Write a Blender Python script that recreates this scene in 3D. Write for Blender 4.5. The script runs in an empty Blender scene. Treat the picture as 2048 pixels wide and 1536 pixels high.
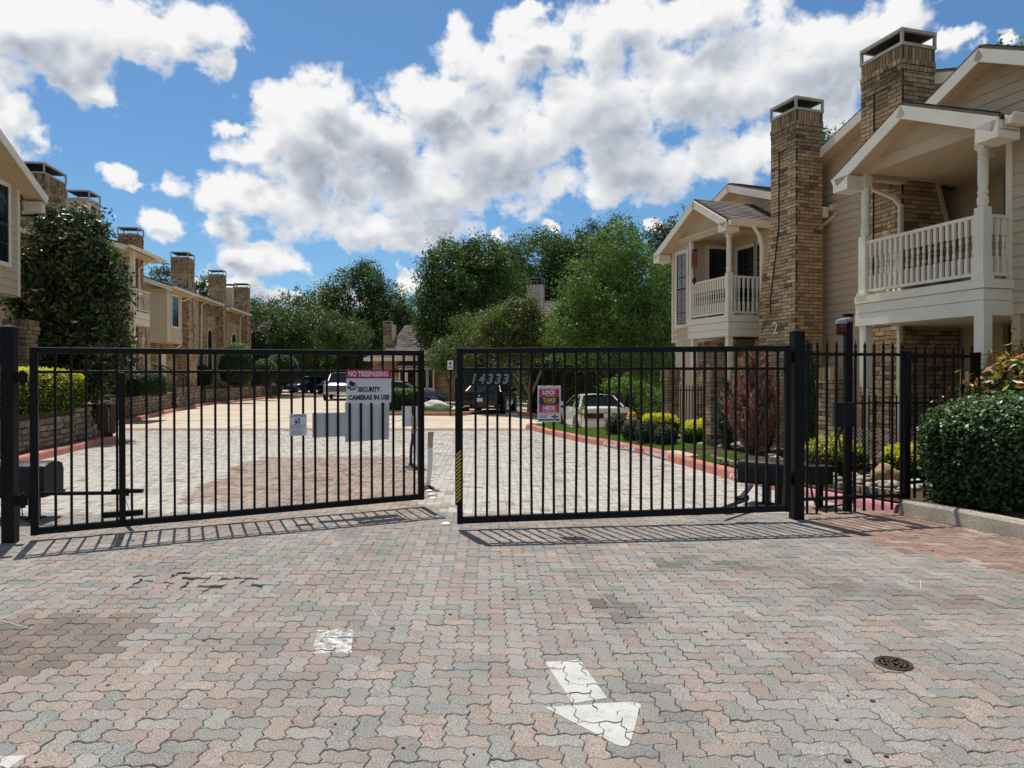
import bpy, math, random
import numpy as np
from mathutils import Vector, Matrix

SC = bpy.context.scene
COL = SC.collection
R = math.radians
random.seed(11)
rng = np.random.default_rng(11)

# ------------------------------------------------------------------ camera
cam_d = bpy.data.cameras.new("camera")
cam_d.sensor_width = 36.0
cam_d.lens = 24.96
cam_d.clip_start = 0.05
cam_d.clip_end = 2000
cam = bpy.data.objects.new("camera", cam_d)
COL.objects.link(cam)
cam.location = (0, 0, 1.6)
cam.rotation_euler = (R(90 - 0.52), 0, 0)
SC.camera = cam

# ------------------------------------------------------------------ light
SUN_DIR = Vector((-0.335, 0.73, 1.92)).normalized()
sun_d = bpy.data.lights.new("sun", 'SUN')
sun_d.energy = 3.9
sun_d.angle = R(0.53)
sun_d.color = (1.0, 0.955, 0.88)
sun = bpy.data.objects.new("sun", sun_d)
COL.objects.link(sun)
sun.location = (-20, 40, 100)
sun.rotation_euler = (-SUN_DIR).to_track_quat('-Z', 'Y').to_euler()

SC.view_settings.view_transform = 'Standard'
SC.view_settings.look = 'None'
SC.view_settings.exposure = 0.56
SC.view_settings.gamma = 1.0
SC.view_settings.use_curve_mapping = False

# ------------------------------------------------------------------ sky and clouds
W = bpy.data.worlds.new("World")
SC.world = W
W.use_nodes = True
nt = W.node_tree
nt.nodes.clear()


def nn(tree, typ, **kw):
    n = tree.nodes.new(typ)
    for k, v in kw.items():
        setattr(n, k, v)
    return n


def math_node(tree, op, a, b=None, c=None, clamp=False):
    n = tree.nodes.new('ShaderNodeMath')
    n.operation = op
    n.use_clamp = clamp
    for i, x in enumerate((a, b, c)):
        if x is None:
            continue
        if isinstance(x, (int, float)):
            n.inputs[i].default_value = x
        else:
            tree.links.new(x, n.inputs[i])
    return n.outputs[0]


def vmath(tree, op, a, b=None, c=None):
    n = tree.nodes.new('ShaderNodeVectorMath')
    n.operation = op
    for i, x in enumerate((a, b, c)):
        if x is None:
            continue
        if isinstance(x, (tuple, list)):
            n.inputs[i].default_value = x
        else:
            tree.links.new(x, n.inputs[i])
    return n.outputs['Value'] if op in ('LENGTH', 'DOT_PRODUCT', 'DISTANCE') else n.outputs[0]


# cumulus banks: azimuth, elevation and half sizes in degrees
CLOUDS = [(-34.2,22.6,5.2,3.1),(-30.1,22.9,5.7,2.7),(-26.0,23.7,4.2,2.1),(-23.0,23.9,2.7,1.9),(-22.2,22.2,1.7,1.4),(-32.5,20.1,4.6,2.1),(-30.1,19.1,1.8,0.7),(-26.6,21.9,0.8,0.7),(-39.6,19.6,4.8,3.9),(-35.0,16.4,2.0,1.8),(-33.5,16.0,1.1,1.4),(-35.5,14.8,1.9,1.5),(-37.9,14.8,2.3,2.1),(-29.3,13.7,1.7,0.8),(-28.0,13.2,1.1,0.4),(-21.5,17.9,1.9,0.9),(-19.5,16.8,2.9,2.1),(-16.6,18.5,4.8,3.8),(-14.6,21.1,3.4,2.2),(-15.1,16.1,6.4,3.4),(-10.5,18.2,5.9,4.1),(-6.6,21.2,4.2,2.5),(-2.6,23.1,4.4,3.2),(1.5,24.9,4.4,2.7),(1.5,26.9,2.2,1.0),(-1.0,17.8,9.7,4.9),(-5.8,14.5,8.0,3.2),(7.1,20.5,8.7,6.0),(8.6,26.1,5.9,2.7),(15.6,21.0,9.0,5.1),(14.8,26.3,7.5,2.4),(22.8,22.1,7.5,4.2),(27.4,23.8,4.1,2.1),(18.5,16.7,6.2,2.5),(9.4,15.9,7.5,2.5),(22.1,18.6,5.2,3.4),(31.1,21.9,2.7,0.8),(34.8,21.5,0.8,0.6),(-22.7,13.5,2.4,1.8),(-19.5,13.3,4.5,2.2),(-15.1,12.8,5.8,2.2),(-10.5,11.9,5.3,2.1),(-9.0,10.8,3.7,1.2),(-26.0,11.1,1.9,1.0),(-22.4,11.1,2.6,1.5),(-5.4,12.1,3.4,1.7),(-20.3,8.8,4.1,1.6),(-17.7,9.0,1.8,1.0),(-21.3,6.7,3.2,1.4),(-17.7,6.2,3.3,1.1),(-8.3,7.7,1.3,1.1),(-13.2,6.1,4.6,0.9),(-1.0,11.3,1.0,0.6),(3.1,11.9,1.1,0.5),(11.5,11.6,1.0,0.7)]


def cloud_group(detail=9, warp=5, fscale=0.40, famp=1.7, puff=3):
    """azimuth/elevation in degrees -> how thick the cloud is there."""
    g = bpy.data.node_groups.new("cloud_density", 'ShaderNodeTree')
    g.interface.new_socket("Angles", in_out='INPUT', socket_type='NodeSocketVector')
    g.interface.new_socket("Density", in_out='OUTPUT', socket_type='NodeSocketFloat')
    gi = g.nodes.new('NodeGroupInput')
    go = g.nodes.new('NodeGroupOutput')
    q0 = gi.outputs[0]
    w1 = nn(g, 'ShaderNodeTexNoise')
    w1.inputs['Scale'].default_value = 0.32
    w1.inputs['Detail'].default_value = warp
    w1.inputs['Roughness'].default_value = 0.62
    g.links.new(q0, w1.inputs['Vector'])
    wv = vmath(g, 'SUBTRACT', w1.outputs['Color'], (0.5, 0.5, 0.5))
    wv = vmath(g, 'MULTIPLY', wv, (4.2, 3.2, 0.0))
    q = vmath(g, 'ADD', q0, wv)
    acc = None
    for az, el, ra, re in CLOUDS:
        v = vmath(g, 'MULTIPLY_ADD', q, (1 / ra, 1 / re, 0), (-az / ra, -el / re, 0))
        l = vmath(g, 'LENGTH', v)
        if acc is None:
            acc = l
        else:
            n = g.nodes.new('ShaderNodeMath')
            n.operation = 'SMOOTH_MIN'
            g.links.new(acc, n.inputs[0])
            g.links.new(l, n.inputs[1])
            n.inputs[2].default_value = 0.22
            acc = n.outputs[0]
    base = math_node(g, 'SUBTRACT', 1.0, acc)
    base = math_node(g, 'MAXIMUM', base, -0.6)
    # scattered cloud over the rest of the sky
    s = nn(g, 'ShaderNodeTexNoise')
    s.inputs['Scale'].default_value = 0.06
    s.inputs['Detail'].default_value = 3
    g.links.new(q0, s.inputs['Vector'])
    sep = nn(g, 'ShaderNodeSeparateXYZ')
    g.links.new(q0, sep.inputs[0])
    aabs = math_node(g, 'ABSOLUTE', sep.outputs[0])
    out_az = math_node(g, 'SUBTRACT', aabs, 44.0)
    out_el = math_node(g, 'SUBTRACT', sep.outputs[1], 31.0)
    outm = math_node(g, 'MAXIMUM', out_az, out_el)
    outm = math_node(g, 'MULTIPLY', outm, 0.15, clamp=True)
    sb = math_node(g, 'MULTIPLY_ADD', s.outputs[0], 3.4, -1.72)
    sb = math_node(g, 'ADD', sb, math_node(g, 'MULTIPLY_ADD', outm, 3.0, -3.0))
    base = math_node(g, 'MAXIMUM', base, sb)
    f = nn(g, 'ShaderNodeTexNoise')
    f.inputs['Scale'].default_value = fscale
    f.inputs['Detail'].default_value = detail
    f.inputs['Roughness'].default_value = 0.58
    f.inputs['Distortion'].default_value = 0.15
    fv = vmath(g, 'MULTIPLY', q0, (0.8, 1.15, 1.0))
    g.links.new(fv, f.inputs['Vector'])
    fb = math_node(g, 'MULTIPLY_ADD', f.outputs[0], famp, -famp * 0.476)
    if puff:     # rounded heads
        v = nn(g, 'ShaderNodeTexVoronoi', feature='SMOOTH_F1', voronoi_dimensions='2D')
        v.inputs['Scale'].default_value = 0.30
        v.inputs['Detail'].default_value = puff
        v.inputs['Roughness'].default_value = 0.55
        v.inputs['Smoothness'].default_value = 0.45
        wq = vmath(g, 'MULTIPLY_ADD', f.outputs['Color'], (1.6, 1.6, 0.0), q0)
        g.links.new(wq, v.inputs['Vector'])
        fb = math_node(g, 'ADD', fb, math_node(g, 'MULTIPLY_ADD', v.outputs['Distance'], -0.85, 0.70))
    d = math_node(g, 'MULTIPLY_ADD', base, 1.25, fb)
    g.links.new(d, go.inputs[0])
    return g


tc = nn(nt, 'ShaderNodeTexCoord')
sepd = nn(nt, 'ShaderNodeSeparateXYZ')
nt.links.new(tc.outputs['Generated'], sepd.inputs[0])
az = math_node(nt, 'MULTIPLY', math_node(nt, 'ARCTAN2', sepd.outputs[0], sepd.outputs[1]), 57.29578)
el = math_node(nt, 'MULTIPLY', math_node(nt, 'ARCSINE', sepd.outputs[2]), 57.29578)
comb = nn(nt, 'ShaderNodeCombineXYZ')
nt.links.new(az, comb.inputs[0])
nt.links.new(el, comb.inputs[1])
CG = cloud_group()
CG_MID = cloud_group(3, 3, 0.40, 1.0, 1)
CG_SOFT = cloud_group(1.0, 2, 0.16, 1.3, 0)


def dens(off, grp=None):
    v = vmath(nt, 'ADD', comb.outputs[0], (off[0], off[1], 0)) if off != (0, 0) else comb.outputs[0]
    n = nt.nodes.new('ShaderNodeGroup')
    n.node_tree = grp or CG
    nt.links.new(v, n.inputs[0])
    return n.outputs[0]


d0 = dens((0, 0))
m0 = dens((0, 0), CG_MID)
m1 = dens((-0.35, 1.0), CG_MID)
d2 = dens((-0.7, 2.6), CG_SOFT)


def maprange(tree, x, a, b, c, d, smooth=True):
    n = tree.nodes.new('ShaderNodeMapRange')
    n.interpolation_type = 'SMOOTHSTEP' if smooth else 'LINEAR'
    tree.links.new(x, n.inputs[0])
    for i, val in enumerate((a, b, c, d)):
        n.inputs[1 + i].default_value = val
    return n.outputs[0]


alpha = maprange(nt, d0, -0.06, 0.62, 0.0, 1.0)
hor = maprange(nt, el, 0.0, 2.0, 0.0, 1.0)
alpha = math_node(nt, 'MULTIPLY', alpha, hor)
body = maprange(nt, d2, 0.1, 1.45, 0.0, 1.0)
thick = maprange(nt, d0, 0.05, 0.95, 0.0, 1.0)
body = math_node(nt, 'MULTIPLY', body, thick)
relief = math_node(nt, 'MULTIPLY', math_node(nt, 'SUBTRACT', m0, m1), 0.27)
lum = math_node(nt, 'MULTIPLY_ADD', body, -0.60, 0.98)
lum = math_node(nt, 'ADD', lum, relief)
lum = math_node(nt, 'MAXIMUM', math_node(nt, 'MINIMUM', lum, 1.08), 0.3)
cr = nn(nt, 'ShaderNodeValToRGB')
cr.color_ramp.elements[0].position = 0.3
cr.color_ramp.elements[0].color = (0.35, 0.39, 0.46, 1)
cr.color_ramp.elements[1].position = 1.0
cr.color_ramp.elements[1].color = (1.0, 1.0, 1.0, 1)
e = cr.color_ramp.elements.new(0.65)
e.color = (0.595, 0.635, 0.71, 1)
nt.links.new(lum, cr.inputs[0])
sky = nn(nt, 'ShaderNodeTexSky', sky_type='NISHITA', sun_disc=False)
sky.sun_elevation = math.asin(SUN_DIR.z)
sky.sun_rotation = math.atan2(SUN_DIR.x, SUN_DIR.y)
sky.altitude = 150
sky.air_density = 1.0
sky.dust_density = 0.6
sky.ozone_density = 3.0
cm = nn(nt, 'ShaderNodeVectorMath', operation='SCALE')
cm.inputs['Scale'].default_value = 8.4
nt.links.new(cr.outputs[0], cm.inputs[0])
mixs = nn(nt, 'ShaderNodeMix', data_type='RGBA')
nt.links.new(alpha, mixs.inputs['Factor'])
skc = vmath(nt, 'MULTIPLY', sky.outputs[0], (0.60, 0.86, 1.0))
nt.links.new(skc, mixs.inputs[6])
nt.links.new(cm.outputs[0], mixs.inputs[7])
bg = nn(nt, 'ShaderNodeBackground')
bg.inputs['Strength'].default_value = 0.075
nt.links.new(mixs.outputs[2], bg.inputs['Color'])
wo = nn(nt, 'ShaderNodeOutputWorld')
nt.links.new(bg.outputs[0], wo.inputs['Surface'])
W.cycles.sampling_method = 'MANUAL'
W.cycles.sample_map_resolution = 512

# ------------------------------------------------------------------ materials


def mat(name, color, rough=0.8, var=0.25, scale=6.0, fine=40.0, finevar=0.15, bump=0.0, bscale=None, metal=0.0,
        attr=False, spec=0.4, dirt=None, coat=0.0, objspace=False, tint=None):
    m = bpy.data.materials.new(name)
    m.use_nodes = True
    t = m.node_tree
    b = t.nodes['Principled BSDF']
    b.inputs['Roughness'].default_value = rough
    b.inputs['Metallic'].default_value = metal
    b.inputs['Specular IOR Level'].default_value = spec
    b.inputs['Coat Weight'].default_value = coat
    if objspace:
        geo = nn(t, 'ShaderNodeTexCoord').outputs['Object']
    else:
        geo = nn(t, 'ShaderNodeNewGeometry').outputs['Position']
    if attr:
        a = nn(t, 'ShaderNodeAttribute', attribute_name='Col')
        src = a.outputs['Color']
    else:
        rgb = nn(t, 'ShaderNodeRGB')
        rgb.outputs[0].default_value = (*color, 1)
        src = rgb.outputs[0]
    fac = None
    if var:
        n1 = nn(t, 'ShaderNodeTexNoise')
        n1.inputs['Scale'].default_value = scale
        n1.inputs['Detail'].default_value = 5
        n1.inputs['Roughness'].default_value = 0.65
        t.links.new(geo, n1.inputs['Vector'])
        fac = maprange(t, n1.outputs[0], 0.3, 0.7, 1 - var, 1 + var * 0.6, smooth=False)
    if finevar:
        n2 = nn(t, 'ShaderNodeTexNoise')
        n2.inputs['Scale'].default_value = fine
        n2.inputs['Detail'].default_value = 3
        t.links.new(geo, n2.inputs['Vector'])
        f2 = maprange(t, n2.outputs[0], 0.3, 0.7, 1 - finevar, 1 + finevar, smooth=False)
        fac = f2 if fac is None else math_node(t, 'MULTIPLY', fac, f2)
    if fac is not None:
        sc = nn(t, 'ShaderNodeVectorMath', operation='SCALE')
        t.links.new(src, sc.inputs[0])
        t.links.new(fac, sc.inputs['Scale'])
        src = sc.outputs[0]
    if tint:
        n5 = nn(t, 'ShaderNodeTexNoise')
        n5.inputs['Scale'].default_value = tint
        n5.inputs['Detail'].default_value = 2
        t.links.new(geo, n5.inputs['Vector'])
        rp = nn(t, 'ShaderNodeValToRGB')
        rp.color_ramp.elements[0].position, rp.color_ramp.elements[1].position = 0.36, 0.64
        rp.color_ramp.elements[0].color = (0.965, 1.0, 1.012, 1)
        rp.color_ramp.elements[1].color = (1.035, 0.995, 0.972, 1)
        t.links.new(n5.outputs[0], rp.inputs[0])
        src = vmath(t, 'MULTIPLY', src, rp.outputs[0])
    if dirt:
        dcol, dscale, lo, hi = dirt
        n3 = nn(t, 'ShaderNodeTexNoise')
        n3.inputs['Scale'].default_value = dscale
        n3.inputs['Detail'].default_value = 7
        n3.inputs['Roughness'].default_value = 0.7
        t.links.new(geo, n3.inputs['Vector'])
        mk = maprange(t, n3.outputs[0], lo, hi, 0, 1)
        mx = nn(t, 'ShaderNodeMix', data_type='RGBA')
        t.links.new(mk, mx.inputs['Factor'])
        t.links.new(src, mx.inputs[6])
        mx.inputs[7].default_value = (*dcol, 1)
        src = mx.outputs[2]
    t.links.new(src, b.inputs['Base Color'])
    if bump:
        n4 = nn(t, 'ShaderNodeTexNoise')
        n4.inputs['Scale'].default_value = bscale or fine
        n4.inputs['Detail'].default_value = 4
        t.links.new(geo, n4.inputs['Vector'])
        bp = nn(t, 'ShaderNodeBump')
        bp.inputs['Strength'].default_value = bump
        bp.inputs['Distance'].default_value = 0.01
        t.links.new(n4.outputs[0], bp.inputs['Height'])
        t.links.new(bp.outputs[0], b.inputs['Normal'])
    return m


def leaf_mat(name, trans=0.35, gloss=0.25, rough=0.5):
    m = bpy.data.materials.new(name)
    m.use_nodes = True
    t = m.node_tree
    t.nodes.clear()
    a = nn(t, 'ShaderNodeAttribute', attribute_name='Col')
    p = nn(t, 'ShaderNodeBsdfPrincipled')
    p.inputs['Roughness'].default_value = rough
    p.inputs['Specular IOR Level'].default_value = gloss
    t.links.new(a.outputs['Color'], p.inputs['Base Color'])
    tr = nn(t, 'ShaderNodeBsdfTranslucent')
    hs = nn(t, 'ShaderNodeVectorMath', operation='MULTIPLY')
    t.links.new(a.outputs['Color'], hs.inputs[0])
    hs.inputs[1].default_value = (1.35, 1.5, 0.6)
    t.links.new(hs.outputs[0], tr.inputs['Color'])
    mx = nn(t, 'ShaderNodeMixShader')
    mx.inputs[0].default_value = trans
    t.links.new(p.outputs[0], mx.inputs[1])
    t.links.new(tr.outputs[0], mx.inputs[2])
    o = nn(t, 'ShaderNodeOutputMaterial')
    t.links.new(mx.outputs[0], o.inputs['Surface'])
    return m


def glass_mat(name, col=(0.012, 0.014, 0.017), rough=0.06):
    m = mat(name, col, rough=rough, var=0, finevar=0, spec=0.4)
    return m


M = {}
M['paver'] = mat('paver', None, rough=0.92, var=0.14, scale=2.2, fine=170, finevar=0.6, bump=0.45, bscale=170, attr=True, spec=0.15, tint=6.5,
                 dirt=((0.125, 0.11, 0.095), 0.85, 0.55, 0.88))
M['joint_sand'] = mat('joint_sand', (0.035, 0.03, 0.025), rough=1, var=0.4, scale=5, spec=0.05)
M['concrete'] = mat('concrete', (0.46, 0.385, 0.295), rough=0.9, var=0.22, scale=0.8, fine=14, finevar=0.10, bump=0.15, spec=0.15,
                    dirt=((0.2, 0.175, 0.14), 0.5, 0.55, 0.8))
M['kerb_concrete'] = mat('kerb_concrete', (0.37, 0.32, 0.255), rough=0.9, var=0.3, scale=3, fine=50, finevar=0.2, bump=0.3, spec=0.15,
                         dirt=((0.16, 0.13, 0.1), 2.0, 0.55, 0.75))
M['kerb_red'] = mat('kerb_red', (0.46, 0.175, 0.135), rough=0.8, var=0.25, scale=4, fine=60, finevar=0.2, bump=0.3, spec=0.2,
                    dirt=((0.45, 0.35, 0.29), 3.2, 0.58, 0.70))
M['kerb_pink'] = mat('kerb_pink', (0.48, 0.20, 0.235), rough=0.8, var=0.25, scale=4, fine=60, finevar=0.2, bump=0.2, spec=0.2,
                     dirt=((0.45, 0.35, 0.29), 3.2, 0.62, 0.74))
M['ground'] = mat('ground', (0.10, 0.085, 0.05), rough=1, var=0.3, scale=0.6, spec=0.05)
M['soil'] = mat('soil', (0.075, 0.05, 0.032), rough=1, var=0.35, scale=4, spec=0.05, bump=0.5, bscale=30)
M['lawn_soil'] = mat('lawn_soil', (0.085, 0.115, 0.035), rough=1, var=0.3, scale=3, spec=0.05)
M['brick'] = mat('brick', None, rough=0.9, var=0.22, scale=9, fine=70, finevar=0.18, bump=0.3, bscale=90, attr=True, spec=0.15,
                 dirt=((0.055, 0.04, 0.03), 1.7, 0.62, 0.78))
M['mortar'] = mat('mortar', (0.07, 0.053, 0.04), rough=1, var=0.25, scale=6, spec=0.05)
M['stone'] = mat('stone', None, rough=0.92, var=0.3, scale=7, fine=45, finevar=0.2, bump=0.6, bscale=30, attr=True, spec=0.15,
                 dirt=((0.05, 0.042, 0.033), 2.2, 0.58, 0.74))
M['siding'] = mat('siding', (0.61, 0.475, 0.32), rough=0.65, var=0.09, scale=1.5, fine=60, finevar=0.04, spec=0.3,
                  dirt=((0.42, 0.32, 0.22), 1.4, 0.56, 0.9))
M['siding_left'] = mat('siding_left', (0.56, 0.43, 0.29), rough=0.65, var=0.09, scale=1.5, fine=60, finevar=0.03, spec=0.3)
M['trim'] = mat('trim', (0.76, 0.66, 0.50), rough=0.6, var=0.08, scale=2.5, fine=40, finevar=0.03, spec=0.3,
                dirt=((0.32, 0.27, 0.2), 2.0, 0.66, 0.85))
M['white_trim'] = mat('white_trim', (0.84, 0.76, 0.60), rough=0.6, var=0.08, scale=2.5, fine=40, finevar=0.03, spec=0.3)
M['soffit'] = mat('soffit', (0.66, 0.51, 0.34), rough=0.7, var=0.05, spec=0.2)
M['shingle'] = mat('shingle', None, rough=0.95, var=0.15, scale=4, fine=55, finevar=0.25, bump=0.4, attr=True, spec=0.1)
M['black_metal'] = mat('black_metal', (0.0065, 0.0065, 0.0075), rough=0.45, var=0.25, scale=5, fine=80, finevar=0.1, bump=0.08, spec=0.16)
M['black_post'] = mat('black_post', (0.0065, 0.0065, 0.0075), rough=0.45, var=0.3, scale=4, fine=60, finevar=0.1, bump=0.1, spec=0.16,
                      dirt=((0.022, 0.022, 0.024), 2.4, 0.64, 0.82))
M['black_plastic'] = mat('black_plastic', (0.012, 0.012, 0.0135), rough=0.5, var=0.2, scale=4, finevar=0.05, spec=0.25)
M['steel'] = mat('steel', (0.22, 0.22, 0.22), rough=0.4, var=0.3, scale=8, metal=0.8)
M['galv'] = mat('galvanised', (0.36, 0.36, 0.37), rough=0.45, var=0.15, scale=8, metal=0.5)
M['sign_white'] = mat('sign_white', (0.62, 0.64, 0.67), rough=0.45, var=0.06, scale=3, finevar=0)
M['sign_grey'] = mat('sign_grey', (0.56, 0.57, 0.585), rough=0.5, var=0.08, scale=4, finevar=0.02)
M['sign_red'] = mat('sign_red', (0.42, 0.012, 0.045), rough=0.45, var=0.05, scale=4, finevar=0)
M['sign_crimson'] = mat('sign_crimson', (0.48, 0.02, 0.075), rough=0.45, var=0.05, scale=4, finevar=0)
M['sign_yellow'] = mat('sign_yellow', (0.62, 0.36, 0.06), rough=0.5, var=0.1, scale=8, finevar=0)
M['sign_black'] = mat('sign_black', (0.02, 0.02, 0.022), rough=0.5, var=0.05, finevar=0)
M['white_paint'] = mat('white_paint', (0.43, 0.425, 0.40), rough=0.9, var=0.12, scale=6, fine=120, finevar=0.12, bump=0.25, bscale=160, spec=0.15,
                       dirt=((0.27, 0.25, 0.225), 11.0, 0.52, 0.72))
M['white_plastic'] = mat('white_plastic', (0.74, 0.74, 0.72), rough=0.5, var=0.12, scale=9, finevar=0.04)
M['chalk'] = mat('chalk', (0.45, 0.45, 0.43), rough=0.95, var=0.2, scale=15)
M['rust'] = mat('rust', (0.078, 0.049, 0.037), rough=0.8, var=0.4, scale=14, fine=120, finevar=0.3, bump=0.4, metal=0.2)
M['rubber'] = mat('rubber', (0.016, 0.016, 0.017), rough=0.75, var=0.1)
M['glass'] = glass_mat('glass')
M['blind'] = mat('blind', (0.45, 0.43, 0.38), rough=0.8, var=0.05)
M['car_glass'] = mat('car_glass', (0.008, 0.011, 0.014), rough=0.05, var=0, finevar=0, spec=0.12)
M['silver_paint'] = mat('silver_paint', (0.36, 0.36, 0.36), rough=0.32, var=0, finevar=0, metal=0.5, coat=0.6)
M['white_car_paint'] = mat('white_car_paint', (0.62, 0.61, 0.55), rough=0.3, var=0.03, finevar=0, coat=0.7)
M['black_car_paint'] = mat('black_car_paint', (0.006, 0.0065, 0.008), rough=0.25, var=0, finevar=0, coat=0.25, spec=0.3)
M['blue_car_paint'] = mat('blue_car_paint', (0.012, 0.022, 0.048), rough=0.22, var=0, finevar=0, coat=0.8, spec=0.6)
M['chrome'] = mat('chrome', (0.6, 0.6, 0.6), rough=0.18, var=0, finevar=0, metal=1.0)
M['tail_red'] = mat('tail_red', (0.05, 0.003, 0.006), rough=0.15, var=0, finevar=0, spec=0.6)
M['lamp_clear'] = mat('lamp_clear', (0.55, 0.56, 0.58), rough=0.12, var=0, finevar=0, spec=0.7)
M['bark'] = mat('bark', (0.12, 0.09, 0.065), rough=0.95, var=0.4, scale=9, fine=40, finevar=0.25, bump=0.8, bscale=22, spec=0.1)
M['pale_bark'] = mat('pale_bark', (0.23, 0.17, 0.12), rough=0.9, var=0.35, scale=9, fine=40, finevar=0.2, bump=0.4, bscale=22, spec=0.1)
M['boulder_white'] = mat('boulder_white', (0.55, 0.5, 0.42), rough=0.95, var=0.25, scale=3, fine=30, finevar=0.2, bump=0.8, bscale=9, spec=0.1)
M['boulder_tan'] = mat('boulder_tan', (0.33, 0.22, 0.12), rough=0.95, var=0.35, scale=5, fine=40, finevar=0.25, bump=0.8, bscale=14, spec=0.1)
M['hydrant_yellow'] = mat('hydrant_yellow', (0.6, 0.29, 0.02), rough=0.45, var=0.2, scale=9)
M['red_lens'] = mat('red_lens', (0.10, 0.004, 0.010), rough=0.18, var=0, finevar=0, spec=0.6)
M['chime_red'] = mat('chime_red', (0.30, 0.05, 0.05), rough=0.4, var=0.1)
M['lamp_white'] = mat('lamp_white', (0.78, 0.76, 0.68), rough=0.35, var=0.1)
M['leaf'] = leaf_mat('leaf')
M['bright_leaf'] = leaf_mat('bright_leaf', trans=0.55, gloss=0.2)
M['waxy_leaf'] = leaf_mat('waxy_leaf', trans=0.2, gloss=0.35, rough=0.42)
M['needle'] = leaf_mat('needle', trans=0.2, gloss=0.15, rough=0.7)
M['stone_river'] = mat('stone_river', None, rough=0.85, var=0.25, scale=14, fine=60, finevar=0.1, attr=True, spec=0.2)
M['cushion_dark'] = mat('interior_dark', (0.03, 0.027, 0.024), rough=0.9, var=0.1)

# ------------------------------------------------------------------ mesh helpers


class MB:
    """Collects faces; build() links them as one mesh object."""

    def __init__(self):
        self.v, self.f, self.m, self.c = [], [], [], []
        self.col = (0.5, 0.5, 0.5)
        self.o = Vector((0, 0, 0))
        self.e = (Vector((1, 0, 0)), Vector((0, 1, 0)), Vector((0, 0, 1)))

    def frame(self, o, e1, e2, e3=(0, 0, 1)):
        self.o = Vector(o)
        self.e = (Vector(e1), Vector(e2), Vector(e3))
        return self

    def P(self, p):
        q = self.o + self.e[0] * p[0] + self.e[1] * p[1] + self.e[2] * p[2]
        return (q.x, q.y, q.z)

    def face(self, pts, mi=0, col=None):
        i = len(self.v)
        self.v += [self.P(p) for p in pts]
        self.f.append(tuple(range(i, i + len(pts))))
        self.m.append(mi)
        self.c.append(col or self.col)

    def raw(self, verts, faces, mi=0, col=None):
        i = len(self.v)
        self.v += [self.P(p) for p in verts]
        for f in faces:
            self.f.append(tuple(i + k for k in f))
            self.m.append(mi)
            self.c.append(col or self.col)

    def box(self, x0, y0, z0, x1, y1, z1, mi=0, col=None):
        v = [(x0, y0, z0), (x1, y0, z0), (x1, y1, z0), (x0, y1, z0), (x0, y0, z1), (x1, y0, z1), (x1, y1, z1), (x0, y1, z1)]
        self.raw(v, [(0, 3, 2, 1), (4, 5, 6, 7), (0, 1, 5, 4), (1, 2, 6, 5), (2, 3, 7, 6), (3, 0, 4, 7)], mi, col)

    def cbox(self, c, s, mi=0, col=None):
        self.box(c[0] - s[0] / 2, c[1] - s[1] / 2, c[2] - s[2] / 2, c[0] + s[0] / 2, c[1] + s[1] / 2, c[2] + s[2] / 2, mi, col)

    def tube(self, pts, r, n=8, mi=0, col=None, caps=True, r1=None):
        pts = [Vector(p) for p in pts]
        rings = []
        for k, p in enumerate(pts):
            if k == 0:
                d = pts[1] - pts[0]
            elif k == len(pts) - 1:
                d = pts[-1] - pts[-2]
            else:
                d = (pts[k + 1] - pts[k]).normalized() + (pts[k] - pts[k - 1]).normalized()
            d.normalize()
            a = d.cross(Vector((0, 0, 1)))
            if a.length < 1e-3:
                a = d.cross(Vector((1, 0, 0)))
            a.normalize()
            b = d.cross(a)
            rr = r if r1 is None else r + (r1 - r) * k / (len(pts) - 1)
            rings.append([p + a * (rr * math.cos(2 * math.pi * j / n)) + b * (rr * math.sin(2 * math.pi * j / n)) for j in range(n)])
        v = [q for ring in rings for q in ring]
        f = []
        for k in range(len(pts) - 1):
            for j in range(n):
                f.append((k * n + j, k * n + (j + 1) % n, (k + 1) * n + (j + 1) % n, (k + 1) * n + j))
        if caps:
            f.append(tuple(range(n - 1, -1, -1)))
            f.append(tuple((len(pts) - 1) * n + j for j in range(n)))
        self.raw(v, f, mi, col)

    def lathe(self, c, prof, n=12, mi=0, col=None, square=False):
        v, f = [], []
        off = math.pi / n if square else 0
        k2 = 1 / math.cos(math.pi / n) if square else 1
        for r, z in prof:
            for j in range(n):
                a = 2 * math.pi * j / n + off
                v.append((c[0] + r * k2 * math.cos(a), c[1] + r * k2 * math.sin(a), c[2] + z))
        for k in range(len(prof) - 1):
            for j in range(n):
                f.append((k * n + j, k * n + (j + 1) % n, (k + 1) * n + (j + 1) % n, (k + 1) * n + j))
        f.append(tuple(range(n - 1, -1, -1)))
        f.append(tuple((len(prof) - 1) * n + j for j in range(n)))
        self.raw(v, f, mi, col)

    def mesh(self, name, mats, smooth=False):
        me = bpy.data.meshes.new(name)
        me.from_pydata(self.v, [], self.f)
        for m in mats:
            me.materials.append(m)
        if len(mats) > 1:
            me.polygons.foreach_set('material_index', self.m)
        a = me.attributes.new('Col', 'FLOAT_COLOR', 'FACE')
        arr = np.ones((len(self.f), 4), np.float32)
        arr[:, :3] = np.array(self.c, np.float32).reshape(-1, 3)
        a.data.foreach_set('color', arr.ravel())
        if smooth:
            me.polygons.foreach_set('use_smooth', [True] * len(self.f))
        me.update()
        return me

    def build(self, name, mats, parent=None, smooth=False, bevel=0.0, seg=1, angle=None):
        mats = mats if isinstance(mats, (list, tuple)) else [mats]
        o = link(name, self.mesh(name, mats, smooth), parent)
        if bevel:
            b = o.modifiers.new('bevel', 'BEVEL')
            b.width = bevel
            b.segments = seg
            b.limit_method = 'ANGLE'
            b.angle_limit = R(40)
        if angle:
            smooth_angle(o, angle)
        return o


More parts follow.
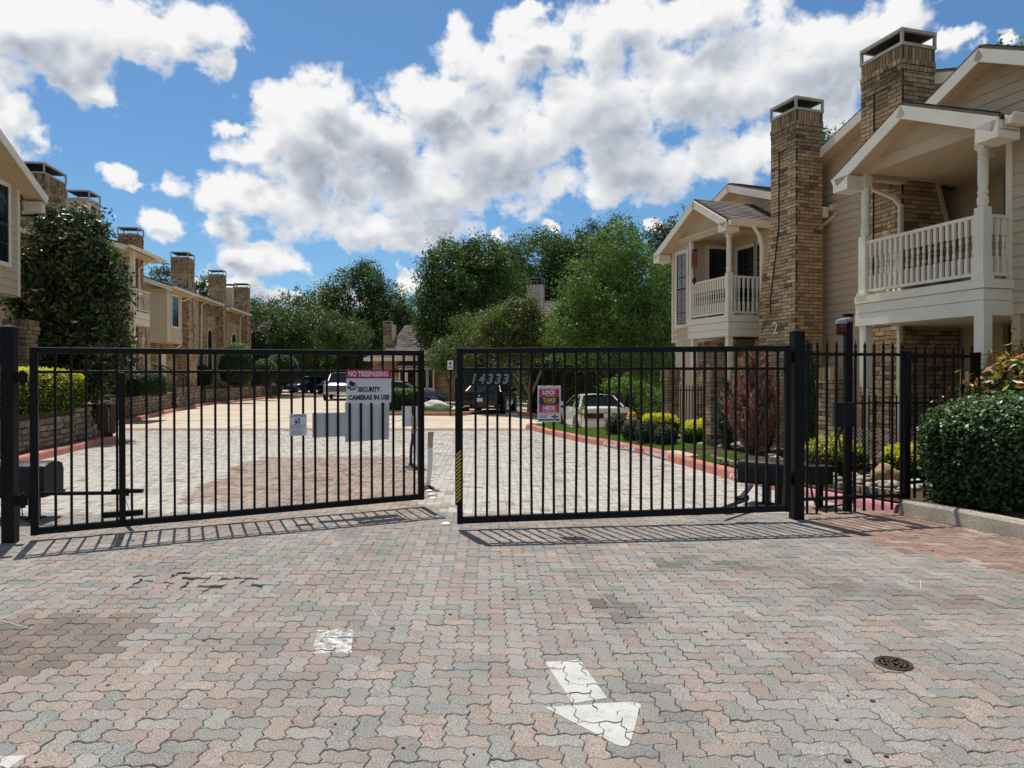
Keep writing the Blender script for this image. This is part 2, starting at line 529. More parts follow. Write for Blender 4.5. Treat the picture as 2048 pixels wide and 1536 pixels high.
def smooth_angle(o, deg):
    me = o.data
    me.polygons.foreach_set('use_smooth', [True] * len(me.polygons))
    try:
        me.set_sharp_from_angle(angle=R(deg))
    except Exception:
        pass


def link(name, data, parent=None):
    o = bpy.data.objects.new(name, data)
    COL.objects.link(o)
    if parent is not None:
        o.parent = parent
    return o


def thing(name, label, cat, loc=(0, 0, 0), rz=0.0, group=None):
    o = bpy.data.objects.new(name, None)
    o.empty_display_size = 0.2
    COL.objects.link(o)
    o.location = loc
    o.rotation_euler = (0, 0, rz)
    return tag(o, label, cat, group)


def tag(o, label, cat, group=None):
    o['label'] = label
    o['category'] = cat
    if group:
        o['group'] = group
    return o


def setting(o):
    o['kind'] = 'structure'
    return o


def stuff(o):
    o['kind'] = 'stuff'
    return o


def copy_tree(o, parent=None):
    c = o.copy()
    COL.objects.link(c)
    c.parent = parent
    for ch in [x for x in o.children]:
        copy_tree(ch, c)
    return c


def text_part(body, w, h, o, ex, ez, m, parent, name='lettering', bold=0.0, shear=0.0, outline=0.0, depth=0.0015, spacing=1.0):
    """Flat print: the words fitted into w x h, lower left corner at o, on the plane ex, ez."""
    cu = bpy.data.curves.new('txt', 'FONT')
    cu.body = body
    cu.offset = bold
    cu.shear = shear
    cu.space_character = spacing
    cu.resolution_u = 3
    if outline:
        cu.fill_mode = 'NONE'
        cu.bevel_depth = outline
        cu.bevel_resolution = 0
    tmp = bpy.data.objects.new('txt', cu)
    me = bpy.data.meshes.new_from_object(tmp)
    bpy.data.objects.remove(tmp)
    n = len(me.vertices)
    co = np.empty(n * 3, np.float32)
    me.vertices.foreach_get('co', co)
    co = co.reshape(-1, 3)
    mn, mx = co.min(0), co.max(0)
    sx, sz = w / max(mx[0] - mn[0], 1e-4), h / max(mx[1] - mn[1], 1e-4)
    u = (co[:, 0] - mn[0]) * sx
    q = (co[:, 1] - mn[1]) * sz
    ex, ez, o = np.array(ex, float), np.array(ez, float), np.array(o, float)
    nrm = np.cross(ex, ez)
    out = o[None] + u[:, None] * ex[None] + q[:, None] * ez[None] + (co[:, 2] * (0.3 if outline else 0) + depth)[:, None] * nrm[None]
    me.vertices.foreach_set('co', out.astype(np.float32).ravel())
    me.materials.clear()
    me.materials.append(m)
    me.update()
    return link(name, me, parent)


def leaf_mesh(name, P, N, L, Wd, C, m, parent=None, droop=0.0, up=0.3, spread=1.0):
    """One small four-cornered leaf per point P, facing roughly N, coloured C."""
    n = len(P)
    Nn = N + rng.normal(0, spread, (n, 3))
    Nn[:, 2] += up
    Nn /= np.linalg.norm(Nn, axis=1)[:, None] + 1e-9
    A = rng.normal(0, 1, (n, 3))
    A[:, 2] -= droop
    A -= (A * Nn).sum(1)[:, None] * Nn
    A /= np.linalg.norm(A, axis=1)[:, None] + 1e-9
    B = np.cross(Nn, A)
    s = rng.uniform(0.7, 1.3, n)[:, None]
    L2, W2 = L * s / 2, Wd * s / 2
    V = np.empty((n, 4, 3), np.float32)
    V[:, 0] = P - A * L2
    V[:, 1] = P + B * W2 - A * L2 * 0.1
    V[:, 2] = P + A * L2
    V[:, 3] = P - B * W2 - A * L2 * 0.1
    me = bpy.data.meshes.new(name)
    me.vertices.add(n * 4)
    me.vertices.foreach_set('co', V.ravel())
    me.loops.add(n * 4)
    me.loops.foreach_set('vertex_index', np.arange(n * 4, dtype=np.int32))
    me.polygons.add(n)
    me.polygons.foreach_set('loop_start', np.arange(0, n * 4, 4, dtype=np.int32))
    me.update(calc_edges=True)
    a = me.attributes.new('Col', 'FLOAT_COLOR', 'FACE')
    arr = np.ones((n, 4), np.float32)
    arr[:, :3] = np.clip(C, 0, 1)
    a.data.foreach_set('color', arr.ravel())
    me.materials.append(m)
    return link(name, me, parent)


def crown_points(blobs, nclump, per, cr, shell=0.55, flat=1.0):
    """Leaf positions in clumps spread through the outer part of several ellipsoids."""
    vol = np.array([(b[3] * b[4] * b[5]) ** 0.67 for b in blobs])
    idx = rng.choice(len(blobs), nclump, p=vol / vol.sum())
    Bl = np.array(blobs)[idx]
    d = rng.normal(0, 1, (nclump, 3))
    d /= np.linalg.norm(d, axis=1)[:, None]
    r = shell + (1 - shell) * rng.random(nclump) ** 0.6
    cen = Bl[:, :3] + d * Bl[:, 3:6] * r[:, None]
    crs = cr * rng.uniform(0.55, 1.35, nclump)
    off = rng.normal(0, 0.5, (nclump, per, 3)) * crs[:, None, None]
    off[:, :, 2] *= flat
    P = cen[:, None] + off
    N = np.repeat(d[:, None], per, 1) * 0.7 + off / (np.linalg.norm(off, axis=2, keepdims=True) + 1e-6) * 0.6
    return P.reshape(-1, 3), N.reshape(-1, 3), nclump, per


def clump_cols(pal, nclump, per, cv=0.25, lv=0.25, tip=None, tipfrac=0.0):
    pal = np.array(pal)
    k = rng.integers(0, len(pal), nclump)
    c = pal[k] * rng.uniform(1 - cv, 1 + cv, (nclump, 1))
    c = np.repeat(c[:, None], per, 1) * rng.uniform(1 - lv, 1 + lv, (nclump, per, 1))
    c = c.reshape(-1, 3)
    if tip is not None:
        mk = rng.random(len(c)) < tipfrac
        c[mk] = np.array(tip) * rng.uniform(0.8, 1.2, (mk.sum(), 1))
    return c

# ================================================================== GROUND


def sstep(a, b, x):
    t = np.clip((np.asarray(x, float) - a) / (b - a), 0, 1)
    return t * t * (3 - 2 * t)


def lot_drop(x, y):
    """The parking court on the right lies a little lower than the drive."""
    return -0.36 * sstep(0.5, 2.0, x) * sstep(19.0, 22.8, y)


def sheet(name, x0, x1, y0, y1, nx, ny, z, m, parent=None):
    xs, ys = np.linspace(x0, x1, nx), np.linspace(y0, y1, ny)
    b = MB()
    v = [(x, y, float(z(x, y))) for y in ys for x in xs]
    f = [(j * nx + i, j * nx + i + 1, (j + 1) * nx + i + 1, (j + 1) * nx + i) for j in range(ny - 1) for i in range(nx - 1)]
    b.raw(v, f)
    return b.build(name, m, parent, smooth=True)


g = MB()
g.box(-600, -300, -3.0, 600, 900, -0.6)
setting(g.build('ground', M['ground']))

road = setting(sheet('concrete_road', -30, 14, 22.35, 130, 45, 109, lambda x, y: float(lot_drop(x, y)) - 0.002, M['concrete']))
b = MB()
# slab joints cut across the concrete
jb = MB()
for y in (26.5, 31, 36, 41.5, 47):
    jb.box(-17, y, -0.001, 0.3, y + 0.03, 0.0015)
for x in (-9, -4.2):
    jb.box(x, 22.4, -0.001, x + 0.03, 60, 0.0015)
jb.build('joint', M['joint_sand'], road)
pb = MB()
pb.face([(-9.2, 28.6, 0.002), (-4.6, 27.4, 0.002), (-4.4, 30.4, 0.002), (-8.9, 31.2, 0.002)])
pb.build('repair_patch', mat('patch_concrete', (0.40, 0.38, 0.34), rough=0.9, var=0.2, scale=2, spec=0.1), road)

# ------------------------------------------------------------------ kerb lines (base edge on the road side)
K_RIGHT = [(0.41, 22.3), (0.95, 20.0), (1.59, 17.9), (2.30, 16.0), (2.81, 14.5), (3.17, 12.6), (3.42, 11.1), (3.75, 9.9), (4.12, 9.0), (4.49, 8.35)]
K_FRONT = [(4.52, 8.30), (5.04, 7.0), (5.62, 5.8), (6.5, 4.3), (7.6, 2.5), (8.6, 0.0)]
K_LEFT = [(-7.6, 6.0), (-8.25, 9.5), (-8.86, 12.28), (-9.1, 13.5), (-9.6, 16.1), (-9.8, 17.6)]
K_FAR = [(-12.6, 22.4), (-13.0, 23.4), (-15.8, 33.4), (-17.7, 41.3), (-18.2, 50.5), (-19.5, 62.0)]
STAIR_K = [(-9.8, 17.6), (-10.6, 19.2), (-12.6, 22.4)]


def at_y(line, y):
    for (x0, y0), (x1, y1) in zip(line, line[1:]):
        if min(y0, y1) <= y <= max(y0, y1):
            return x0 + (x1 - x0) * (y - y0) / (y1 - y0)
    return line[0][0] if y < line[0][1] else line[-1][0]


def inside_drive(x, y):
    if y > 22.3:
        return False
    rk = at_y(K_RIGHT, y) if y > 8.32 else at_y(K_FRONT[::-1], y) if y > 0 else 8.6
    if y > 17.6:
        lk = at_y(STAIR_K, y)
    else:
        lk = at_y(K_LEFT, y) if y > 6 else -8.0
    return lk - 0.12 < x < rk + 0.12


# ------------------------------------------------------------------ pavers
U = 0.102
TH = R(1.8)
CT, ST = math.cos(TH), math.sin(TH)
AMP = 0.098 * U


def hseg(i, j, rev=False):
    p = [(i, j, 0, 0), (i + 0.34, j, 0, AMP), (i + 0.66, j, 0, -AMP), (i + 1, j, 0, 0)]
    return p[::-1] if rev else p


def vseg(i, j, rev=False):
    p = [(i, j, 0, 0), (i, j + 0.34, AMP, 0), (i, j + 0.66, -AMP, 0), (i, j + 1, 0, 0)]
    return p[::-1] if rev else p


def outline(i, j, horiz):
    if horiz:
        segs = [hseg(i, j), hseg(i + 1, j), vseg(i + 2, j), hseg(i + 1, j + 1, True), hseg(i, j + 1, True), vseg(i, j, True)]
    else:
        segs = [hseg(i, j), vseg(i + 1, j), vseg(i + 1, j + 1), hseg(i, j + 2, True), vseg(i, j + 1, True), vseg(i, j, True)]
    pts = []
    for s in segs:
        pts += [(a * U + dx, c * U + dy) for a, c, dx, dy in s[:-1]]
    return np.array(pts)


def inset(p, d):
    a, c = np.roll(p, 1, 0), np.roll(p, -1, 0)
    t = c - a
    t /= np.linalg.norm(t, axis=1)[:, None]
    nrm = np.stack([-t[:, 1], t[:, 0]], 1)
    return p + nrm * d


GREY = np.array([(0.230, 0.218, 0.200), (0.242, 0.229, 0.209), (0.214, 0.206, 0.191), (0.248, 0.233, 0.211)])
PINK = np.array([(0.264, 0.219, 0.190), (0.252, 0.206, 0.179), (0.27, 0.227, 0.198), (0.252, 0.216, 0.192)])
BROWN = np.array([(0.172, 0.142, 0.122), (0.188, 0.152, 0.128), (0.16, 0.137, 0.12)])
REDB = np.array([(0.235, 0.158, 0.127), (0.205, 0.138, 0.112), (0.255, 0.175, 0.143)])
PALE = np.array([(0.385, 0.36, 0.318), (0.365, 0.342, 0.303), (0.40, 0.374, 0.33)])
TANP = np.array([(0.295, 0.238, 0.197), (0.28, 0.218, 0.182), (0.265, 0.222, 0.19)])
prng = random.Random(5)


def paver_colour(x, y):
    wob = 0.12 * math.sin(x * 5.1 + y * 3.3)
    r = prng.random()
    if y < 4.75 + wob * 0.5 and x < -2.35 - (4.7 - y) * 0.25 + wob and y > 3.25:
        pal = BROWN
    elif y < 8.9 and x > 3.45 + max(0, 6.6 - y) * 0.9 + wob * 0.4:
        pal = REDB if r < 0.85 else TANP
    elif y > 21.3:
        pal = REDB if r < 0.6 else TANP
    elif 9.0 < y < 14.3 and -4.3 - (y - 9.0) * 0.16 + wob < x < -1.15 - max(0, y - 10) * 0.18 + wob:
        pal = REDB if r < 0.25 else TANP
    elif 7.6 < y <= 9.0 and -3.6 < x < -0.75 + wob:
        pal = TANP if r < 0.75 else GREY
    elif y > 8.4:
        pal = PALE if r < 0.93 else TANP
    else:
        k = 0.43 + 0.16 * math.sin(x * 1.1 + 0.6) * math.sin(y * 0.9 + 1.0)
        pal = PINK if r < k else GREY
    c = pal[prng.randrange(len(pal))] * prng.uniform(0.9, 1.1)
    # old oil and dirt: a band across the right half, drips in the middle, and wheel tracks
    s = min(1.0, max(0.0, (x - 1.7) / 2.4))
    yb = 6.0 - 0.62 * (x - 1.7) + 0.15 * math.sin(x * 4.0)
    k = math.exp(-((y - yb) / 0.30) ** 2) * (0.0 if x < 1.2 else 0.34 * prng.uniform(0.3, 1.2))
    k += 0.5 * math.exp(-((x - 0.66) ** 2 + ((y - 5.02) * 0.8) ** 2) / 0.013) + 0.4 * math.exp(-((x - 0.80) ** 2 + ((y - 4.72) * 0.8) ** 2) / 0.012)
    for xt in (-2.9, -1.25, 0.7, 2.5):
        k += 0.10 * math.exp(-((x - xt - 0.06 * math.sin(y)) / 0.28) ** 2) * prng.uniform(0.4, 1.2)
    c = c * (1 - min(0.6, k))
    return tuple(c)


SUNK = (-2.5, 5.52)      # the broken patch where pavers have tipped
field = MB()
pieces = []
PAVERS = []               # for cutting the paint marks
nI, nJ = int(17 / U), int(24 / U)
for j in range(int(0.9 / U), int(22.6 / U)):
    for i in range(int(-13.5 / U), int(9.5 / U)):
        k = (i - j) % 4
        if k not in (0, 3):
            continue
        horiz = k == 0
        cx, cy = (i + (1 if horiz else 0.5)) * U, (j + (0.5 if horiz else 1)) * U
        wx, wy = cx * CT - cy * ST, cx * ST + cy * CT
        if not inside_drive(wx, wy) or abs(wx) > 0.76 * wy + 1.9:
            continue
        dz = prng.uniform(-0.0026, 0.0022)
        tx, ty = prng.uniform(-0.014, 0.014), prng.uniform(-0.014, 0.014)
        ds = math.hypot((wx - SUNK[0]) / 0.60, (wy - SUNK[1]) / 0.26)
        if ds < 1:
            dz += prng.choice((-0.0095, -0.006, 0.0, 0.004, 0.007)) + prng.uniform(-0.002, 0.003)
            tx, ty = prng.uniform(-0.09, 0.09), prng.uniform(-0.12, 0.12)
        PAVERS.append((i, j, horiz, wx, wy, dz, tx, ty, paver_colour(wx, wy)))


def paver_geom(p, detail):
    i, j, horiz, wx, wy, dz, tx, ty, c = p
    o = outline(i, j, horiz)
    cxy = o.mean(0)

    def ring(d, z):
        q = inset(o, d)
        rel = q - cxy
        zz = z + dz + rel[:, 0] * tx + rel[:, 1] * ty
        X = q[:, 0] * CT - q[:, 1] * ST
        Y = q[:, 0] * ST + q[:, 1] * CT
        return list(zip(X.tolist(), Y.tolist(), zz.tolist()))
    n = len(o)
    if detail == 2:
        rings = [ring(0.0017, -0.03), ring(0.0017, -0.0036), ring(0.0050, 0.0)]
    else:
        rings = [ring(0.0026, -0.001)]
    v = [q for r_ in rings for q in r_]
    f = []
    for r_ in range(len(rings) - 1):
        f += [(r_ * n + a, r_ * n + (a + 1) % n, (r_ + 1) * n + (a + 1) % n, (r_ + 1) * n + a) for a in range(n)]
    f.append(tuple((len(rings) - 1) * n + a for a in range(n)))
    return v, f


def in_view(x, y):
    return y > 2.55 and abs(x) < 0.735 * y


order = sorted([k for k, p in enumerate(PAVERS) if in_view(p[3], p[4])], key=lambda k: PAVERS[k][4] + 0.05 * abs(PAVERS[k][3]))
single = set(order[:298])
drive = b = MB()
b.box(-14, 0.3, -0.3, 10, 22.34, -0.016)
drive = setting(b.build('paver_driveway', M['joint_sand']))
drive.location = (0, 0, 0)
for k, p in enumerate(PAVERS):
    v, f = paver_geom(p, 2 if p[4] < 12 else 1)
    if k in single:
        s = MB()
        s.raw([(q[0] - p[3], q[1] - p[4], q[2]) for q in v], f, 0, p[8])
        o = s.build('paver', M['paver'], drive)
        o.location = (p[3], p[4], 0)
    else:
        field.raw(v, f, 0, p[8])
stuff(field.build('paver_field', M['paver'], drive))


# ------------------------------------------------------------------ paint marks, cut to the pavers they lie on
def clip_poly(sub, clip):
    out = [tuple(q) for q in sub]
    n = len(clip)
    for a in range(n):
        x0, y0 = clip[a]
        x1, y1 = clip[(a + 1) % n]
        ins = lambda q: (x1 - x0) * (q[1] - y0) - (y1 - y0) * (q[0] - x0) >= 0
        src, out = out, []
        for b_ in range(len(src)):
            p, q = src[b_ - 1], src[b_]
            ip, iq = ins(p), ins(q)
            if ip != iq:
                d1 = (x1 - x0) * (p[1] - y0) - (y1 - y0) * (p[0] - x0)
                d2 = (x1 - x0) * (q[1] - y0) - (y1 - y0) * (q[0] - x0)
                t = d1 / (d1 - d2)
                out.append((p[0] + (q[0] - p[0]) * t, p[1] + (q[1] - p[1]) * t))
            if iq:
                out.append(q)
        if not out:
            return []
    return out


def paint(mb, poly, keep=1.0):
    """The part of every paver under the (convex, counter-clockwise) outline, as a skin on its top."""
    pr = random.Random(9)
    cx = sum(q[0] for q in poly) / len(poly)
    cy = sum(q[1] for q in poly) / len(poly)
    rad = max(math.hypot(q[0] - cx, q[1] - cy) for q in poly) + 0.3
    for p in PAVERS:
        if math.hypot(p[3] - cx, p[4] - cy) > rad:
            continue
        o = inset(outline(p[0], p[1], p[2]), 0.0024)
        w = [(q[0] * CT - q[1] * ST, q[0] * ST + q[1] * CT) for q in o]
        c = clip_poly(w, poly)
        if len(c) < 3 or pr.random() > keep:
            continue
        loc = [(x * CT + y * ST, -x * ST + y * CT) for x, y in c]
        ctr = outline(p[0], p[1], p[2]).mean(0)
        mb.face([(x, y, 0.0016 + p[5] + (lx - ctr[0]) * p[6] + (ly - ctr[1]) * p[7]) for (x, y), (lx, ly) in zip(c, loc)])


def rough(poly, r=0.006, n=7, seed=1):
    """Outline with slightly wandering edges (kept convex enough to clip by)."""
    return poly


gum = MB()
gr = random.Random(77)
for _ in range(46):
    y = 2.8 + 4.2 * gr.random() ** 1.3
    x = gr.uniform(-0.7, 0.7) * y
    r = gr.uniform(0.006, 0.017)
    gum.lathe((x, y, 0.0), [(r, 0.001), (r * 0.8, 0.0042)], 7)
stuff(gum.build('gum_spots', mat('gum', (0.035, 0.034, 0.033), rough=0.9, var=0.2), drive))
arrow = MB()
paint(arrow, [(0.296, 3.474), (0.475, 3.533), (0.472, 3.56), (0.385, 3.995), (0.365, 4.01), (0.20, 3.975), (0.19, 3.955)])
paint(arrow, [(0.47, 3.062), (0.497, 3.06), (0.515, 3.085), (0.632, 3.455), (0.615, 3.485), (0.58, 3.488), (0.18, 3.437), (0.158, 3.428)])
tag(arrow.build('painted_arrow', M['white_paint']), 'white arrow painted on the block paving, pointing towards the viewer', 'arrow marking')
wm = bpy.data.materials.new('worn_paint')
wm.use_nodes = True
t = wm.node_tree
pb_ = t.nodes['Principled BSDF']
pb_.inputs['Base Color'].default_value = (0.62, 0.61, 0.58, 1)
pb_.inputs['Roughness'].default_value = 0.9
nz = nn(t, 'ShaderNodeTexNoise')
nz.inputs['Scale'].default_value = 16
nz.inputs['Detail'].default_value = 8
nz.inputs['Roughness'].default_value = 0.75
ge = nn(t, 'ShaderNodeNewGeometry')
t.links.new(ge.outputs['Position'], nz.inputs['Vector'])
t.links.new(maprange(t, nz.outputs[0], 0.42, 0.60, 0.05, 0.85), pb_.inputs['Alpha'])
M['worn_paint'] = wm
b = MB()
paint(b, [(-1.16, 4.10), (-0.93, 4.10), (-1.01, 4.50), (-1.235, 4.49)])
tag(b.build('worn_mark', M['worn_paint']), 'worn white paint patch almost rubbed off the paving', 'paint mark')
b = MB()
paint(b, [(-2.35, 2.80), (-2.06, 2.86), (-2.05, 2.985), (-2.35, 2.985)])
tag(b.build('painted_bar', M['white_paint']), 'end of a white painted bar at the near edge of the paving', 'paint mark')


def chalk(label, pts, w=0.009):
    w *= 0.6
    b = MB()
    for p, q in zip(pts, pts[1:]):
        d = (Vector(q) - Vector(p)).normalized()
        s = Vector((-d.y, d.x)) * w / 2
        p, q = Vector(p), Vector(q)
        b.face([(*(p - s), 0.0035), (*(q - s), 0.0035), (*(q + s), 0.0035), (*(p + s), 0.0035)])
    tag(b.build('chalk_line', M['chalk']), label, 'chalk line', 'thin white surveying lines on the paving')


chalk('short upright white tick with a faint cross line beyond the iron cover', [(3.09, 5.35), (3.22, 5.58)])
chalk('faint white line lying across the paving beside the tick', [(2.55, 5.36), (3.09, 5.37)], 0.006)
chalk('thin white line running slanted in the middle of the paving above the arrow', [(0.58, 5.60), (0.70, 4.95)], 0.008)
chalk('thin white line forking at the dark brown pavers', [(-3.30, 5.25), (-3.38, 4.66), (-3.05, 4.50)], 0.008)
chalk('thin white line slanting out of the shadow of the post', [(1.93, 6.55), (2.46, 7.10)], 0.008)
chalk('short white line beside the worn paint patch', [(-1.02, 5.02), (-0.86, 4.62)], 0.007)

# iron cover
t_ = thing('valve_cover', 'small round rusty iron cover set in the paving', 'iron cover', (2.13, 3.95, 0.004))
t_.scale = (0.88, 0.88, 1)
b = MB()
b.lathe((0, 0, 0), [(0.112, -0.02), (0.112, 0.004), (0.104, 0.006), (0.100, 0.001)], 28)
b.build('rim', M['rust'], t_, smooth=False)
b = MB()
b.lathe((0, 0, 0), [(0.096, -0.02), (0.096, 0.001)], 28)
b.build('lid', M['rust'], t_)
b = MB()
for rr, n in ((0.088, 30), (0.068, 9), (0.046, 7), (0.022, 4)):
    for k in range(n):
        a = 2 * math.pi * (k + 0.3 * (rr < 0.08) * (k % 2)) / n
        a2 = a + 2 * math.pi * (0.8 if rr < 0.08 else 0.66) / n
        q = lambda r_, an: (r_ * math.cos(an), r_ * math.sin(an))
        w_ = 0.008 if rr < 0.08 else 0.005
        b.raw([(*q(rr - w_, a), 0.0015), (*q(rr + w_, a), 0.0015), (*q(rr + w_, a2), 0.0015), (*q(rr - w_, a2), 0.0015),
               (*q(rr - w_, a), 0.0042), (*q(rr + w_, a), 0.0042), (*q(rr + w_, a2), 0.0042), (*q(rr - w_, a2), 0.0042)],
              [(4, 5, 6, 7), (0, 1, 5, 4), (1, 2, 6, 5), (2, 3, 7, 6), (3, 0, 4, 7)])
stuff(b.build('cast_pattern', M['rust'], t_))


# ------------------------------------------------------------------ kerbs
def kerb(name, line, m, side, w=0.16, h=0.14, step=None, cap=True, zf=lambda x, y: 0.0):
    """Kerb along a base line; side +1: the kerb body lies to the right of the walking direction."""
    pts = []
    for (x0, y0), (x1, y1) in zip(line, line[1:]):
        n = max(1, int(math.hypot(x1 - x0, y1 - y0) / 0.6))
        pts += [(x0 + (x1 - x0) * k / n, y0 + (y1 - y0) * k / n) for k in range(n)]
    pts.append(line[-1])
    prof = [(0, -0.06), (0.004, 0.0), (0.035, h - 0.03), (0.06, h), (w, h + 0.004), (w + 0.002, -0.06)]
    b = MB()
    rings = []
    for k, p in enumerate(pts):
        a, c = Vector(pts[max(0, k - 1)]), Vector(pts[min(len(pts) - 1, k + 1)])
        d = (c - a).normalized()
        nx, ny = d.y * side, -d.x * side
        z0 = zf(*p)
        rings.append([(p[0] + nx * u, p[1] + ny * u, z + z0 + 0.006 * math.sin(k * 1.7)) for u, z in prof])
    n = len(prof)
    v = [q for r_ in rings for q in r_]
    f = []
    for k in range(len(rings) - 1):
        for a in range(n - 1):
            q = (k * n + a, (k + 1) * n + a, (k + 1) * n + a + 1, k * n + a + 1)
            f.append(q if side < 0 else q[::-1])
    f += [tuple(range(n)), tuple(range((len(rings) - 1) * n, len(rings) * n))]
    b.raw(v, f)
    return setting(b.build(name, m, smooth=False))


kr = kerb('kerb_red_right', K_RIGHT[:-2], M['kerb_red'], -1)
kp = kerb('kerb_pink', K_RIGHT[-3:], M['kerb_pink'], -1, w=0.24, h=0.10)
kf = kerb('kerb_front', K_FRONT, M['kerb_concrete'], -1, w=0.15, h=0.17)
kl = kerb('kerb_red_left', K_LEFT, M['kerb_red'], -1)
kl2 = kerb('kerb_red_far', K_FAR, M['kerb_red'], -1, w=0.2, h=0.14)
ks = kerb('kerb_steps', STAIR_K, M['kerb_concrete'], -1, h=0.05)
# end of the right kerb turns back along the parking court
kerb('kerb_end', [(0.41, 22.3), (0.50, 22.62), (0.75, 22.8), (1.2, 22.85)], M['kerb_red'], +1, zf=lambda x, y: float(lot_drop(x, y)) * 0.7)
# stencilled FIRE LANE on the kerb faces


def kerb_text(body, p, q, h=0.075, z=0.03, parent=None, side=1):
    p, q = Vector((*p, 0)), Vector((*q, 0))
    d = (q - p)
    L = d.length
    d.normalize()
    nrm = Vector((-d.y, d.x, 0)) * side
    ez = (Vector((0, 0, 1)) - nrm * -0.28).normalized()
    text_part(body, L, h, p + Vector((0, 0, z)) + nrm * 0.010, d, ez, M['sign_white'], parent, bold=0.035, depth=0.004)


def on_line(line, y, off=0.0):
    return (at_y(line, y), y)


for body, ya, yb in (('FIRE', 16.5, 15.9), ('LANE', 15.7, 15.1), ('NO PARKING', 14.7, 13.6), ('FIRE LANE', 11.15, 10.2)):
    pa, pb2 = on_line(K_RIGHT, ya), on_line(K_RIGHT, yb)
    kerb_text(body, pa, pb2, parent=kr)

# ------------------------------------------------------------------ planted ground on the right
def rk(y):
    return (at_y(K_RIGHT, y) if y > 8.32 else at_y(K_FRONT[::-1], y)) + 0.15


def drape(name, rows, m, z, nx=10):
    """Ground between two edges given per row: (y, x0, x1)."""
    b = MB()
    v, f = [], []
    for y, x0, x1 in rows:
        for k in range(nx):
            x = x0 + (x1 - x0) * k / (nx - 1)
            v.append((x, y, z(x, y)))
    for j in range(len(rows) - 1):
        for i in range(nx - 1):
            f.append((j * nx + i, j * nx + i + 1, (j + 1) * nx + i + 1, (j + 1) * nx + i))
    b.raw(v, f)
    return setting(b.build(name, m, smooth=True))


def bed_z(x, y):
    e = min(1.0, max(0.0, (x - rk(y)) / 0.5))
    return 0.125 + 0.05 * e + (float(lot_drop(x - 0.6, y)) * 0.95 if y > 19 else 0)


ys = [0.3, 2.5, 4.3, 5.8, 7.0, 8.0] + list(np.arange(8.4, 22.6, 0.6))
bed = drape('planting_bed', [(y, rk(y), 14.0) for y in ys], M['soil'], bed_z, 24)
lawn_rows = [(y, rk(y) + 0.005, rk(y) + (1.05 if y < 19 else 1.05 + (y - 19) * 0.35)) for y in np.arange(14.1, 22.5, 0.4)]
lawn = drape('lawn_strip', lawn_rows, M['lawn_soil'], lambda x, y: bed_z(x, y) + 0.012, 8)
lawn_rows2 = [(y, rk(y) + 0.005, rk(y) + w) for y, w in ((11.9, 0.15), (12.3, 0.55), (12.7, 0.9), (13.0, 1.1))]
lawn2 = drape('lawn_corner', lawn_rows2, M['lawn_soil'], lambda x, y: bed_z(x, y) + 0.012, 6)
walk = MB()
walk.face([(rk(13.05), 13.05, 0.15), (7.5, 14.2, 0.20), (7.5, 15.2, 0.20), (rk(14.05), 14.05, 0.15)][::1])
walk = setting(walk.build('garden_path', M['concrete']))


def grass(name, rows, zf, n, L=0.04, pal=((0.15, 0.215, 0.05), (0.18, 0.25, 0.06), (0.13, 0.19, 0.052))):
    ya = rng.integers(0, len(rows) - 1, n)
    t_ = rng.random(n)
    s_ = rng.random(n)
    rr = np.array(rows)
    y = rr[ya, 0] + (rr[ya + 1, 0] - rr[ya, 0]) * t_
    x0 = rr[ya, 1] + (rr[ya + 1, 1] - rr[ya, 1]) * t_
    x1 = rr[ya, 2] + (rr[ya + 1, 2] - rr[ya, 2]) * t_
    x = x0 + (x1 - x0) * s_
    z = np.array([zf(a, b_) for a, b_ in zip(x, y)]) + L * 0.35
    P = np.stack([x, y, z], 1)
    N = np.zeros_like(P)
    N[:, 1] = -1
    C = clump_cols(pal, n, 1, 0.25, 0.1)
    P_ = P.copy()
    o = leaf_mesh(name, P_, N, L, L * 0.28, C, M['leaf'], None, droop=-2.2, up=0.0, spread=0.5)
    return stuff(o)


grass('grass_strip', lawn_rows, lambda x, y: bed_z(x, y) + 0.012, 26000)
grass('grass_corner', lawn_rows2, lambda x, y: bed_z(x, y) + 0.012, 7000)

# river stones in the bed
def blob_mesh(name, m, r=1.0, sub=2, jit=0.18, seed=0, flat=(1, 0.8, 0.55), col=None):
    import bmesh
    bm = bmesh.new()
    bmesh.ops.create_icosphere(bm, subdivisions=sub, radius=r)
    rr = random.Random(seed)
    ph = [rr.uniform(0, 6.3) for _ in range(9)]
    for v in bm.verts:
        c = v.co.normalized()
        k = 1 + jit * (math.sin(3.1 * c.x + ph[0]) * math.sin(2.7 * c.y + ph[1]) + 0.6 * math.sin(5.3 * c.z + ph[2]) * math.sin(4.7 * c.x + ph[3])
                       + 0.35 * math.sin(9 * c.y + ph[4]) * math.sin(8 * c.z + ph[5]))
        v.co = Vector((c.x * flat[0], c.y * flat[1], c.z * flat[2])) * r * k
    me = bpy.data.meshes.new(name)
    bm.to_mesh(me)
    bm.free()
    me.materials.append(m)
    me.polygons.foreach_set('use_smooth', [True] * len(me.polygons))
    if col is not None:
        a = me.attributes.new('Col', 'FLOAT_COLOR', 'FACE')
        a.data.foreach_set('color', [x for _ in me.polygons for x in (*col, 1)])
    return me


RIVER = [blob_mesh('river_stone', M['stone_river'], 1, 1, 0.12, s, (1, 0.78, 0.5), c) for s, c in
         enumerate([(0.40, 0.34, 0.29), (0.33, 0.27, 0.23), (0.44, 0.40, 0.36), (0.24, 0.21, 0.19), (0.38, 0.29, 0.25), (0.47, 0.43, 0.38)])]
rr = random.Random(3)


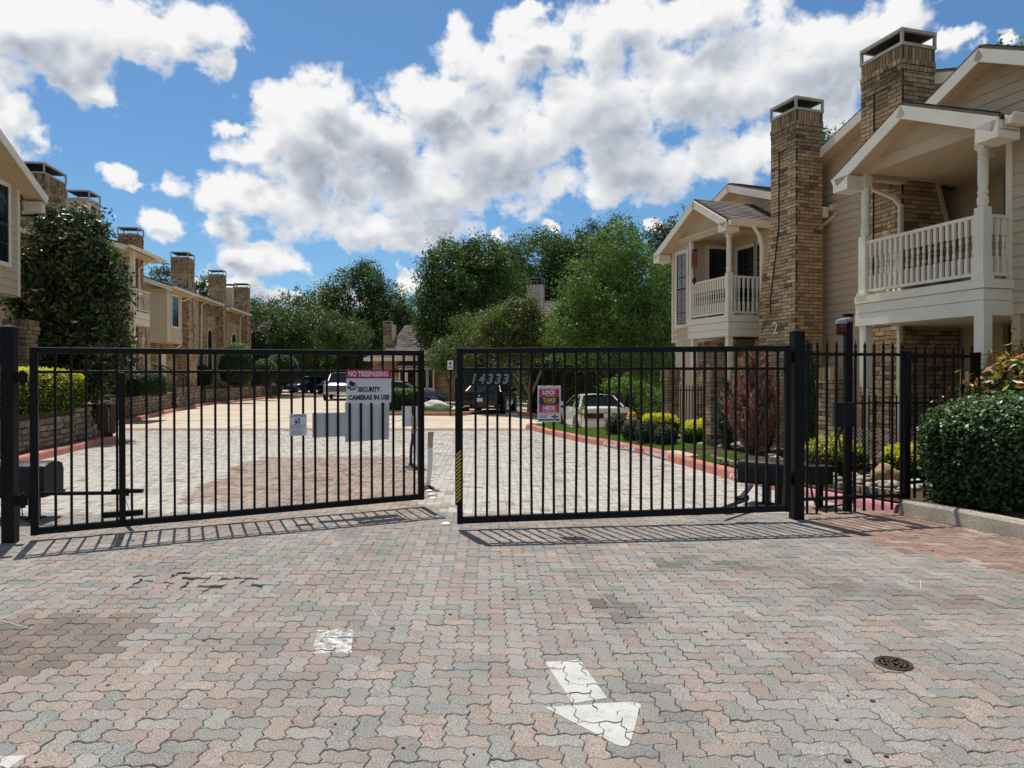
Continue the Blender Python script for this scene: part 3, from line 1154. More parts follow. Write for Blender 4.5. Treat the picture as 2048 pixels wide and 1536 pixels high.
def scatter_stones(n, f, size):
    for _ in range(n):
        x, y = f()
        o = link('river_stone', rr.choice(RIVER), bed)
        s = size * rr.uniform(0.65, 1.5)
        o.location = (x, y, bed_z(x, y) + s * 0.22)
        o.scale = (s, s, s)
        o.rotation_euler = (rr.uniform(-0.3, 0.3), rr.uniform(-0.3, 0.3), rr.uniform(0, 6.3))


scatter_stones(150, lambda: ((lambda y: (rk(y) + rr.uniform(0.2, 1.5), y))(rr.uniform(8.9, 11.2))), 0.085)
scatter_stones(130, lambda: ((lambda y: (rk(y) + 1.08 + rr.uniform(0.0, 0.75), y))(rr.uniform(14.3, 17.5))), 0.075)
many = MB()
for _ in range(420):
    y = rr.uniform(8.7, 17.5)
    x = rk(y) + rr.uniform(1.2, 3.2) if not 12.9 < y < 14.3 else rk(y) + rr.uniform(2.0, 3.2)
    me = rr.choice(RIVER)
    s = 0.07 * rr.uniform(0.7, 1.5)
    a = rr.uniform(0, 6.3)
    many.raw([(x + s * (v.co.x * math.cos(a) - v.co.y * math.sin(a)), y + s * (v.co.x * math.sin(a) + v.co.y * math.cos(a)), bed_z(x, y) + s * (0.2 + v.co.z)) for v in me.vertices],
             [tuple(p.vertices) for p in me.polygons], 0, rr.choice([(0.40, 0.34, 0.29), (0.33, 0.27, 0.23), (0.44, 0.40, 0.36), (0.24, 0.21, 0.19)]))
stuff(many.build('river_stone_spread', M['stone_river'], bed, smooth=True))


def boulder(name, label, loc, r, m, seed, flat, rz=0.0, cat='boulder'):
    o = link(name, blob_mesh(name, m, r, 3, 0.22, seed, flat))
    o.location = loc
    o.rotation_euler = (0, 0, rz)
    return tag(o, label, cat)


boulder('boulder', 'brown weathered boulder among the river stones inside the fence', (5.02, 9.55, 0.26), 0.20, M['boulder_tan'], 4, (1.05, 0.8, 0.75))
boulder('boulder', 'pale flat boulder on the grass island beside the clipped hedge', (-3.35, 31.0, 0.30), 0.52, M['boulder_white'], 7, (1.45, 0.7, 0.52))
# small stone edging along the bed
edge = MB()
for k in range(46):
    y = 8.6 + k * 0.085
    x = rk(y) + 0.18 + rr.uniform(-0.02, 0.02)
    edge.cbox((x, y, 0.19), (0.10, 0.075, 0.07 + rr.uniform(-0.02, 0.03)), 0, (0.3 * rr.uniform(0.7, 1.2), 0.26, 0.2))
stuff(edge.build('stone_edging', M['stone'], bed))

# ------------------------------------------------------------------ left terrace
b = MB()
T1 = [(-8.15, 3.0), (-8.55, 9.5), (-9.16, 12.28), (-9.4, 13.5), (-9.9, 16.1), (-10.05, 17.2)]
T2 = [(-13.15, 22.6), (-13.5, 23.9), (-16.1, 33.6), (-17.9, 41.0), (-18.5, 50.5), (-19.9, 62.0)]
TOP = 0.80


def slab(name, line, xl, z, m):
    b = MB()
    top = [(x - 0.25, y, z) for x, y in line] + [(xl, line[-1][1], z), (xl, line[0][1], z)]
    bot = [(p[0], p[1], -0.1) for p in top]
    n = len(top)
    b.raw(top + bot, [tuple(range(n))] + [(a, n + a, n + (a + 1) % n, (a + 1) % n) for a in range(n)])
    return setting(b.build(name, m))


slab('terrace_near', T1, -45, TOP, M['soil'])
slab('terrace_far', T2, -60, 0.9, M['lawn_soil'])
b = MB()
for k in range(6):
    b.box(-14.6, 17.25, -0.05, -11.25 - k * 0.36, 19.62, 0.15 * (k + 1))
b.raw([(-11.4, 19.75, -0.1), (-12.7, 21.7, -0.1), (-13.4, 22.6, -0.1), (-20, 22.6, -0.1), (-20, 19.75, -0.1), (-11.4, 19.75, 0.8), (-12.7, 21.7, 0.84), (-13.4, 22.6, 0.88), (-20, 22.6, 0.88), (-20, 19.75, 0.8)],
      [(5, 6, 7, 8, 9), (0, 5, 9, 4), (0, 1, 6, 5), (1, 2, 7, 6)])
setting(b.build('garden_steps', mat('step_stone', (0.17, 0.14, 0.105), rough=0.95, var=0.35, scale=3, spec=0.1)))
STONE_COLS = [(0.24, 0.185, 0.125), (0.20, 0.16, 0.115), (0.285, 0.225, 0.155), (0.16, 0.13, 0.095), (0.25, 0.205, 0.155), (0.21, 0.155, 0.10)]


def stone_wall(label, line, h0, h1, singles, cap=True, sw=0.24, sh=0.125):
    """Dry stone retaining wall: a core with every stone set proud of it."""
    b = MB()
    for (x0, y0), (x1, y1) in zip(line, line[1:]):
        d = Vector((x1 - x0, y1 - y0, 0)).normalized()
        nrm = Vector((d.y, -d.x, 0))
        L = math.hypot(x1 - x0, y1 - y0)
        b.frame((x0, y0, 0), d, nrm)
        b.box(-0.02, -0.30, -0.1, L + 0.02, -0.035, max(h0, h1) - 0.02)
    w = b.build('retaining_wall', M['mortar'])
    tag(w, label, 'retaining wall', 'stone retaining walls along the left kerb')
    Ltot = sum(math.hypot(x1 - x0, y1 - y0) for (x0, y0), (x1, y1) in zip(line, line[1:]))
    rest = MB()
    cnt = 0
    s0 = 0.0
    for (x0, y0), (x1, y1) in zip(line, line[1:]):
        d = Vector((x1 - x0, y1 - y0, 0)).normalized()
        nrm = Vector((d.y, -d.x, 0))
        L = math.hypot(x1 - x0, y1 - y0)
        z = 0.03
        row = 0
        while True:
            hh = sh * rr.uniform(0.85, 1.25)
            zmax = h0 + (h1 - h0) * (s0 + L / 2) / Ltot
            if z + hh > zmax + 0.03:
                break
            u = -rr.uniform(0, 0.12)
            while u < L:
                lw = sw * rr.uniform(0.6, 1.45)
                ua, ub = max(0, u), min(L, u + lw)
                if ub - ua > 0.05:
                    m_ = 0.012
                    pr_ = rr.uniform(0.0, 0.035)
                    c = (lambda q, s: tuple(k * s for k in q))(rr.choice(STONE_COLS), rr.uniform(0.75, 1.25))
                    j = lambda: rr.uniform(-0.011, 0.011)
                    v = [(ua + m_ + j(), -0.10, z + 0.006 + j()), (ub - m_ + j(), -0.10, z + 0.006 + j()), (ub - m_ + j(), -0.10, z + hh - 0.006 + j()), (ua + m_ + j(), -0.10, z + hh - 0.006 + j())]
                    q = 0.016
                    v2 = [(ua + m_ + q + j(), pr_ - 0.012, z + 0.006 + q), (ub - m_ - q + j(), pr_ - 0.012, z + 0.006 + q), (ub - m_ - q + j(), pr_, z + hh - 0.006 - q + j()), (ua + m_ + q + j(), pr_, z + hh - 0.006 - q + j())]
                    v1 = [(a[0], pr_ - 0.03, a[2]) for a in v]
                    fs = [(3, 2, 1, 0), (8, 9, 10, 11)] + [(a, (a + 1) % 4, 4 + (a + 1) % 4, 4 + a) for a in range(4)] + [(4 + a, 4 + (a + 1) % 4, 8 + (a + 1) % 4, 8 + a) for a in range(4)]
                    tgt = MB() if cnt < singles else rest
                    tgt.frame((x0, y0, 0), d, nrm)
                    tgt.raw(v + v1 + v2, fs, 0, c)
                    if tgt is not rest:
                        tgt.build('stone', M['stone'], w)
                    cnt += 1
                u += lw
            z += hh
            row += 1
        s0 += L
    if rest.f:
        stuff(rest.build('stone_courses', M['stone'], w))
    return w


stone_wall('stone retaining wall under the yellow-topped hedge by the left gate post', T1[2:5] + [(-10.0, 16.9)], 0.84, 0.90, 298)
stone_wall('long stone retaining wall beyond the garden steps on the left', [(-13.2, 22.6), (-13.5, 23.9), (-16.1, 33.6)], 0.88, 1.02, 298)
stone_wall('far stone retaining wall in front of the arched-window house', [(-16.2, 34.3), (-17.9, 41.0)], 1.10, 1.10, 0, sw=0.3, sh=0.15)
stone_wall('farthest stone retaining wall below the round clipped shrubs', [(-18.1, 42.0), (-18.5, 50.5), (-19.3, 57)], 1.05, 1.0, 0, sw=0.3, sh=0.15)
# short return of the second wall beside the steps
stone_wall('short stone wall curving from the garden steps to the long wall', [(-13.0, 19.55), (-11.15, 19.65), (-12.45, 21.6), (-13.2, 22.55)], 0.78, 0.88, 60)
stone_wall('stepped end of the near stone wall at the garden steps', [(-10.0, 16.95), (-10.3, 17.6)], 0.62, 0.35, 20)

# ================================================================== GATES, POSTS, FENCE
BLK = M['black_metal']


def square_bar(mb, x, z0, z1, s, y=0.0):
    mb.box(x - s / 2, y - s / 2, z0, x + s / 2, y + s / 2, z1)


def gate_leaf(label, p0, p1, zb0, zb1, zt0, zt1, bars, mid, stile=0.06, wob=0.0):
    """A gate leaf hung between two plan points; local x runs along it, local -y faces the street."""
    d = Vector((p1[0] - p0[0], p1[1] - p0[1]))
    L = d.length
    t_ = thing('gate_leaf', label, 'gate', (p0[0], p0[1], 0), math.atan2(d.y, d.x))
    zb = lambda x: zb0 + (zb1 - zb0) * x / L
    zt = lambda x: zt0 + (zt1 - zt0) * x / L

    def rail(name, za, zc, th, dep):
        b = MB()
        h = th / 2
        b.raw([(0, -dep / 2, za - h), (L, -dep / 2, zc - h), (L, dep / 2, zc - h), (0, dep / 2, za - h),
               (0, -dep / 2, za + h), (L, -dep / 2, zc + h), (L, dep / 2, zc + h), (0, dep / 2, za + h)],
              [(0, 3, 2, 1), (4, 5, 6, 7), (0, 1, 5, 4), (1, 2, 6, 5), (2, 3, 7, 6), (3, 0, 4, 7)])
        return b.build(name, BLK, t_, bevel=0.004)
    rail('top_rail', zt0 - 0.03, zt1 - 0.03, 0.06, 0.05)
    rail('bottom_rail', zb0 + 0.035, zb1 + 0.035, 0.07, 0.05)
    rail('middle_rail', mid[0], mid[1], 0.03, 0.034)
    for x in (stile / 2, L - stile / 2):
        b = MB()
        square_bar(b, x, zb(x) - 0.004, zt(x) + 0.004, stile)
        b.build('stile', BLK, t_, bevel=0.005)
    for k, x in enumerate(bars):
        b = MB()
        s = 0.0235
        j = wob * math.sin(k * 2.3)
        zz0, zz1 = zb(x) + 0.06, zt(x) - 0.05
        h = s / 2
        prev = None
        lv = [zz0, zz0 + (zz1 - zz0) * 0.33, zz0 + (zz1 - zz0) * 0.66, zz1]
        v = []
        for q, z in enumerate(lv):
            dx = x + j * (0, 0.7, 1.0, 0.2)[q]
            v += [(dx - h, -h, z), (dx + h, -h, z), (dx + h, h, z), (dx - h, h, z)]
        f = []
        for q in range(3):
            f += [(q * 4 + a, q * 4 + (a + 1) % 4, q * 4 + 4 + (a + 1) % 4, q * 4 + 4 + a) for a in range(4)]
        b.raw(v, f)
        b.build('bar', BLK, t_)
    return t_, L, zb, zt


L_LEFT = 4.072
barsL = [0.075 + k * (L_LEFT - 0.13) / 29.5 for k in range(1, 30)]
leafL, LL, zbL, ztL = gate_leaf('left black steel gate leaf swung slightly inwards with the white signs on it',
                                (-4.72, 6.95), (-1.098, 8.81), 0.055, 0.09, 1.897, 1.932, barsL, (1.655, 1.68), stile=0.068, wob=0.004)
b = MB()
square_bar(b, 0.79, 0.10, 1.655, 0.06)
b.build('brace', BLK, leafL, bevel=0.005)
b = MB()
b.box(0.60, 0.034, 0.155, 0.98, 0.075, 0.215)
b.build('operator_bracket', BLK, leafL, bevel=0.004)

L_R = 3.687
barsR = [0.075 + k * (L_R - 0.15) / 29.6 for k in range(1, 30)]
leafR, LR, zbR, ztR = gate_leaf('right black steel gate leaf with a house number plate and striped safety edge',
                                (-0.577, 7.45), (3.085, 7.88), 0.065, 0.115, 1.907, 1.953, barsR, (1.69, 1.70), stile=0.06, wob=0.009)
b = MB()
b.box(0.09, -0.03, 1.515, 0.585, -0.020, 1.668)
plate = b.build('number_plate', M['black_plastic'], leafR)
for k, ch in enumerate('14333'):
    x = 0.145 + k * 0.083
    text_part(ch, 0.040 if ch == '1' else 0.066, 0.105, (x + (0.012 if ch == '1' else 0), -0.0305, 1.535), (1, 0, 0), (0, 0, 1), M['sign_white'], plate, 'numeral', outline=0.019, shear=0.25)
b = MB()
b.box(-0.022, -0.062, 0.27, 0.046, -0.032, 1.60)
edge_ = b.build('safety_edge', M['black_metal'], leafR, bevel=0.006, seg=2)
b = MB()
z = 0.29
while z < 0.79:
    x0, x1 = -0.012, 0.038
    b.face([(x0, -0.0635, z), (x1, -0.0635, z + 0.05), (x1, -0.0635, z + 0.072), (x0, -0.0635, z + 0.022)])
    z += 0.0405
b.build('hazard_stripes', M['sign_yellow'], edge_)
b = MB()
b.box(3.05, 0.034, 0.10, 3.36 - 0.05, 0.065, 0.135)
b.build('operator_bracket', BLK, leafR)


def gate_post(label, x, y, h, s, cap=True):
    t_ = thing('gate_post', label, 'gate post', (x, y, 0), R(8))
    b = MB()
    square_bar(b, 0, -0.1, h, s)
    b.build('shaft', M['black_post'], t_, bevel=0.006, seg=2)
    b = MB()
    b.raw([(-s / 2 - 0.004, -s / 2 - 0.004, h), (s / 2 + 0.004, -s / 2 - 0.004, h), (s / 2 + 0.004, s / 2 + 0.004, h), (-s / 2 - 0.004, s / 2 + 0.004, h), (0, 0, h + 0.03)],
          [(0, 1, 4), (1, 2, 4), (2, 3, 4), (3, 0, 4), (3, 2, 1, 0)])
    b.build('cap', M['black_post'], t_)
    return t_


gp = gate_post('square black gate post at the left gate leaf, in front of the brick pillar', -4.885, 6.90, 2.09, 0.112)
for z in (0.35, 1.55):
    b = MB()
    b.box(0.066, -0.02, z, 0.15, 0.02, z + 0.10)
    b.lathe((0.115, 0, z - 0.02), [(0.022, 0), (0.022, 0.14)], 10)
    b.build('hinge', BLK, gp)
gp = gate_post('square black gate post between the right gate leaf and the spear fence', 3.22, 8.02, 2.12, 0.124)
for z in (0.40, 1.78):
    b = MB()
    b.box(-0.14, -0.03, z, -0.062, 0.03, z + 0.11)
    b.lathe((-0.095, 0, z - 0.02), [(0.024, 0), (0.024, 0.16)], 10)
    b.build('hinge', BLK, gp)

SPEAR = [(0.012, 0), (0.017, 0.006), (0.017, 0.016), (0.009, 0.022), (0.012, 0.032), (0.019, 0.05), (0.013, 0.075), (0.004, 0.105), (0.002, 0.125)]


def spear_fence(label, p0, p1, z_rails, z0, z_top, n, s=0.022, group=None, rail=0.035, spear=1.0, first=0.5, name='spear_fence', posts=()):
    d = Vector((p1[0] - p0[0], p1[1] - p0[1]))
    L = d.length
    t_ = thing(name, label, 'fence', (p0[0], p0[1], 0), math.atan2(d.y, d.x), group)
    for z in z_rails:
        b = MB()
        b.box(0, -rail / 2, z - rail / 2, L, rail / 2, z + rail / 2)
        b.build('rail', BLK, t_)
    b = MB()
    square_bar(b, 0, z0, z_top - 0.12 * spear, s)
    b.lathe((0, 0, z_top - 0.125 * spear), [(r_ * spear, q * spear) for r_, q in SPEAR], 8)
    me = b.mesh('picket', [BLK])
    for k in range(n):
        o = link('picket', me, t_)
        o.location = ((k + first) * L / n, 0, 0)
    for x, zt_, w in posts:
        b = MB()
        square_bar(b, x, 0.0, zt_, w)
        b.box(x - w / 2 - 0.004, -w / 2 - 0.004, zt_, x + w / 2 + 0.004, w / 2 + 0.004, zt_ + 0.012)
        b.build('post', M['black_post'], t_, bevel=0.003)
    return t_


spear_fence('black spear-topped fence between the right gate post and the kerb end', (3.30, 8.06), (4.64, 8.36), (1.868, 0.215), 0.05, 2.03, 11, posts=((1.375, 1.90, 0.075),))
spear_fence('black spear-topped fence running behind the dark clipped hedge', (4.70, 8.38), (5.75, 8.80), (1.862, 0.36), 0.17, 2.03, 7, posts=((1.12, 1.90, 0.085),))
spear_fence('low black patio fence in front of the balcony house with the dark doorway', (5.05, 10.55), (6.9, 10.75), (1.22, 0.30), 0.18, 1.36, 17, s=0.015, rail=0.022, spear=0.75)
spear_fence('low black patio fence beside the chimney with the number two', (4.05, 17.2), (4.95, 15.2), (1.30, 0.42), 0.2, 1.45, 20, s=0.016, rail=0.024, spear=0.75)


def chain_mesh(label, p0, p1, z0, z1):
    """Wire netting fixed to the foot of the patio fence."""
    d = Vector((p1[0] - p0[0], p1[1] - p0[1], 0))
    L = d.length
    d.normalize()
    b = MB()
    b.frame((p0[0], p0[1] - 0.03, 0), d, (-d.y, d.x, 0))
    s = 0.06
    H = z1 - z0
    k = -int(H / s)
    while k * s < L:
        for sg in (1, -1):
            ua, za, ub, zb_ = k * s, (z0 if sg > 0 else z1), k * s + H, (z1 if sg > 0 else z0)
            ta, tb = max(0, -ua / H), min(1, (L - ua) / H)
            if tb > ta:
                b.tube([(ua + H * ta, 0, za + (zb_ - za) * ta), (ua + H * tb, 0, za + (zb_ - za) * tb)], 0.0018, 3, caps=False)
        k += 1
    tag(b.build('wire_netting', M['steel']), label, 'wire netting')
    return b


chain_mesh('wire netting along the foot of the low patio fence', (5.05, 10.55), (6.9, 10.75), 0.18, 0.85)

# ------------------------------------------------------------------ signs on the left leaf (local frame of the leaf)
def on_leaf(name, label, cat, leaf):
    t_ = thing(name, label, cat, leaf.location, leaf.rotation_euler[2])
    return t_


s1 = on_leaf('warning_sign', 'white sign with a red NO TRESPASSING band and security camera picture', 'sign', leafL)
b = MB()
b.box(3.105, -0.022, 1.300, 3.650, -0.017, 1.696)
b.build('panel', M['sign_white'], s1)
b = MB()
b.box(3.105, -0.0245, 1.590, 3.650, -0.0225, 1.696)
band = b.build('red_band', M['sign_red'], s1)
text_part('NO TRESPASSING', 0.485, 0.066, (3.128, -0.0245, 1.611), (1, 0, 0), (0, 0, 1), M['sign_white'], band, bold=0.042)
text_part('SECURITY', 0.275, 0.062, (3.242, -0.022, 1.428), (1, 0, 0), (0, 0, 1), M['sign_black'], s1, bold=0.048)
text_part('CAMERAS IN USE', 0.50, 0.062, (3.128, -0.022, 1.332), (1, 0, 0), (0, 0, 1), M['sign_black'], s1, bold=0.048)
b = MB()     # the camera picture: body, lens ring, bracket
b.frame((3.17, -0.0232, 1.525), (0.86, 0, -0.5), (0, 1, 0), (0.5, 0, 0.86))
b.face([(-0.035, 0, -0.024), (0.040, 0, -0.030), (0.040, 0, 0.030), (-0.035, 0, 0.028)])
b.frame((3.125, -0.0232, 1.475), (1, 0, 0), (0, 1, 0))
b.face([(-0.008, 0, -0.008), (0.032, 0, -0.008), (0.032, 0, 0.022), (-0.008, 0, 0.022)])
b.face([(0.024, 0, -0.024), (0.085, 0, -0.022), (0.085, 0, -0.008), (0.024, 0, -0.004)])
ring = [(math.cos(2 * math.pi * k / 18), math.sin(2 * math.pi * k / 18)) for k in range(18)]
b.frame((3.207, -0.0242, 1.492), (1, 0, 0), (0, 1, 0))
b.face([(0.026 * c, 0, 0.026 * s) for c, s in ring])
b.build('camera_picture', M['sign_black'], s1)
b = MB()
b.frame((3.207, -0.0252, 1.492), (1, 0, 0), (0, 1, 0))
for r0, r1 in ((0.016, 0.021), (0.005, 0.010)):
    for k in range(18):
        c0, s0 = ring[k]
        c1, s1_ = ring[(k + 1) % 18]
        b.face([(r0 * c0, 0, r0 * s0), (r1 * c0, 0, r1 * s0), (r1 * c1, 0, r1 * s1_), (r0 * c1, 0, r0 * s1_)])
b.build('lens_rings', M['sign_white'], s1)

s2 = on_leaf('warning_sign', 'small grey WARNING sign on the left gate leaf beside the blank plates', 'sign', leafL)
b = MB()
b.box(2.457, -0.020, 0.935, 2.648, -0.015, 1.187)
b.build('panel', M['sign_white'], s2, bevel=0.003)
b = MB()
b.box(2.465, -0.0215, 1.150, 2.640, -0.0205, 1.1525)
b.face([(2.470, -0.0212, 1.158), (2.492, -0.0212, 1.158), (2.481, -0.0212, 1.178)])
for z in (1.030, 1.02, 1.0, 0.986, 0.972, 0.958, 0.946):
    b.face([(2.468, -0.0212, z), (2.468 + 0.168 * rr.uniform(0.7, 1.0), -0.0212, z), (2.468 + 0.168 * 0.8, -0.0212, z + 0.003), (2.468, -0.0212, z + 0.003)])
# pinched-hand pictogram
b.face([(2.515, -0.0212, 1.082), (2.548, -0.0212, 1.082), (2.548, -0.0212, 1.108), (2.515, -0.0212, 1.108)])
b.face([(2.556, -0.0212, 1.060), (2.570, -0.0212, 1.060), (2.570, -0.0212, 1.142), (2.556, -0.0212, 1.142)])
b.face([(2.520, -0.0212, 1.118), (2.552, -0.0212, 1.124), (2.552, -0.0212, 1.130), (2.518, -0.0212, 1.130)])
b.face([(2.510, -0.0212, 1.060), (2.520, -0.0212, 1.058), (2.545, -0.0212, 1.078), (2.532, -0.0212, 1.078)])
b.build('print', M['sign_black'], s2)
text_part('WARNING', 0.132, 0.021, (2.500, -0.020, 1.157), (1, 0, 0), (0, 0, 1), M['sign_black'], s2, bold=0.012)
text_part('Moving Gate Can Cause\nSerious Injury or Death', 0.165, 0.026, (2.469, -0.020, 1.036), (1, 0, 0), (0, 0, 1), M['sign_black'], s2, bold=0.004)

s3 = on_leaf('blank_sign_plate', 'large blank grey plate hung behind the gate bars under the trespass sign', 'sign', leafL)
b = MB()
b.raw([(3.10, 0.020, 0.835), (3.635, 0.020, 0.850), (3.640, 0.020, 1.312), (3.10, 0.020, 1.306), (3.10, 0.026, 0.835), (3.635, 0.026, 0.850), (3.640, 0.026, 1.312), (3.10, 0.026, 1.306)],
      [(0, 1, 2, 3), (7, 6, 5, 4), (0, 4, 5, 1), (1, 5, 6, 2), (2, 6, 7, 3), (3, 7, 4, 0)])
b.build('panel', M['sign_grey'], s3)
b = MB()
b.raw([(3.16, 0.0165, 1.305), (3.60, 0.0165, 1.308), (3.47, 0.0150, 1.265), (3.36, 0.0150, 1.268)], [(0, 3, 2, 1)])
b.build('torn_label', M['sign_white'], s3)
s4 = on_leaf('blank_sign_plate', 'smaller blank grey plate behind the gate bars left of the large plate', 'sign', leafL)
b = MB()
b.box(2.722, 0.028, 0.905, 3.126, 0.033, 1.190)
b.build('panel', M['sign_grey'], s4, bevel=0.003)
b = MB()
for z in (0.93, 1.17):
    b.lathe((3.112, 0.0245, z), [(0.005, 0.0), (0.005, 0.004)], 8)
b.build('bolt', M['steel'], s4)

s5 = on_leaf('anti_theft_sign', 'pink, black and yellow LOCK TAKE HIDE sign on the right gate leaf', 'sign', leafR)
b = MB()
b.box(0.852, -0.019, 1.128, 1.102, -0.014, 1.512)
b.build('panel', M['sign_white'], s5, bevel=0.004)
for nm, m_, z0, z1 in (('pink_band', 'sign_crimson', 1.395, 1.478), ('black_band', 'sign_black', 1.312, 1.394), ('pink_band', 'sign_crimson', 1.228, 1.311), ('foot_band', 'sign_black', 1.142, 1.160)):
    b = MB()
    b.box(0.868, -0.0205, z0, 1.086, -0.0195, z1)
    b.build(nm, M[m_], s5)
for z in (1.484, 1.211):
    b = MB()
    b.box(0.868, -0.0205, z, 1.086, -0.0195, z + 0.010)
    b.build('yellow_band', M['sign_yellow'], s5)
for wd, z, h, w, m_ in (('LOCK', 1.420, 0.047, 0.140, 'sign_white'), ('TAKE', 1.337, 0.047, 0.140, 'sign_yellow'), ('HIDE', 1.253, 0.047, 0.128, 'sign_white')):
    text_part(wd, w, h, (0.977 - w / 2, -0.0205, z), (1, 0, 0), (0, 0, 1), M[m_], s5, bold=0.05)
for wd, z, w, m_ in (('YOUR CAR', 1.401, 0.10, 'sign_white'), ('YOUR KEYS', 1.319, 0.105, 'sign_yellow'), ('YOUR BELONGINGS', 1.234, 0.165, 'sign_white')):
    text_part(wd, w, 0.013, (0.977 - w / 2, -0.0205, z), (1, 0, 0), (0, 0, 1), M[m_], s5, bold=0.01)
text_part('1 800 CAR WATCH', 0.13, 0.010, (0.912, -0.0205, 1.146), (1, 0, 0), (0, 0, 1), M['sign_white'], s5)
b = MB()
for k in range(4):
    b.face([(0.874, -0.0192, 1.196 - k * 0.008), (0.965 - (k % 2) * 0.012, -0.0192, 1.196 - k * 0.008), (0.965 - (k % 2) * 0.012, -0.0192, 1.1995 - k * 0.008), (0.874, -0.0192, 1.1995 - k * 0.008)])
for k, (cx, cz) in enumerate(((1.012, 1.184), (1.036, 1.194), (1.036, 1.175), (1.060, 1.184))):
    b.face([(cx + 0.016 * c, -0.0192 - 0.0002 * k, cz + 0.008 * s) for c, s in ring])
b.build('fine_print', M['sign_black'], s5)

# ------------------------------------------------------------------ gate operators
def operator(label, loc, rz, L=0.62, Wd=0.40, H=0.36, zb_=0.42, legs=((-0.1, 0), (0.12, 0)), cover=True):
    t_ = thing('gate_operator', label, 'gate motor', loc, rz)
    prof = [(-Wd / 2, 0), (-Wd / 2, H * 0.72), (-Wd / 2 * 0.86, H * 0.90), (-Wd / 2 * 0.5, H * 0.98), (0, H), (Wd / 2 * 0.5, H * 0.98), (Wd / 2 * 0.86, H * 0.90), (Wd / 2, H * 0.72), (Wd / 2, 0)]
    b = MB()
    n = len(prof)
    v = []
    for x, k in ((-L / 2, 0.93), (-L / 2 + 0.03, 1.0), (L / 2 - 0.03, 1.0), (L / 2, 0.93)):
        v += [(x, y * k, zb_ + z * (0.5 + 0.5 * k)) for y, z in prof]
    f = [tuple(range(n)), tuple(range(4 * n - 1, 3 * n - 1, -1))]
    for r_ in range(3):
        f += [(r_ * n + a, r_ * n + a + 1, (r_ + 1) * n + a + 1, (r_ + 1) * n + a) for a in range(n - 1)]
    b.raw(v, f)
    b.build('cover', M['black_plastic'], t_, bevel=0.008, seg=2, angle=35)
    b = MB()
    b.box(-L / 2 - 0.012, -Wd / 2 - 0.012, zb_ - 0.022, L / 2 + 0.012, Wd / 2 + 0.012, zb_ + 0.004)
    b.build('base_plate', BLK, t_, bevel=0.003)
    for x, y in legs:
        b = MB()
        b.box(x - 0.045, y - 0.045, -0.02, x + 0.045, y + 0.045, zb_ - 0.02)
        b.box(x - 0.085, y - 0.085, 0.0, x + 0.085, y + 0.085, 0.012)
        b.build('leg', BLK, t_)
    return t_


def bar_between(mb, p, q, w, h):
    p, q = Vector(p), Vector(q)
    d = (q - p)
    L = d.length
    d.normalize()
    s = d.cross(Vector((0, 0, 1))).normalized()
    u = s.cross(d)
    mb.frame(p, d, s, u)
    mb.box(0, -w / 2, -h / 2, L, w / 2, h / 2)


opL = operator('black gate motor box behind the left gate post with its arm reaching to the gate', (-5.55, 8.05, 0), R(6), L=0.66, Wd=0.44, H=0.36, zb_=0.29)
opR = operator('black gate motor box behind the right gate leaf with a bent arm', (3.20, 8.98, 0), R(-38), L=0.58, Wd=0.36, H=0.28, zb_=0.29, legs=((0.02, 0.02), (0.2, -0.05)))


def world_part(name, mb, m, owner, **k):
    """Part given in world coordinates, parented to a thing."""
    o = mb.build(name, m, owner, **k)
    o.matrix_parent_inverse = (Matrix.Translation(owner.location) @ Matrix.Rotation(owner.rotation_euler[2], 4, 'Z')).inverted()
    return o


b = MB()
bar_between(b, (-5.30, 7.78, 0.325), (-4.25, 7.86, 0.322), 0.05, 0.035)
world_part('arm', b, BLK, opL)
b = MB()
bar_between(b, (-4.42, 7.84, 0.345), (-4.10, 7.87, 0.342), 0.06, 0.04)
world_part('arm', b, BLK, opL)
b = MB()
bar_between(b, (-4.28, 7.86, 0.30), (-3.99, 7.45, 0.19), 0.045, 0.025)
world_part('arm_link', b, M['steel'], opL)
b = MB()
b.lathe((-4.28, 7.86, 0.28), [(0.03, 0), (0.03, 0.09)], 12)
world_part('pivot', b, BLK, opL)
b = MB()
bar_between(b, (2.95, 8.74, 0.275), (2.74, 8.46, 0.17), 0.05, 0.03)
bar_between(b, (2.80, 8.50, 0.17), (2.70, 8.42, 0.15), 0.10, 0.05)
world_part('arm', b, BLK, opR)
b = MB()
bar_between(b, (2.80, 8.46, 0.145), (2.36, 7.98, 0.125), 0.045, 0.025)
world_part('arm_link', b, BLK, opR)
b = MB()
b.tube([(-5.25, 7.85, 0.38), (-5.33, 7.7, 0.25), (-5.30, 7.68, 0.06), (-5.2, 7.75, 0.0)], 0.012, 8)
world_part('cable', b, M['rubber'], opL)

jbx = thing('junction_box', 'black steel box on a leg behind the spear fence beside the gate post', 'electric box', (3.77, 8.75, 0), R(4))
b = MB()
b.box(-0.15, -0.10, 0.29, 0.15, 0.10, 0.50)
b.build('cabinet', M['black_plastic'], jbx, bevel=0.006)
b = MB()
b.box(-0.16, -0.11, 0.50, 0.16, 0.11, 0.515)
b.build('lid', M['black_plastic'], jbx)
b = MB()
b.box(0.0, -0.03, -0.02, 0.06, 0.03, 0.29)
b.build('leg', BLK, jbx)
b = MB()
b.tube([(-0.09, 0, 0.29), (-0.07, -0.01, 0.14), (-0.02, -0.02, 0.02), (0.15, -0.04, 0.012), (0.30, -0.06, 0.04), (0.33, -0.10, 0.16)], 0.013, 8)
b.build('conduit', M['rubber'], jbx)

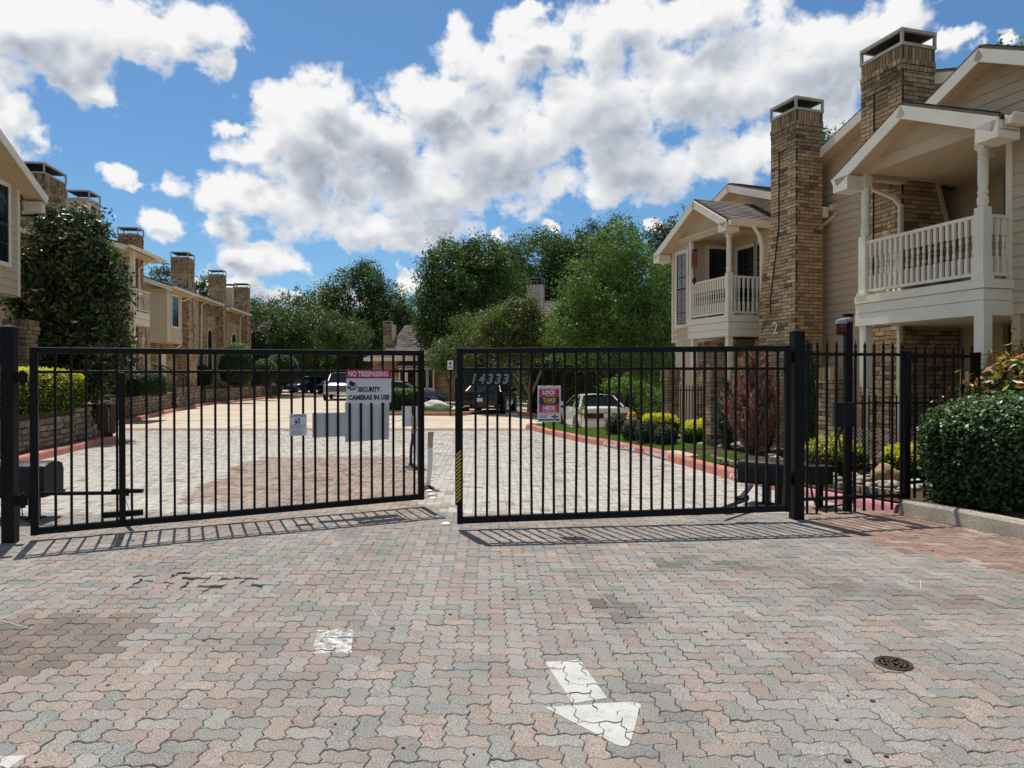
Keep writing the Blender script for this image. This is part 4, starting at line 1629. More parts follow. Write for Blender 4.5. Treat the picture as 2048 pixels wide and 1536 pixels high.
cp = thing('beacon_pole', 'tall thin black pole with a red beacon light and a control box', 'pole', (4.02, 8.50, 0), 0)
b = MB()
square_bar(b, 0, -0.1, 2.34, 0.082)
b.build('shaft', M['black_post'], cp, bevel=0.004)
b = MB()
b.box(-0.05, -0.05, 2.34, 0.05, 0.05, 2.36)
b.build('cap', M['black_post'], cp)
b = MB()
b.box(-0.20, -0.13, 1.015, 0.03, -0.043, 1.305)
b.build('control_box', M['black_plastic'], cp, bevel=0.005)
b = MB()
b.tube([(-0.10, -0.08, 1.015), (-0.15, -0.09, 0.90), (-0.12, -0.08, 0.78), (-0.02, -0.05, 0.76), (0.05, -0.05, 0.70), (0.05, -0.05, 0.1)], 0.013, 8)
b.build('conduit', M['rubber'], cp)
bc = MB()
bc.tube([(-0.0, -0.045, 2.285), (-0.02, -0.075, 2.285), (-0.11, -0.085, 2.272)], 0.032, 10)
bc.lathe((-0.115, -0.085, 2.235), [(0.02, 0.06), (0.058, 0.05), (0.064, 0.03), (0.064, 0.0)][::-1], 14)
bc.build('beacon_bracket', M['galv'], cp, angle=40)
b = MB()
b.lathe((-0.115, -0.085, 2.105), [(0.03, 0.0), (0.05, 0.01), (0.054, 0.05), (0.054, 0.13)], 16)
b.build('beacon_lens', M['red_lens'], cp, angle=40)
b = MB()
for k in range(8):
    a = k * math.pi / 4
    c, s = math.cos(a), math.sin(a)
    b.tube([(-0.115 + 0.062 * c, -0.085 + 0.062 * s, 2.24), (-0.115 + 0.062 * c, -0.085 + 0.062 * s, 2.13), (-0.115 + 0.035 * c, -0.085 + 0.035 * s, 2.09)], 0.003, 5)
for z in (2.13, 2.18):
    b.tube([(-0.115 + 0.062 * math.cos(2 * math.pi * k / 16), -0.085 + 0.062 * math.sin(2 * math.pi * k / 16), z) for k in range(17)], 0.003, 5, caps=False)
b.build('beacon_cage', BLK, cp)

# ------------------------------------------------------------------ lane markers in the gap
def delineator(label, x, y, lean, h, w, top_col=True):
    t_ = thing('lane_delineator', label, 'delineator post', (x, y, 0), 0)
    b = MB()
    b.lathe((0, 0, 0), [(0.105, 0), (0.10, 0.012), (0.06, 0.035), (0.045, 0.05)], 14)
    b.build('base', M['rubber'], t_, angle=40)
    dx, dy = lean
    for nm, z0, z1, m_ in (('blade', 0.03, h * 0.72, M['white_plastic']), ('reflector_band', h * 0.72, h, M['faded_band'])):
        b = MB()
        v = []
        for q in range(5):
            z = z0 + (z1 - z0) * q / 4
            k = z / h
            ox, oy = dx * k + 0.012 * math.sin(k * 5), dy * k
            ww = w * (0.80 + 0.25 * k)
            v += [(ox - ww / 2, oy - 0.012, z), (ox + ww / 2, oy - 0.012, z), (ox + ww / 2, oy + 0.012, z), (ox - ww / 2, oy + 0.012, z)]
        f = [(3, 2, 1, 0), (16, 17, 18, 19)]
        for q in range(4):
            f += [(q * 4 + a, q * 4 + (a + 1) % 4, q * 4 + 4 + (a + 1) % 4, q * 4 + 4 + a) for a in range(4)]
        b.raw(v, f)
        b.build(nm, m_, t_, bevel=0.006, seg=2)
    return t_


M['faded_band'] = mat('faded_band', (0.40, 0.34, 0.22), rough=0.7, var=0.4, scale=18, fine=60, finevar=0.3)
delineator('bent white plastic lane post with a faded band standing in the gap between the gates', -1.215, 10.2, (0.055, 0.06), 0.82, 0.078)
delineator('white plastic lane post leaning against the black rod of the lane sign', -1.62, 12.35, (-0.085, 0.0), 0.93, 0.085)
ls = thing('lane_sign', 'small grey sign panel on a black rod with a round rubber base', 'sign', (-1.80, 12.62, 0), R(4))
b = MB()
b.lathe((0, 0, 0), [(0.16, 0), (0.15, 0.015), (0.05, 0.04), (0.03, 0.08)], 16)
b.build('base', M['rubber'], ls, angle=40)
b = MB()
b.tube([(0, 0, 0.05), (0.005, 0, 0.35), (0.03, 0, 0.5), (0.035, 0, 0.62), (0.035, 0, 1.09)], 0.026, 8)
b.build('rod', M['rubber'], ls)
b = MB()
b.box(-0.16, 0.03, 0.73, 0.17, 0.036, 1.09)
b.build('panel', M['sign_white'], ls)
b = MB()
b.box(-0.16, 0.0265, 0.735, 0.17, 0.0295, 0.845)
b.build('lower_strip', M['sign_grey'], ls)
dome = blob_mesh('marker', M['white_plastic'], 0.052, 2, 0.02, 1, (1, 1, 0.45))
for k, (x, y, lb) in enumerate([(-0.72, 7.72, 'white round road button nearest the street, in front of the gate gap'), (-0.82, 8.12, 'round road button in the shadow of the left gate leaf'),
                                (-1.04, 9.35, 'white road button, third from the street in the gate gap'), (-1.10, 9.66, 'white road button just in front of the bent lane post'),
                                (-1.165, 9.97, 'white road button at the foot of the bent lane post'),
                                (-1.27, 11.05, 'white road button beyond the bent lane post'), (-1.30, 11.35, 'white road button behind the gate stile, nearer than the lane posts'),
                                (-1.52, 11.95, 'white road button close to the white lane post base'), (-1.50, 11.6, 'white road button between the gate stile and the lane post base'),
                                (-1.95, 14.0, 'farthest white road button beyond the lane sign')]):
    o = link('road_button', dome)
    o.location = (x, y, 0.004)
    tag(o, lb, 'road marker', 'white road buttons along the middle of the drive')

sp = thing('post_sign', 'small white sign with a black emblem on a thin dark post by the island', 'sign', (-2.56, 29.5, 0), 0)
b = MB()
b.tube([(0, 0, 0), (0, 0, 2.35)], 0.03, 8)
b.build('post', BLK, sp)
b = MB()
b.box(-0.115, -0.04, 1.93, 0.115, -0.032, 2.31)
pn = b.build('panel', M['sign_white'], sp)
b = MB()
b.face([(-0.06, -0.042, 2.17), (0.06, -0.042, 2.17), (0.045, -0.042, 2.22), (0, -0.042, 2.26), (-0.045, -0.042, 2.22)])
b.face([(-0.035, -0.042, 2.13), (0.035, -0.042, 2.13), (0.03, -0.042, 2.16), (-0.03, -0.042, 2.16)])
for z in (2.06, 1.99):
    b.face([(-0.075, -0.042, z), (0.075, -0.042, z), (0.075, -0.042, z + 0.03), (-0.075, -0.042, z + 0.03)])
b.build('print', M['sign_black'], pn)

# ================================================================== HOUSES
BRICKS = [(0.50, 0.365, 0.21), (0.475, 0.335, 0.185), (0.44, 0.295, 0.165), (0.52, 0.39, 0.24), (0.38, 0.24, 0.145), (0.25, 0.165, 0.11), (0.18, 0.125, 0.09)]
BW = [5, 5, 4, 3, 3, 1.6, 0.9]
brr = random.Random(21)


def brick_col(dark=0.0):
    c = brr.choices(BRICKS, BW)[0]
    k = brr.uniform(0.82, 1.15) * (1 - dark)
    return (c[0] * k * 1.0, c[1] * k * 0.985, c[2] * k * 0.97)


STAIN = [0.0]


def brick_shaft(parent, name, rect, z0, z1, singles=0, want=None, cap=True, bl=0.235, ch=0.072, recess=None, top_fancy=True):
    """Brickwork laid course by course round rect(z) = x0, x1, y0, y1; want(face, z) picks the faces whose bricks are kept single."""
    core = MB()
    rest = MB()
    col_rest = []
    sel = []
    z = z0
    k = 0
    while z < z1 - 0.02:
        h = ch
        soldier = 0
        pro = 0.0
        left = z1 - z
        if top_fancy and left <= 0.205 + 0.01:
            h, soldier = left, 1
        elif top_fancy and left <= 0.205 + 0.18:
            h, soldier, pro = 0.088, 2, 0.012 + 0.012 * (left < 0.205 + 0.1)
            h = min(h, left - 0.205) if left - 0.205 > 0.04 else h
        elif top_fancy and left < 0.205 + 0.18 + ch:
            h = left - 0.385 if left - 0.385 > 0.03 else ch
        x0, x1, y0, y1 = rect(z + h / 2)
        m_ = 0.007
        core.box(x0 + m_ + (0.04 if recess and recess[0] == 'W' else 0), y0 + m_, z, x1 - m_ - (0.04 if recess and recess[0] == 'E' else 0), y1 - m_, z + h)
        faces = {'S': ((x0, y0), (1, 0), x1 - x0, (0, -1)), 'E': ((x1, y0), (0, 1), y1 - y0, (1, 0)),
                 'N': ((x1, y1), (-1, 0), x1 - x0, (0, 1)), 'W': ((x0, y1), (0, -1), y1 - y0, (-1, 0))}
        for fc, (o, d, L, n) in faces.items():
            w = 0.066 if soldier == 1 else 0.088 if soldier == 2 else bl
            nb = max(1, round(L / w))
            w = L / nb
            us = [a * w for a in range(nb + 1)]
            if not soldier and k % 2:
                us = [0] + [(a + 0.5) * w for a in range(nb)] + [L]
            rz0 = recess and fc == recess[0] and recess[1] < z < recess[2]
            if rz0 and not soldier:      # the sunk panel has straight jambs
                us = [u for u in us if abs(u - L * 0.32) > 0.05 and abs(u - L * 0.68) > 0.05] + [L * 0.32, L * 0.68]
                us.sort()
            if recess and fc == recess[0]:
                for ua, ub, dd in ((0, L * 0.32, 0), (L * 0.32, L * 0.68, 0.03 if rz0 else 0), (L * 0.68, L, 0)):
                    core.frame((o[0] - n[0] * (m_ + dd), o[1] - n[1] * (m_ + dd), 0), (*d, 0), (-n[0], -n[1], 0))
                    core.box(ua, 0, z, ub, 0.04 - dd, z + h)
                core.frame((0, 0, 0), (1, 0, 0), (0, 1, 0))
            for a in range(len(us) - 1):
                ua, ub = us[a] + 0.0055, us[a + 1] - 0.0055
                if ub - ua < 0.02:
                    continue
                um = (ua + ub) / 2
                inn = -0.026 if rz0 and L * 0.32 < um < L * 0.68 else 0.0
                out = pro + inn + brr.uniform(-0.002, 0.002)
                c = brick_col(max(STAIN[0], 0.28 if z > z1 - 0.9 else 0.0))
                item = (o, d, n, ua, ub, out, z + 0.0058, z + h - 0.0058, c)
                if singles and want and want(fc, z):
                    sel.append(item)
                else:
                    rest_add(rest, item)
        z += h
        k += 1
    ch_ = core.build(name, M['mortar'], parent)
    sel.sort(key=lambda it: abs(it[6] - 4.6))
    meshes = {}
    for it in sel[:singles]:
        o, d, n, ua, ub, out, za, zb_, c = it
        b = MB()
        rest_add(b, (( -(ua + ub) / 2 * d[0], -(ua + ub) / 2 * d[1]), d, n, ua, ub, out, 0, zb_ - za, c))
        ob = b.build('brick', M['brick'], ch_)
        ob.location = (o[0] + d[0] * (ua + ub) / 2, o[1] + d[1] * (ua + ub) / 2, za)
    for it in sel[singles:]:
        rest_add(rest, it)
    if rest.f:
        stuff(rest.build('brickwork', M['brick'], ch_))
    return ch_


def rest_add(b, it):
    o, d, n, ua, ub, out, za, zb_, c = it
    b.frame((o[0], o[1], 0), (d[0], d[1], 0), (n[0], n[1], 0))
    i = 0.0025
    v = [(ua, -0.04, za), (ub, -0.04, za), (ub, -0.04, zb_), (ua, -0.04, zb_), (ua, out - i, za), (ub, out - i, za), (ub, out - i, zb_), (ua, out - i, zb_),
         (ua + i, out, za + i), (ub - i, out, za + i), (ub - i, out, zb_ - i), (ua + i, out, zb_ - i)]
    b.raw(v, [(0, 1, 5, 4), (1, 2, 6, 5), (2, 3, 7, 6), (3, 0, 4, 7), (4, 5, 9, 8), (5, 6, 10, 9), (6, 7, 11, 10), (7, 4, 8, 11), (8, 9, 10, 11)], 0, c)
    b.frame((0, 0, 0), (1, 0, 0), (0, 1, 0))


def chimney_cap(parent, x0, x1, y0, y1, z, h=0.27):
    b = MB()
    p = 0.045
    e = 0.015
    x0, x1, y0, y1 = x0 - e, x1 + e, y0 - e, y1 + e
    for za, zb_ in ((z, z + 0.05), (z + h - 0.05, z + h)):
        b.box(x0, y0, za, x1, y0 + p, zb_)
        b.box(x0, y1 - p, za, x1, y1, zb_)
        b.box(x0, y0 + p, za, x0 + p, y1 - p, zb_)
        b.box(x1 - p, y0 + p, za, x1, y1 - p, zb_)
    for x in (x0, x1 - p):
        for y in (y0, y1 - p):
            b.box(x + 0.002, y + 0.002, z + 0.05, x + p - 0.002, y + p - 0.002, z + h - 0.05)
    b.build('cap_frame', M['cap_metal'], parent)
    b = MB()
    b.box(x0 + p, y0 + p, z + h - 0.03, x1 - p, y1 - p, z + h - 0.012)
    b.box(x0 + p, y0 + p, z + 0.005, x1 - p, y1 - p, z + 0.02)
    b.lathe(((x0 + x1) / 2, (y0 + y1) / 2, z + 0.02), [(0.13, 0), (0.13, 0.09)], 12)
    b.build('cap_plate', M['cap_dark'], parent)


M['cap_metal'] = mat('cap_metal', (0.42, 0.375, 0.31), rough=0.6, var=0.2, scale=5, spec=0.3)
M['cap_dark'] = mat('cap_dark', (0.035, 0.03, 0.027), rough=0.8, var=0.3, scale=5)
M['door_brown'] = mat('door_brown', (0.09, 0.06, 0.045), rough=0.55, var=0.2, scale=4)


def urange(poly, z):
    xs = []
    for a in range(len(poly)):
        (u0, z0), (u1, z1) = poly[a - 1], poly[a]
        if (z0 - z) * (z1 - z) <= 0 and z0 != z1:
            xs.append(u0 + (u1 - u0) * (z - z0) / (z1 - z0))
    return (min(xs), max(xs)) if len(xs) >= 2 else None


def siding_wall(parent, o, u, n, poly, m, exposure=0.15, name='wall', single=True, thick=0.10, boards=True):
    lip = 0.024
    """Lapped boards on a backing; poly is the outline in (u, z)."""
    u, n = Vector((*u, 0)).normalized(), Vector((*n, 0)).normalized()
    b = MB()
    b.frame(o, u, n)
    k = len(poly)
    v = [(p[0], 0, p[1]) for p in poly] + [(p[0], -thick, p[1]) for p in poly]
    b.raw(v, [tuple(range(k)), tuple(range(2 * k - 1, k - 1, -1))] + [(a, k + a, k + (a + 1) % k, (a + 1) % k) for a in range(k)])
    w = b.build(name, m, parent)
    if not boards:
        return w
    z0, z1 = min(p[1] for p in poly), max(p[1] for p in poly)
    z = z0
    joined = MB()
    while z < z1 - 0.03:
        zt_ = min(z + exposure, z1)
        ra, rb = urange(poly, z + 0.004), urange(poly, zt_ - 0.004)
        if ra and rb and (ra[1] - ra[0] > 0.03):
            t = MB() if single else joined
            t.frame(o, u, n)
            zb_ = z - 0.006
            v = [(ra[0], lip, zb_), (ra[1], lip, zb_), (rb[1], 0.006, zt_), (rb[0], 0.006, zt_), (ra[0], 0.0, zb_), (ra[1], 0.0, zb_)]
            t.raw(v, [(0, 1, 2, 3), (4, 5, 1, 0), (0, 3, 4), (1, 5, 2)])
            if single:
                t.build('siding_board', m, w)
        z += exposure
    if not single and joined.f:
        stuff(joined.build('siding_boards', m, w))
    return w


def window(parent, o, u, n, w, h, cols=2, rows=3, trim=0.09, m=None, blind=False, name='window', sash=True):
    u, n = Vector((*u, 0)).normalized(), Vector((*n, 0)).normalized()
    m = m or M['trim']
    b = MB()
    b.frame(o, u, n)
    b.box(-trim, 0.0, -trim, 0, 0.045, h + trim)
    b.box(w, 0.0, -trim, w + trim, 0.045, h + trim)
    b.box(0, 0.0, h, w, 0.045, h + trim)
    b.box(0, 0.0, -trim, w, 0.055, 0)
    win = b.build(name, m, parent)
    b = MB()
    b.frame(o, u, n)
    b.box(0, 0.006, 0, w, 0.026, h)
    b.build('pane', M['glass'], win)
    if blind:
        b = MB()
        b.frame(o, u, n)
        k = 0.03
        while k < h - 0.02:
            b.box(0.02, 0.0265, k, w - 0.02, 0.0285, k + 0.022)
            k += 0.04
        stuff(b.build('blind_slats', M['blind'], win))
    b = MB()
    b.frame(o, u, n)
    for c in range(1, cols):
        b.box(w * c / cols - 0.009, 0.026, 0, w * c / cols + 0.009, 0.036, h)
    for r_ in range(1, rows):
        b.box(0, 0.0265, h * r_ / rows - 0.009, w, 0.035, h * r_ / rows + 0.009)
    if sash:
        b.box(0, 0.0262, h / 2 - 0.02, w, 0.040, h / 2 + 0.02)
    for x in (0, w - 0.025):
        b.box(x, 0.0262, 0, x + 0.025, 0.038, h)
    b.build('muntin', M['frame_dark'], win)
    return win


M['frame_dark'] = mat('frame_dark', (0.05, 0.047, 0.043), rough=0.5, var=0.05)
SHING = [(0.155, 0.135, 0.118), (0.185, 0.16, 0.14), (0.13, 0.115, 0.10), (0.205, 0.175, 0.15)]


def roof_plane(parent, a, b_, c, d, name='roof', thick=0.07, course=0.14, tab=0.30, shingles=True, edge=None):
    """Sloping roof: a-b is the eave, d-c the ridge above it."""
    a, b_, c, d = map(Vector, (a, b_, c, d))
    nrm = (b_ - a).cross(d - a).normalized()
    if nrm.z < 0:
        nrm = -nrm
    mb = MB()
    dn = nrm * -thick
    v = [a, b_, c, d, a + dn, b_ + dn, c + dn, d + dn]
    mb.raw([tuple(p) for p in v], [(0, 1, 2, 3), (7, 6, 5, 4), (0, 4, 5, 1), (1, 5, 6, 2), (2, 6, 7, 3), (3, 7, 4, 0)], 0, (0.11, 0.095, 0.085))
    r_ = mb.build(name, M['shingle'], parent)
    if shingles:
        sm = MB()
        S = (d - a).length
        n = max(2, int(S / course))
        for k in range(n):
            t0, t1 = k / n, min(1.0, (k + 1.15) / n)
            p0, p1 = a + (d - a) * t0, b_ + (c - b_) * t0
            q0, q1 = a + (d - a) * t1, b_ + (c - b_) * t1
            m_ = max(1, int((p1 - p0).length / tab))
            cuts = [0] + [(x + 0.5 * (k % 2)) / m_ for x in range(0 if k % 2 else 1, m_)] + [1]
            for x in range(len(cuts) - 1):
                s0, s1 = cuts[x] + 0.002, cuts[x + 1] - 0.002
                lo, hi = nrm * (0.016 + brr.uniform(0, 0.004)), nrm * 0.004
                P = [p0 + (p1 - p0) * s0 + lo, p0 + (p1 - p0) * s1 + lo, q0 + (q1 - q0) * s1 + hi, q0 + (q1 - q0) * s0 + hi, p0 + (p1 - p0) * s0, p0 + (p1 - p0) * s1]
                cc = tuple(y * brr.uniform(0.88, 1.12) for y in brr.choice(SHING))
                sm.raw([tuple(p) for p in P], [(0, 1, 2, 3), (4, 5, 1, 0)], 0, cc)
        stuff(sm.build('shingle', M['shingle'], r_))
    return r_


def beam(parent, name, p, q, w, h, m, ext=0.0, up=(0, 0, 1)):
    """Board or pipe of rectangular section between two points (top edge on the line)."""
    p, q = Vector(p), Vector(q)
    d = (q - p).normalized()
    p, q = p - d * ext, q + d * ext
    s = d.cross(Vector(up)).normalized()
    u = s.cross(d).normalized()
    b = MB()
    b.frame(p, d, s, u)
    b.box(0, -w / 2, -h, (q - p).length, w / 2, 0)
    return b.build(name, m, parent)


def gutter(parent, p, q, out, m):
    p, q = Vector(p), Vector(q)
    d = (q - p).normalized()
    o = Vector(out).normalized()
    b = MB()
    b.frame(p, d, o)
    L = (q - p).length
    prof = [(0, 0.0), (0, -0.12), (0.075, -0.12), (0.095, -0.07), (0.125, -0.02), (0.125, 0.0), (0.11, 0.0), (0.105, -0.02), (0.01, -0.03)]
    k = len(prof)
    v = [(0, y, z) for y, z in prof] + [(L, y, z) for y, z in prof]
    b.raw(v, [tuple(range(k)), tuple(range(2 * k - 1, k - 1, -1))] + [(a, a + k, (a + 1) % k + k, (a + 1) % k) for a in range(k)])
    return b.build('gutter', m, parent)


def downspout(parent, pts, m, w=0.075):
    b = MB()
    pts = [Vector(p) for p in pts]
    for p, q in zip(pts, pts[1:]):
        d = (q - p).normalized()
        s = d.cross(Vector((0.3, 0.2, 1)) if abs(d.z) < 0.9 else Vector((0, 1, 0))).normalized()
        u = s.cross(d)
        b.frame(p - d * w * 0.35, d, s, u)
        b.box(0, -w / 2, -w / 2.6, (q - p).length + w * 0.7, w / 2, w / 2.6)
    return b.build('downspout', m, parent, bevel=0.012, seg=2)


def turned_post(parent, x, y, z0, z1, sq, r=0.058, w=0.125, m=None, name='post', flip=False):
    """Porch post: square block then a turned shaft with rings; sq = height of the square block."""
    m = m or M['white_trim']
    b = MB()
    if flip:
        b.box(x - w / 2, y - w / 2, z1 - sq, x + w / 2, y + w / 2, z1)
        zt_, zl = z1 - sq, z0
        b.lathe((x, y, 0), [(r * 0.9, zl), (r * 1.15, zl + 0.02), (r * 1.15, zl + 0.05), (r * 0.75, zl + 0.08), (r * 0.95, zl + 0.16), (r * 0.85, zt_ - 0.14), (r * 0.95, zt_ - 0.12),
                             (r * 0.8, zt_ - 0.09), (r * 1.05, zt_ - 0.05), (r * 0.85, zt_ - 0.02), (r, zt_)], 16)
    else:
        b.box(x - w / 2, y - w / 2, z0, x + w / 2, y + w / 2, z0 + sq)
        b.box(x - w / 2 - 0.02, y - w / 2 - 0.02, z0 - 0.001, x + w / 2 + 0.02, y + w / 2 + 0.02, z0 + 0.05)
        za = z0 + sq
        b.lathe((x, y, 0), [(r * 0.8, za), (r * 1.0, za + 0.04), (r * 1.12, za + 0.09), (r * 0.98, za + 0.14), (r * 0.8, za + 0.16), (r * 1.1, za + 0.19), (r * 0.86, za + 0.22), (r * 0.98, za + 0.34),
                             (r * 0.95, z1 - 0.42), (r * 1.02, z1 - 0.36), (r * 0.9, z1 - 0.34), (r * 1.02, z1 - 0.32), (r * 0.9, z1 - 0.30), (r * 1.0, z1 - 0.26), (r * 1.1, z1 - 0.22)], 16)
        b.box(x - w / 2, y - w / 2, z1 - 0.22, x + w / 2, y + w / 2, z1)
    return b.build(name, m, parent, angle=35)


def baluster_mesh(h, s, m):
    b = MB()
    r = s / 2
    b.box(-r, -r, 0, r, r, h * 0.30)
    b.box(-r, -r, h * 0.70, r, r, h)
    a = h * 0.30
    k = h * 0.40
    b.lathe((0, 0, a), [(r * 0.9, 0), (r * 0.6, 0.04 * k), (r * 0.95, 0.12 * k), (r * 1.0, 0.26 * k), (r * 0.55, 0.42 * k), (r * 0.8, 0.47 * k), (r * 0.8, 0.53 * k), (r * 0.55, 0.58 * k), (r * 1.0, 0.74 * k),
                        (r * 0.95, 0.88 * k), (r * 0.6, 0.96 * k), (r * 0.9, k)], 8)
    return b.mesh('baluster', [m])


def railing(parent, p, q, z0, z1, n, s=0.042, m=None, part='railing'):
    m = m or M['white_trim']
    p, q = Vector((*p, 0)), Vector((*q, 0))
    d = (q - p)
    L = d.length
    d.normalize()
    b = MB()
    b.frame(p, d, Vector((-d.y, d.x, 0)))
    b.box(0, -0.035, z1 - 0.045, L, 0.035, z1)
    r_ = b.build(part, m, parent, bevel=0.006)
    b = MB()
    b.frame(p, d, Vector((-d.y, d.x, 0)))
    b.box(0, -0.03, z0, L, 0.03, z0 + 0.04)
    b.build('bottom_rail', m, r_)
    me = baluster_mesh(z1 - z0 - 0.085, s, m)
    for k in range(n):
        o = link('baluster', me, r_)
        c = p + d * (L * (k + 0.5) / n)
        o.location = (c.x, c.y, z0 + 0.04)
        o.rotation_euler = (0, 0, math.atan2(d.y, d.x))
    return r_


# ------------------------------------------------------------------ nearer house on the right
WT, SD = M['trim'], M['siding']
h1 = thing('townhouse', 'tan brick and clapboard townhouse with the large white balcony nearest on the right', 'house', (6.18, 11.3, 0), R(16.5), 'townhouses on the right of the drive')


def rect1(z):
    k = min(1.0, max(0.0, (4.9 - z) / 1.5))
    return (0.0, 0.67 + 0.5 * k, 0.0, 0.86)


ch1 = brick_shaft(h1, 'chimney', rect1, 0.05, 6.88, 300, lambda f, z: f in 'WS' and z > 2.2, recess=('W', 2.5, 6.25))
chimney_cap(ch1, 0, 0.67, 0, 0.86, 6.88)
# balcony
dk = MB()
dk.box(-0.80, -2.10, 2.42, 2.05, 0.0, 2.80)
dk.box(0.0, 0.0, 2.42, 2.05, 0.45, 2.80) if False else None
deck = dk.build('balcony_deck', M['white_trim'], h1)
for za, zb_, pr_ in ((2.40, 2.585, 0.028), (2.595, 2.735, 0.020), (2.745, 2.86, 0.042)):
    b = MB()
    b.box(-0.80 - pr_, -2.10 - pr_, za, -0.80, 0.06, zb_)
    b.build('fascia_board', M['white_trim'], deck)
    b = MB()
    b.box(-0.80, -2.10 - pr_, za, -0.32, -2.10, zb_)
    b.build('fascia_board', M['white_trim'], deck)
railing(h1, (-0.76, -1.97), (-0.76, -0.14), 2.915, 3.70, 19)
railing(h1, (-0.68, -2.05), (-0.36, -2.05), 2.915, 3.70, 3)
railing(h1, (-0.70, -0.07), (-0.02, -0.07), 2.915, 3.70, 6)
turned_post(h1, -0.76, -2.05, 2.86, 4.74, 0.92, r=0.062, w=0.135)
turned_post(h1, -0.76, -0.07, 2.86, 4.74, 0.92, r=0.062, w=0.135)
turned_post(h1, -0.72, -0.05, 0.10, 2.40, 0.95, w=0.125, flip=True)
pier = brick_shaft(h1, 'pier', lambda z: (-0.98, -0.62, -2.28, -1.92), 0.05, 1.68, 0)
turned_post(h1, -0.78, -2.08, 1.68, 2.40, 0.50, w=0.14, flip=True)
# walls round the balcony
siding_wall(h1, (0.67, 0.5, 0), (1, 0), (0, -1), [(0, 2.8), (1.40, 2.8), (1.40, 4.75), (0, 4.75)], SD)
w_ = siding_wall(h1, (2.07, 0.5, 0), (0, -1), (-1, 0), [(0, 2.8), (2.55, 2.8), (2.55, 4.75), (0, 4.75)], SD)
b = MB()
b.box(2.02, -1.85, 2.83, 2.05, 0.02, 4.45)
b.build('patio_door', M['glass'], h1)
b = MB()
for y in (0.02, -1.94):
    b.box(2.00, y, 2.80, 2.045, y + 0.09, 4.54)
b.box(2.0, -1.85, 4.45, 2.045, 0.02, 4.54)
b.box(2.005, -0.95, 2.83, 2.03, -0.90, 4.45)
b.build('door_frame', WT, h1)
beam(h1, 'chimney_trim', (0.72, -0.015, 4.72), (1.14, -0.015, 3.60), 0.02, 0.09, WT, up=(0, 1, 0)) if False else None
b = MB()
b.raw([(0.66, -0.02, 4.78), (0.74, -0.02, 4.78), (1.22, -0.02, 3.40), (1.14, -0.02, 3.40), (0.66, 0.0, 4.78), (0.74, 0.0, 4.78), (1.22, 0.0, 3.40), (1.14, 0.0, 3.40)],
      [(0, 1, 2, 3), (1, 5, 6, 2), (0, 3, 7, 4)])
b.build('chimney_trim', M['soffit'], h1)
# near block: drive-facing wall beyond the railing
siding_wall(h1, (-0.32, -2.06, 0), (0, -1), (-1, 0), [(0, 2.42), (3.4, 2.42), (3.4, 4.85), (0, 4.85)], SD)
siding_wall(h1, (-0.12, -2.06, 0), (0, -1), (-1, 0), [(0, 0.1), (3.4, 0.1), (3.4, 2.42), (0, 2.42)], SD, single=False)
siding_wall(h1, (2.07, -2.10, 0), (-1, 0), (0, 1), [(0, 0.1), (2.38, 0.1), (2.38, 4.85), (0, 4.85)], SD, single=False)
b = MB()
b.box(-0.355, -2.115, 2.40, -0.27, -2.03, 4.82)
b.build('corner_board', M['white_trim'], h1)
# ceiling over the balcony, beam and lamp
b = MB()
b.box(-0.68, -2.15, 4.74, 2.1, 0.5, 4.80)
ceil_ = b.build('balcony_ceiling', M['soffit'], h1)
b = MB()
b.lathe((0.15, -1.35, 4.725), [(0.11, 0.0), (0.12, 0.015)], 18)
b.build('ceiling_lamp', M['lamp_white'], ceil_)
b = MB()
b.box(-0.82, -2.13, 4.72, -0.70, 0.02, 4.90)
b.build('beam', M['siding'], h1)
b = MB()
b.box(-0.70, -0.02, 4.60, 1.0, 0.14, 4.74) if False else b.box(-0.70, -0.12, 4.66, 0.0, 0.02, 4.80)
b.build('beam', M['siding'], h1)
# balcony gable facing the drive
GR, GE0, GE1, GZ, EZ = -1.1, 0.20, -2.55, 5.44, 4.77
sl = lambda y: GZ - (GZ - EZ) * (abs(y - GR) / ((GE0 - GR) if y > GR else (GR - GE1)))
siding_wall(h1, (-0.80, 0.02, 0), (0, -1), (-1, 0), [(0, 4.86), (2.15, 4.86), (2.15, sl(-2.13) - 0.04), (1.12, GZ - 0.06), (0, sl(0.02) - 0.04)], SD)
for ye, nm in ((GE0, 'far'), (GE1, 'near')):
    roof_plane(h1, (-1.10, ye, EZ), (2.4, ye, EZ), (2.4, GR, GZ), (-1.10, GR, GZ))
    beam(h1, 'rake_board', (-1.115, GR, GZ - 0.045), (-1.115, ye, EZ - 0.045), 0.03, 0.17, M['white_trim'])
    b = MB()
    s_ = 1 if ye > GR else -1
    b.raw([(-1.10, GR, GZ - 0.19), (-1.10, ye, EZ - 0.19), (-0.80, ye, EZ - 0.19), (-0.80, GR, GZ - 0.19), (-1.10, GR, GZ - 0.17), (-1.10, ye, EZ - 0.17), (-0.80, ye, EZ - 0.17), (-0.80, GR, GZ - 0.17)],
          [(0, 1, 2, 3), (4, 7, 6, 5), (0, 4, 5, 1), (1, 5, 6, 2), (2, 6, 7, 3)])
    b.build('soffit', M['soffit'], h1)
    b = MB()
    b.box(-1.13, min(ye, ye - s_ * 0.30), EZ - 0.28, -0.78, max(ye, ye - s_ * 0.30), EZ - 0.07)
    b.build('eave_return', M['white_trim'], h1)
gutter(h1, (-1.05, GE1 - 0.02, EZ - 0.02), (2.0, GE1 - 0.02, EZ - 0.02), (0, -1, 0), M['white_trim'])
gutter(h1, (-1.05, GE0 + 0.02, EZ - 0.02), (-0.02, GE0 + 0.02, EZ - 0.02), (0, 1, 0), M['white_trim'])
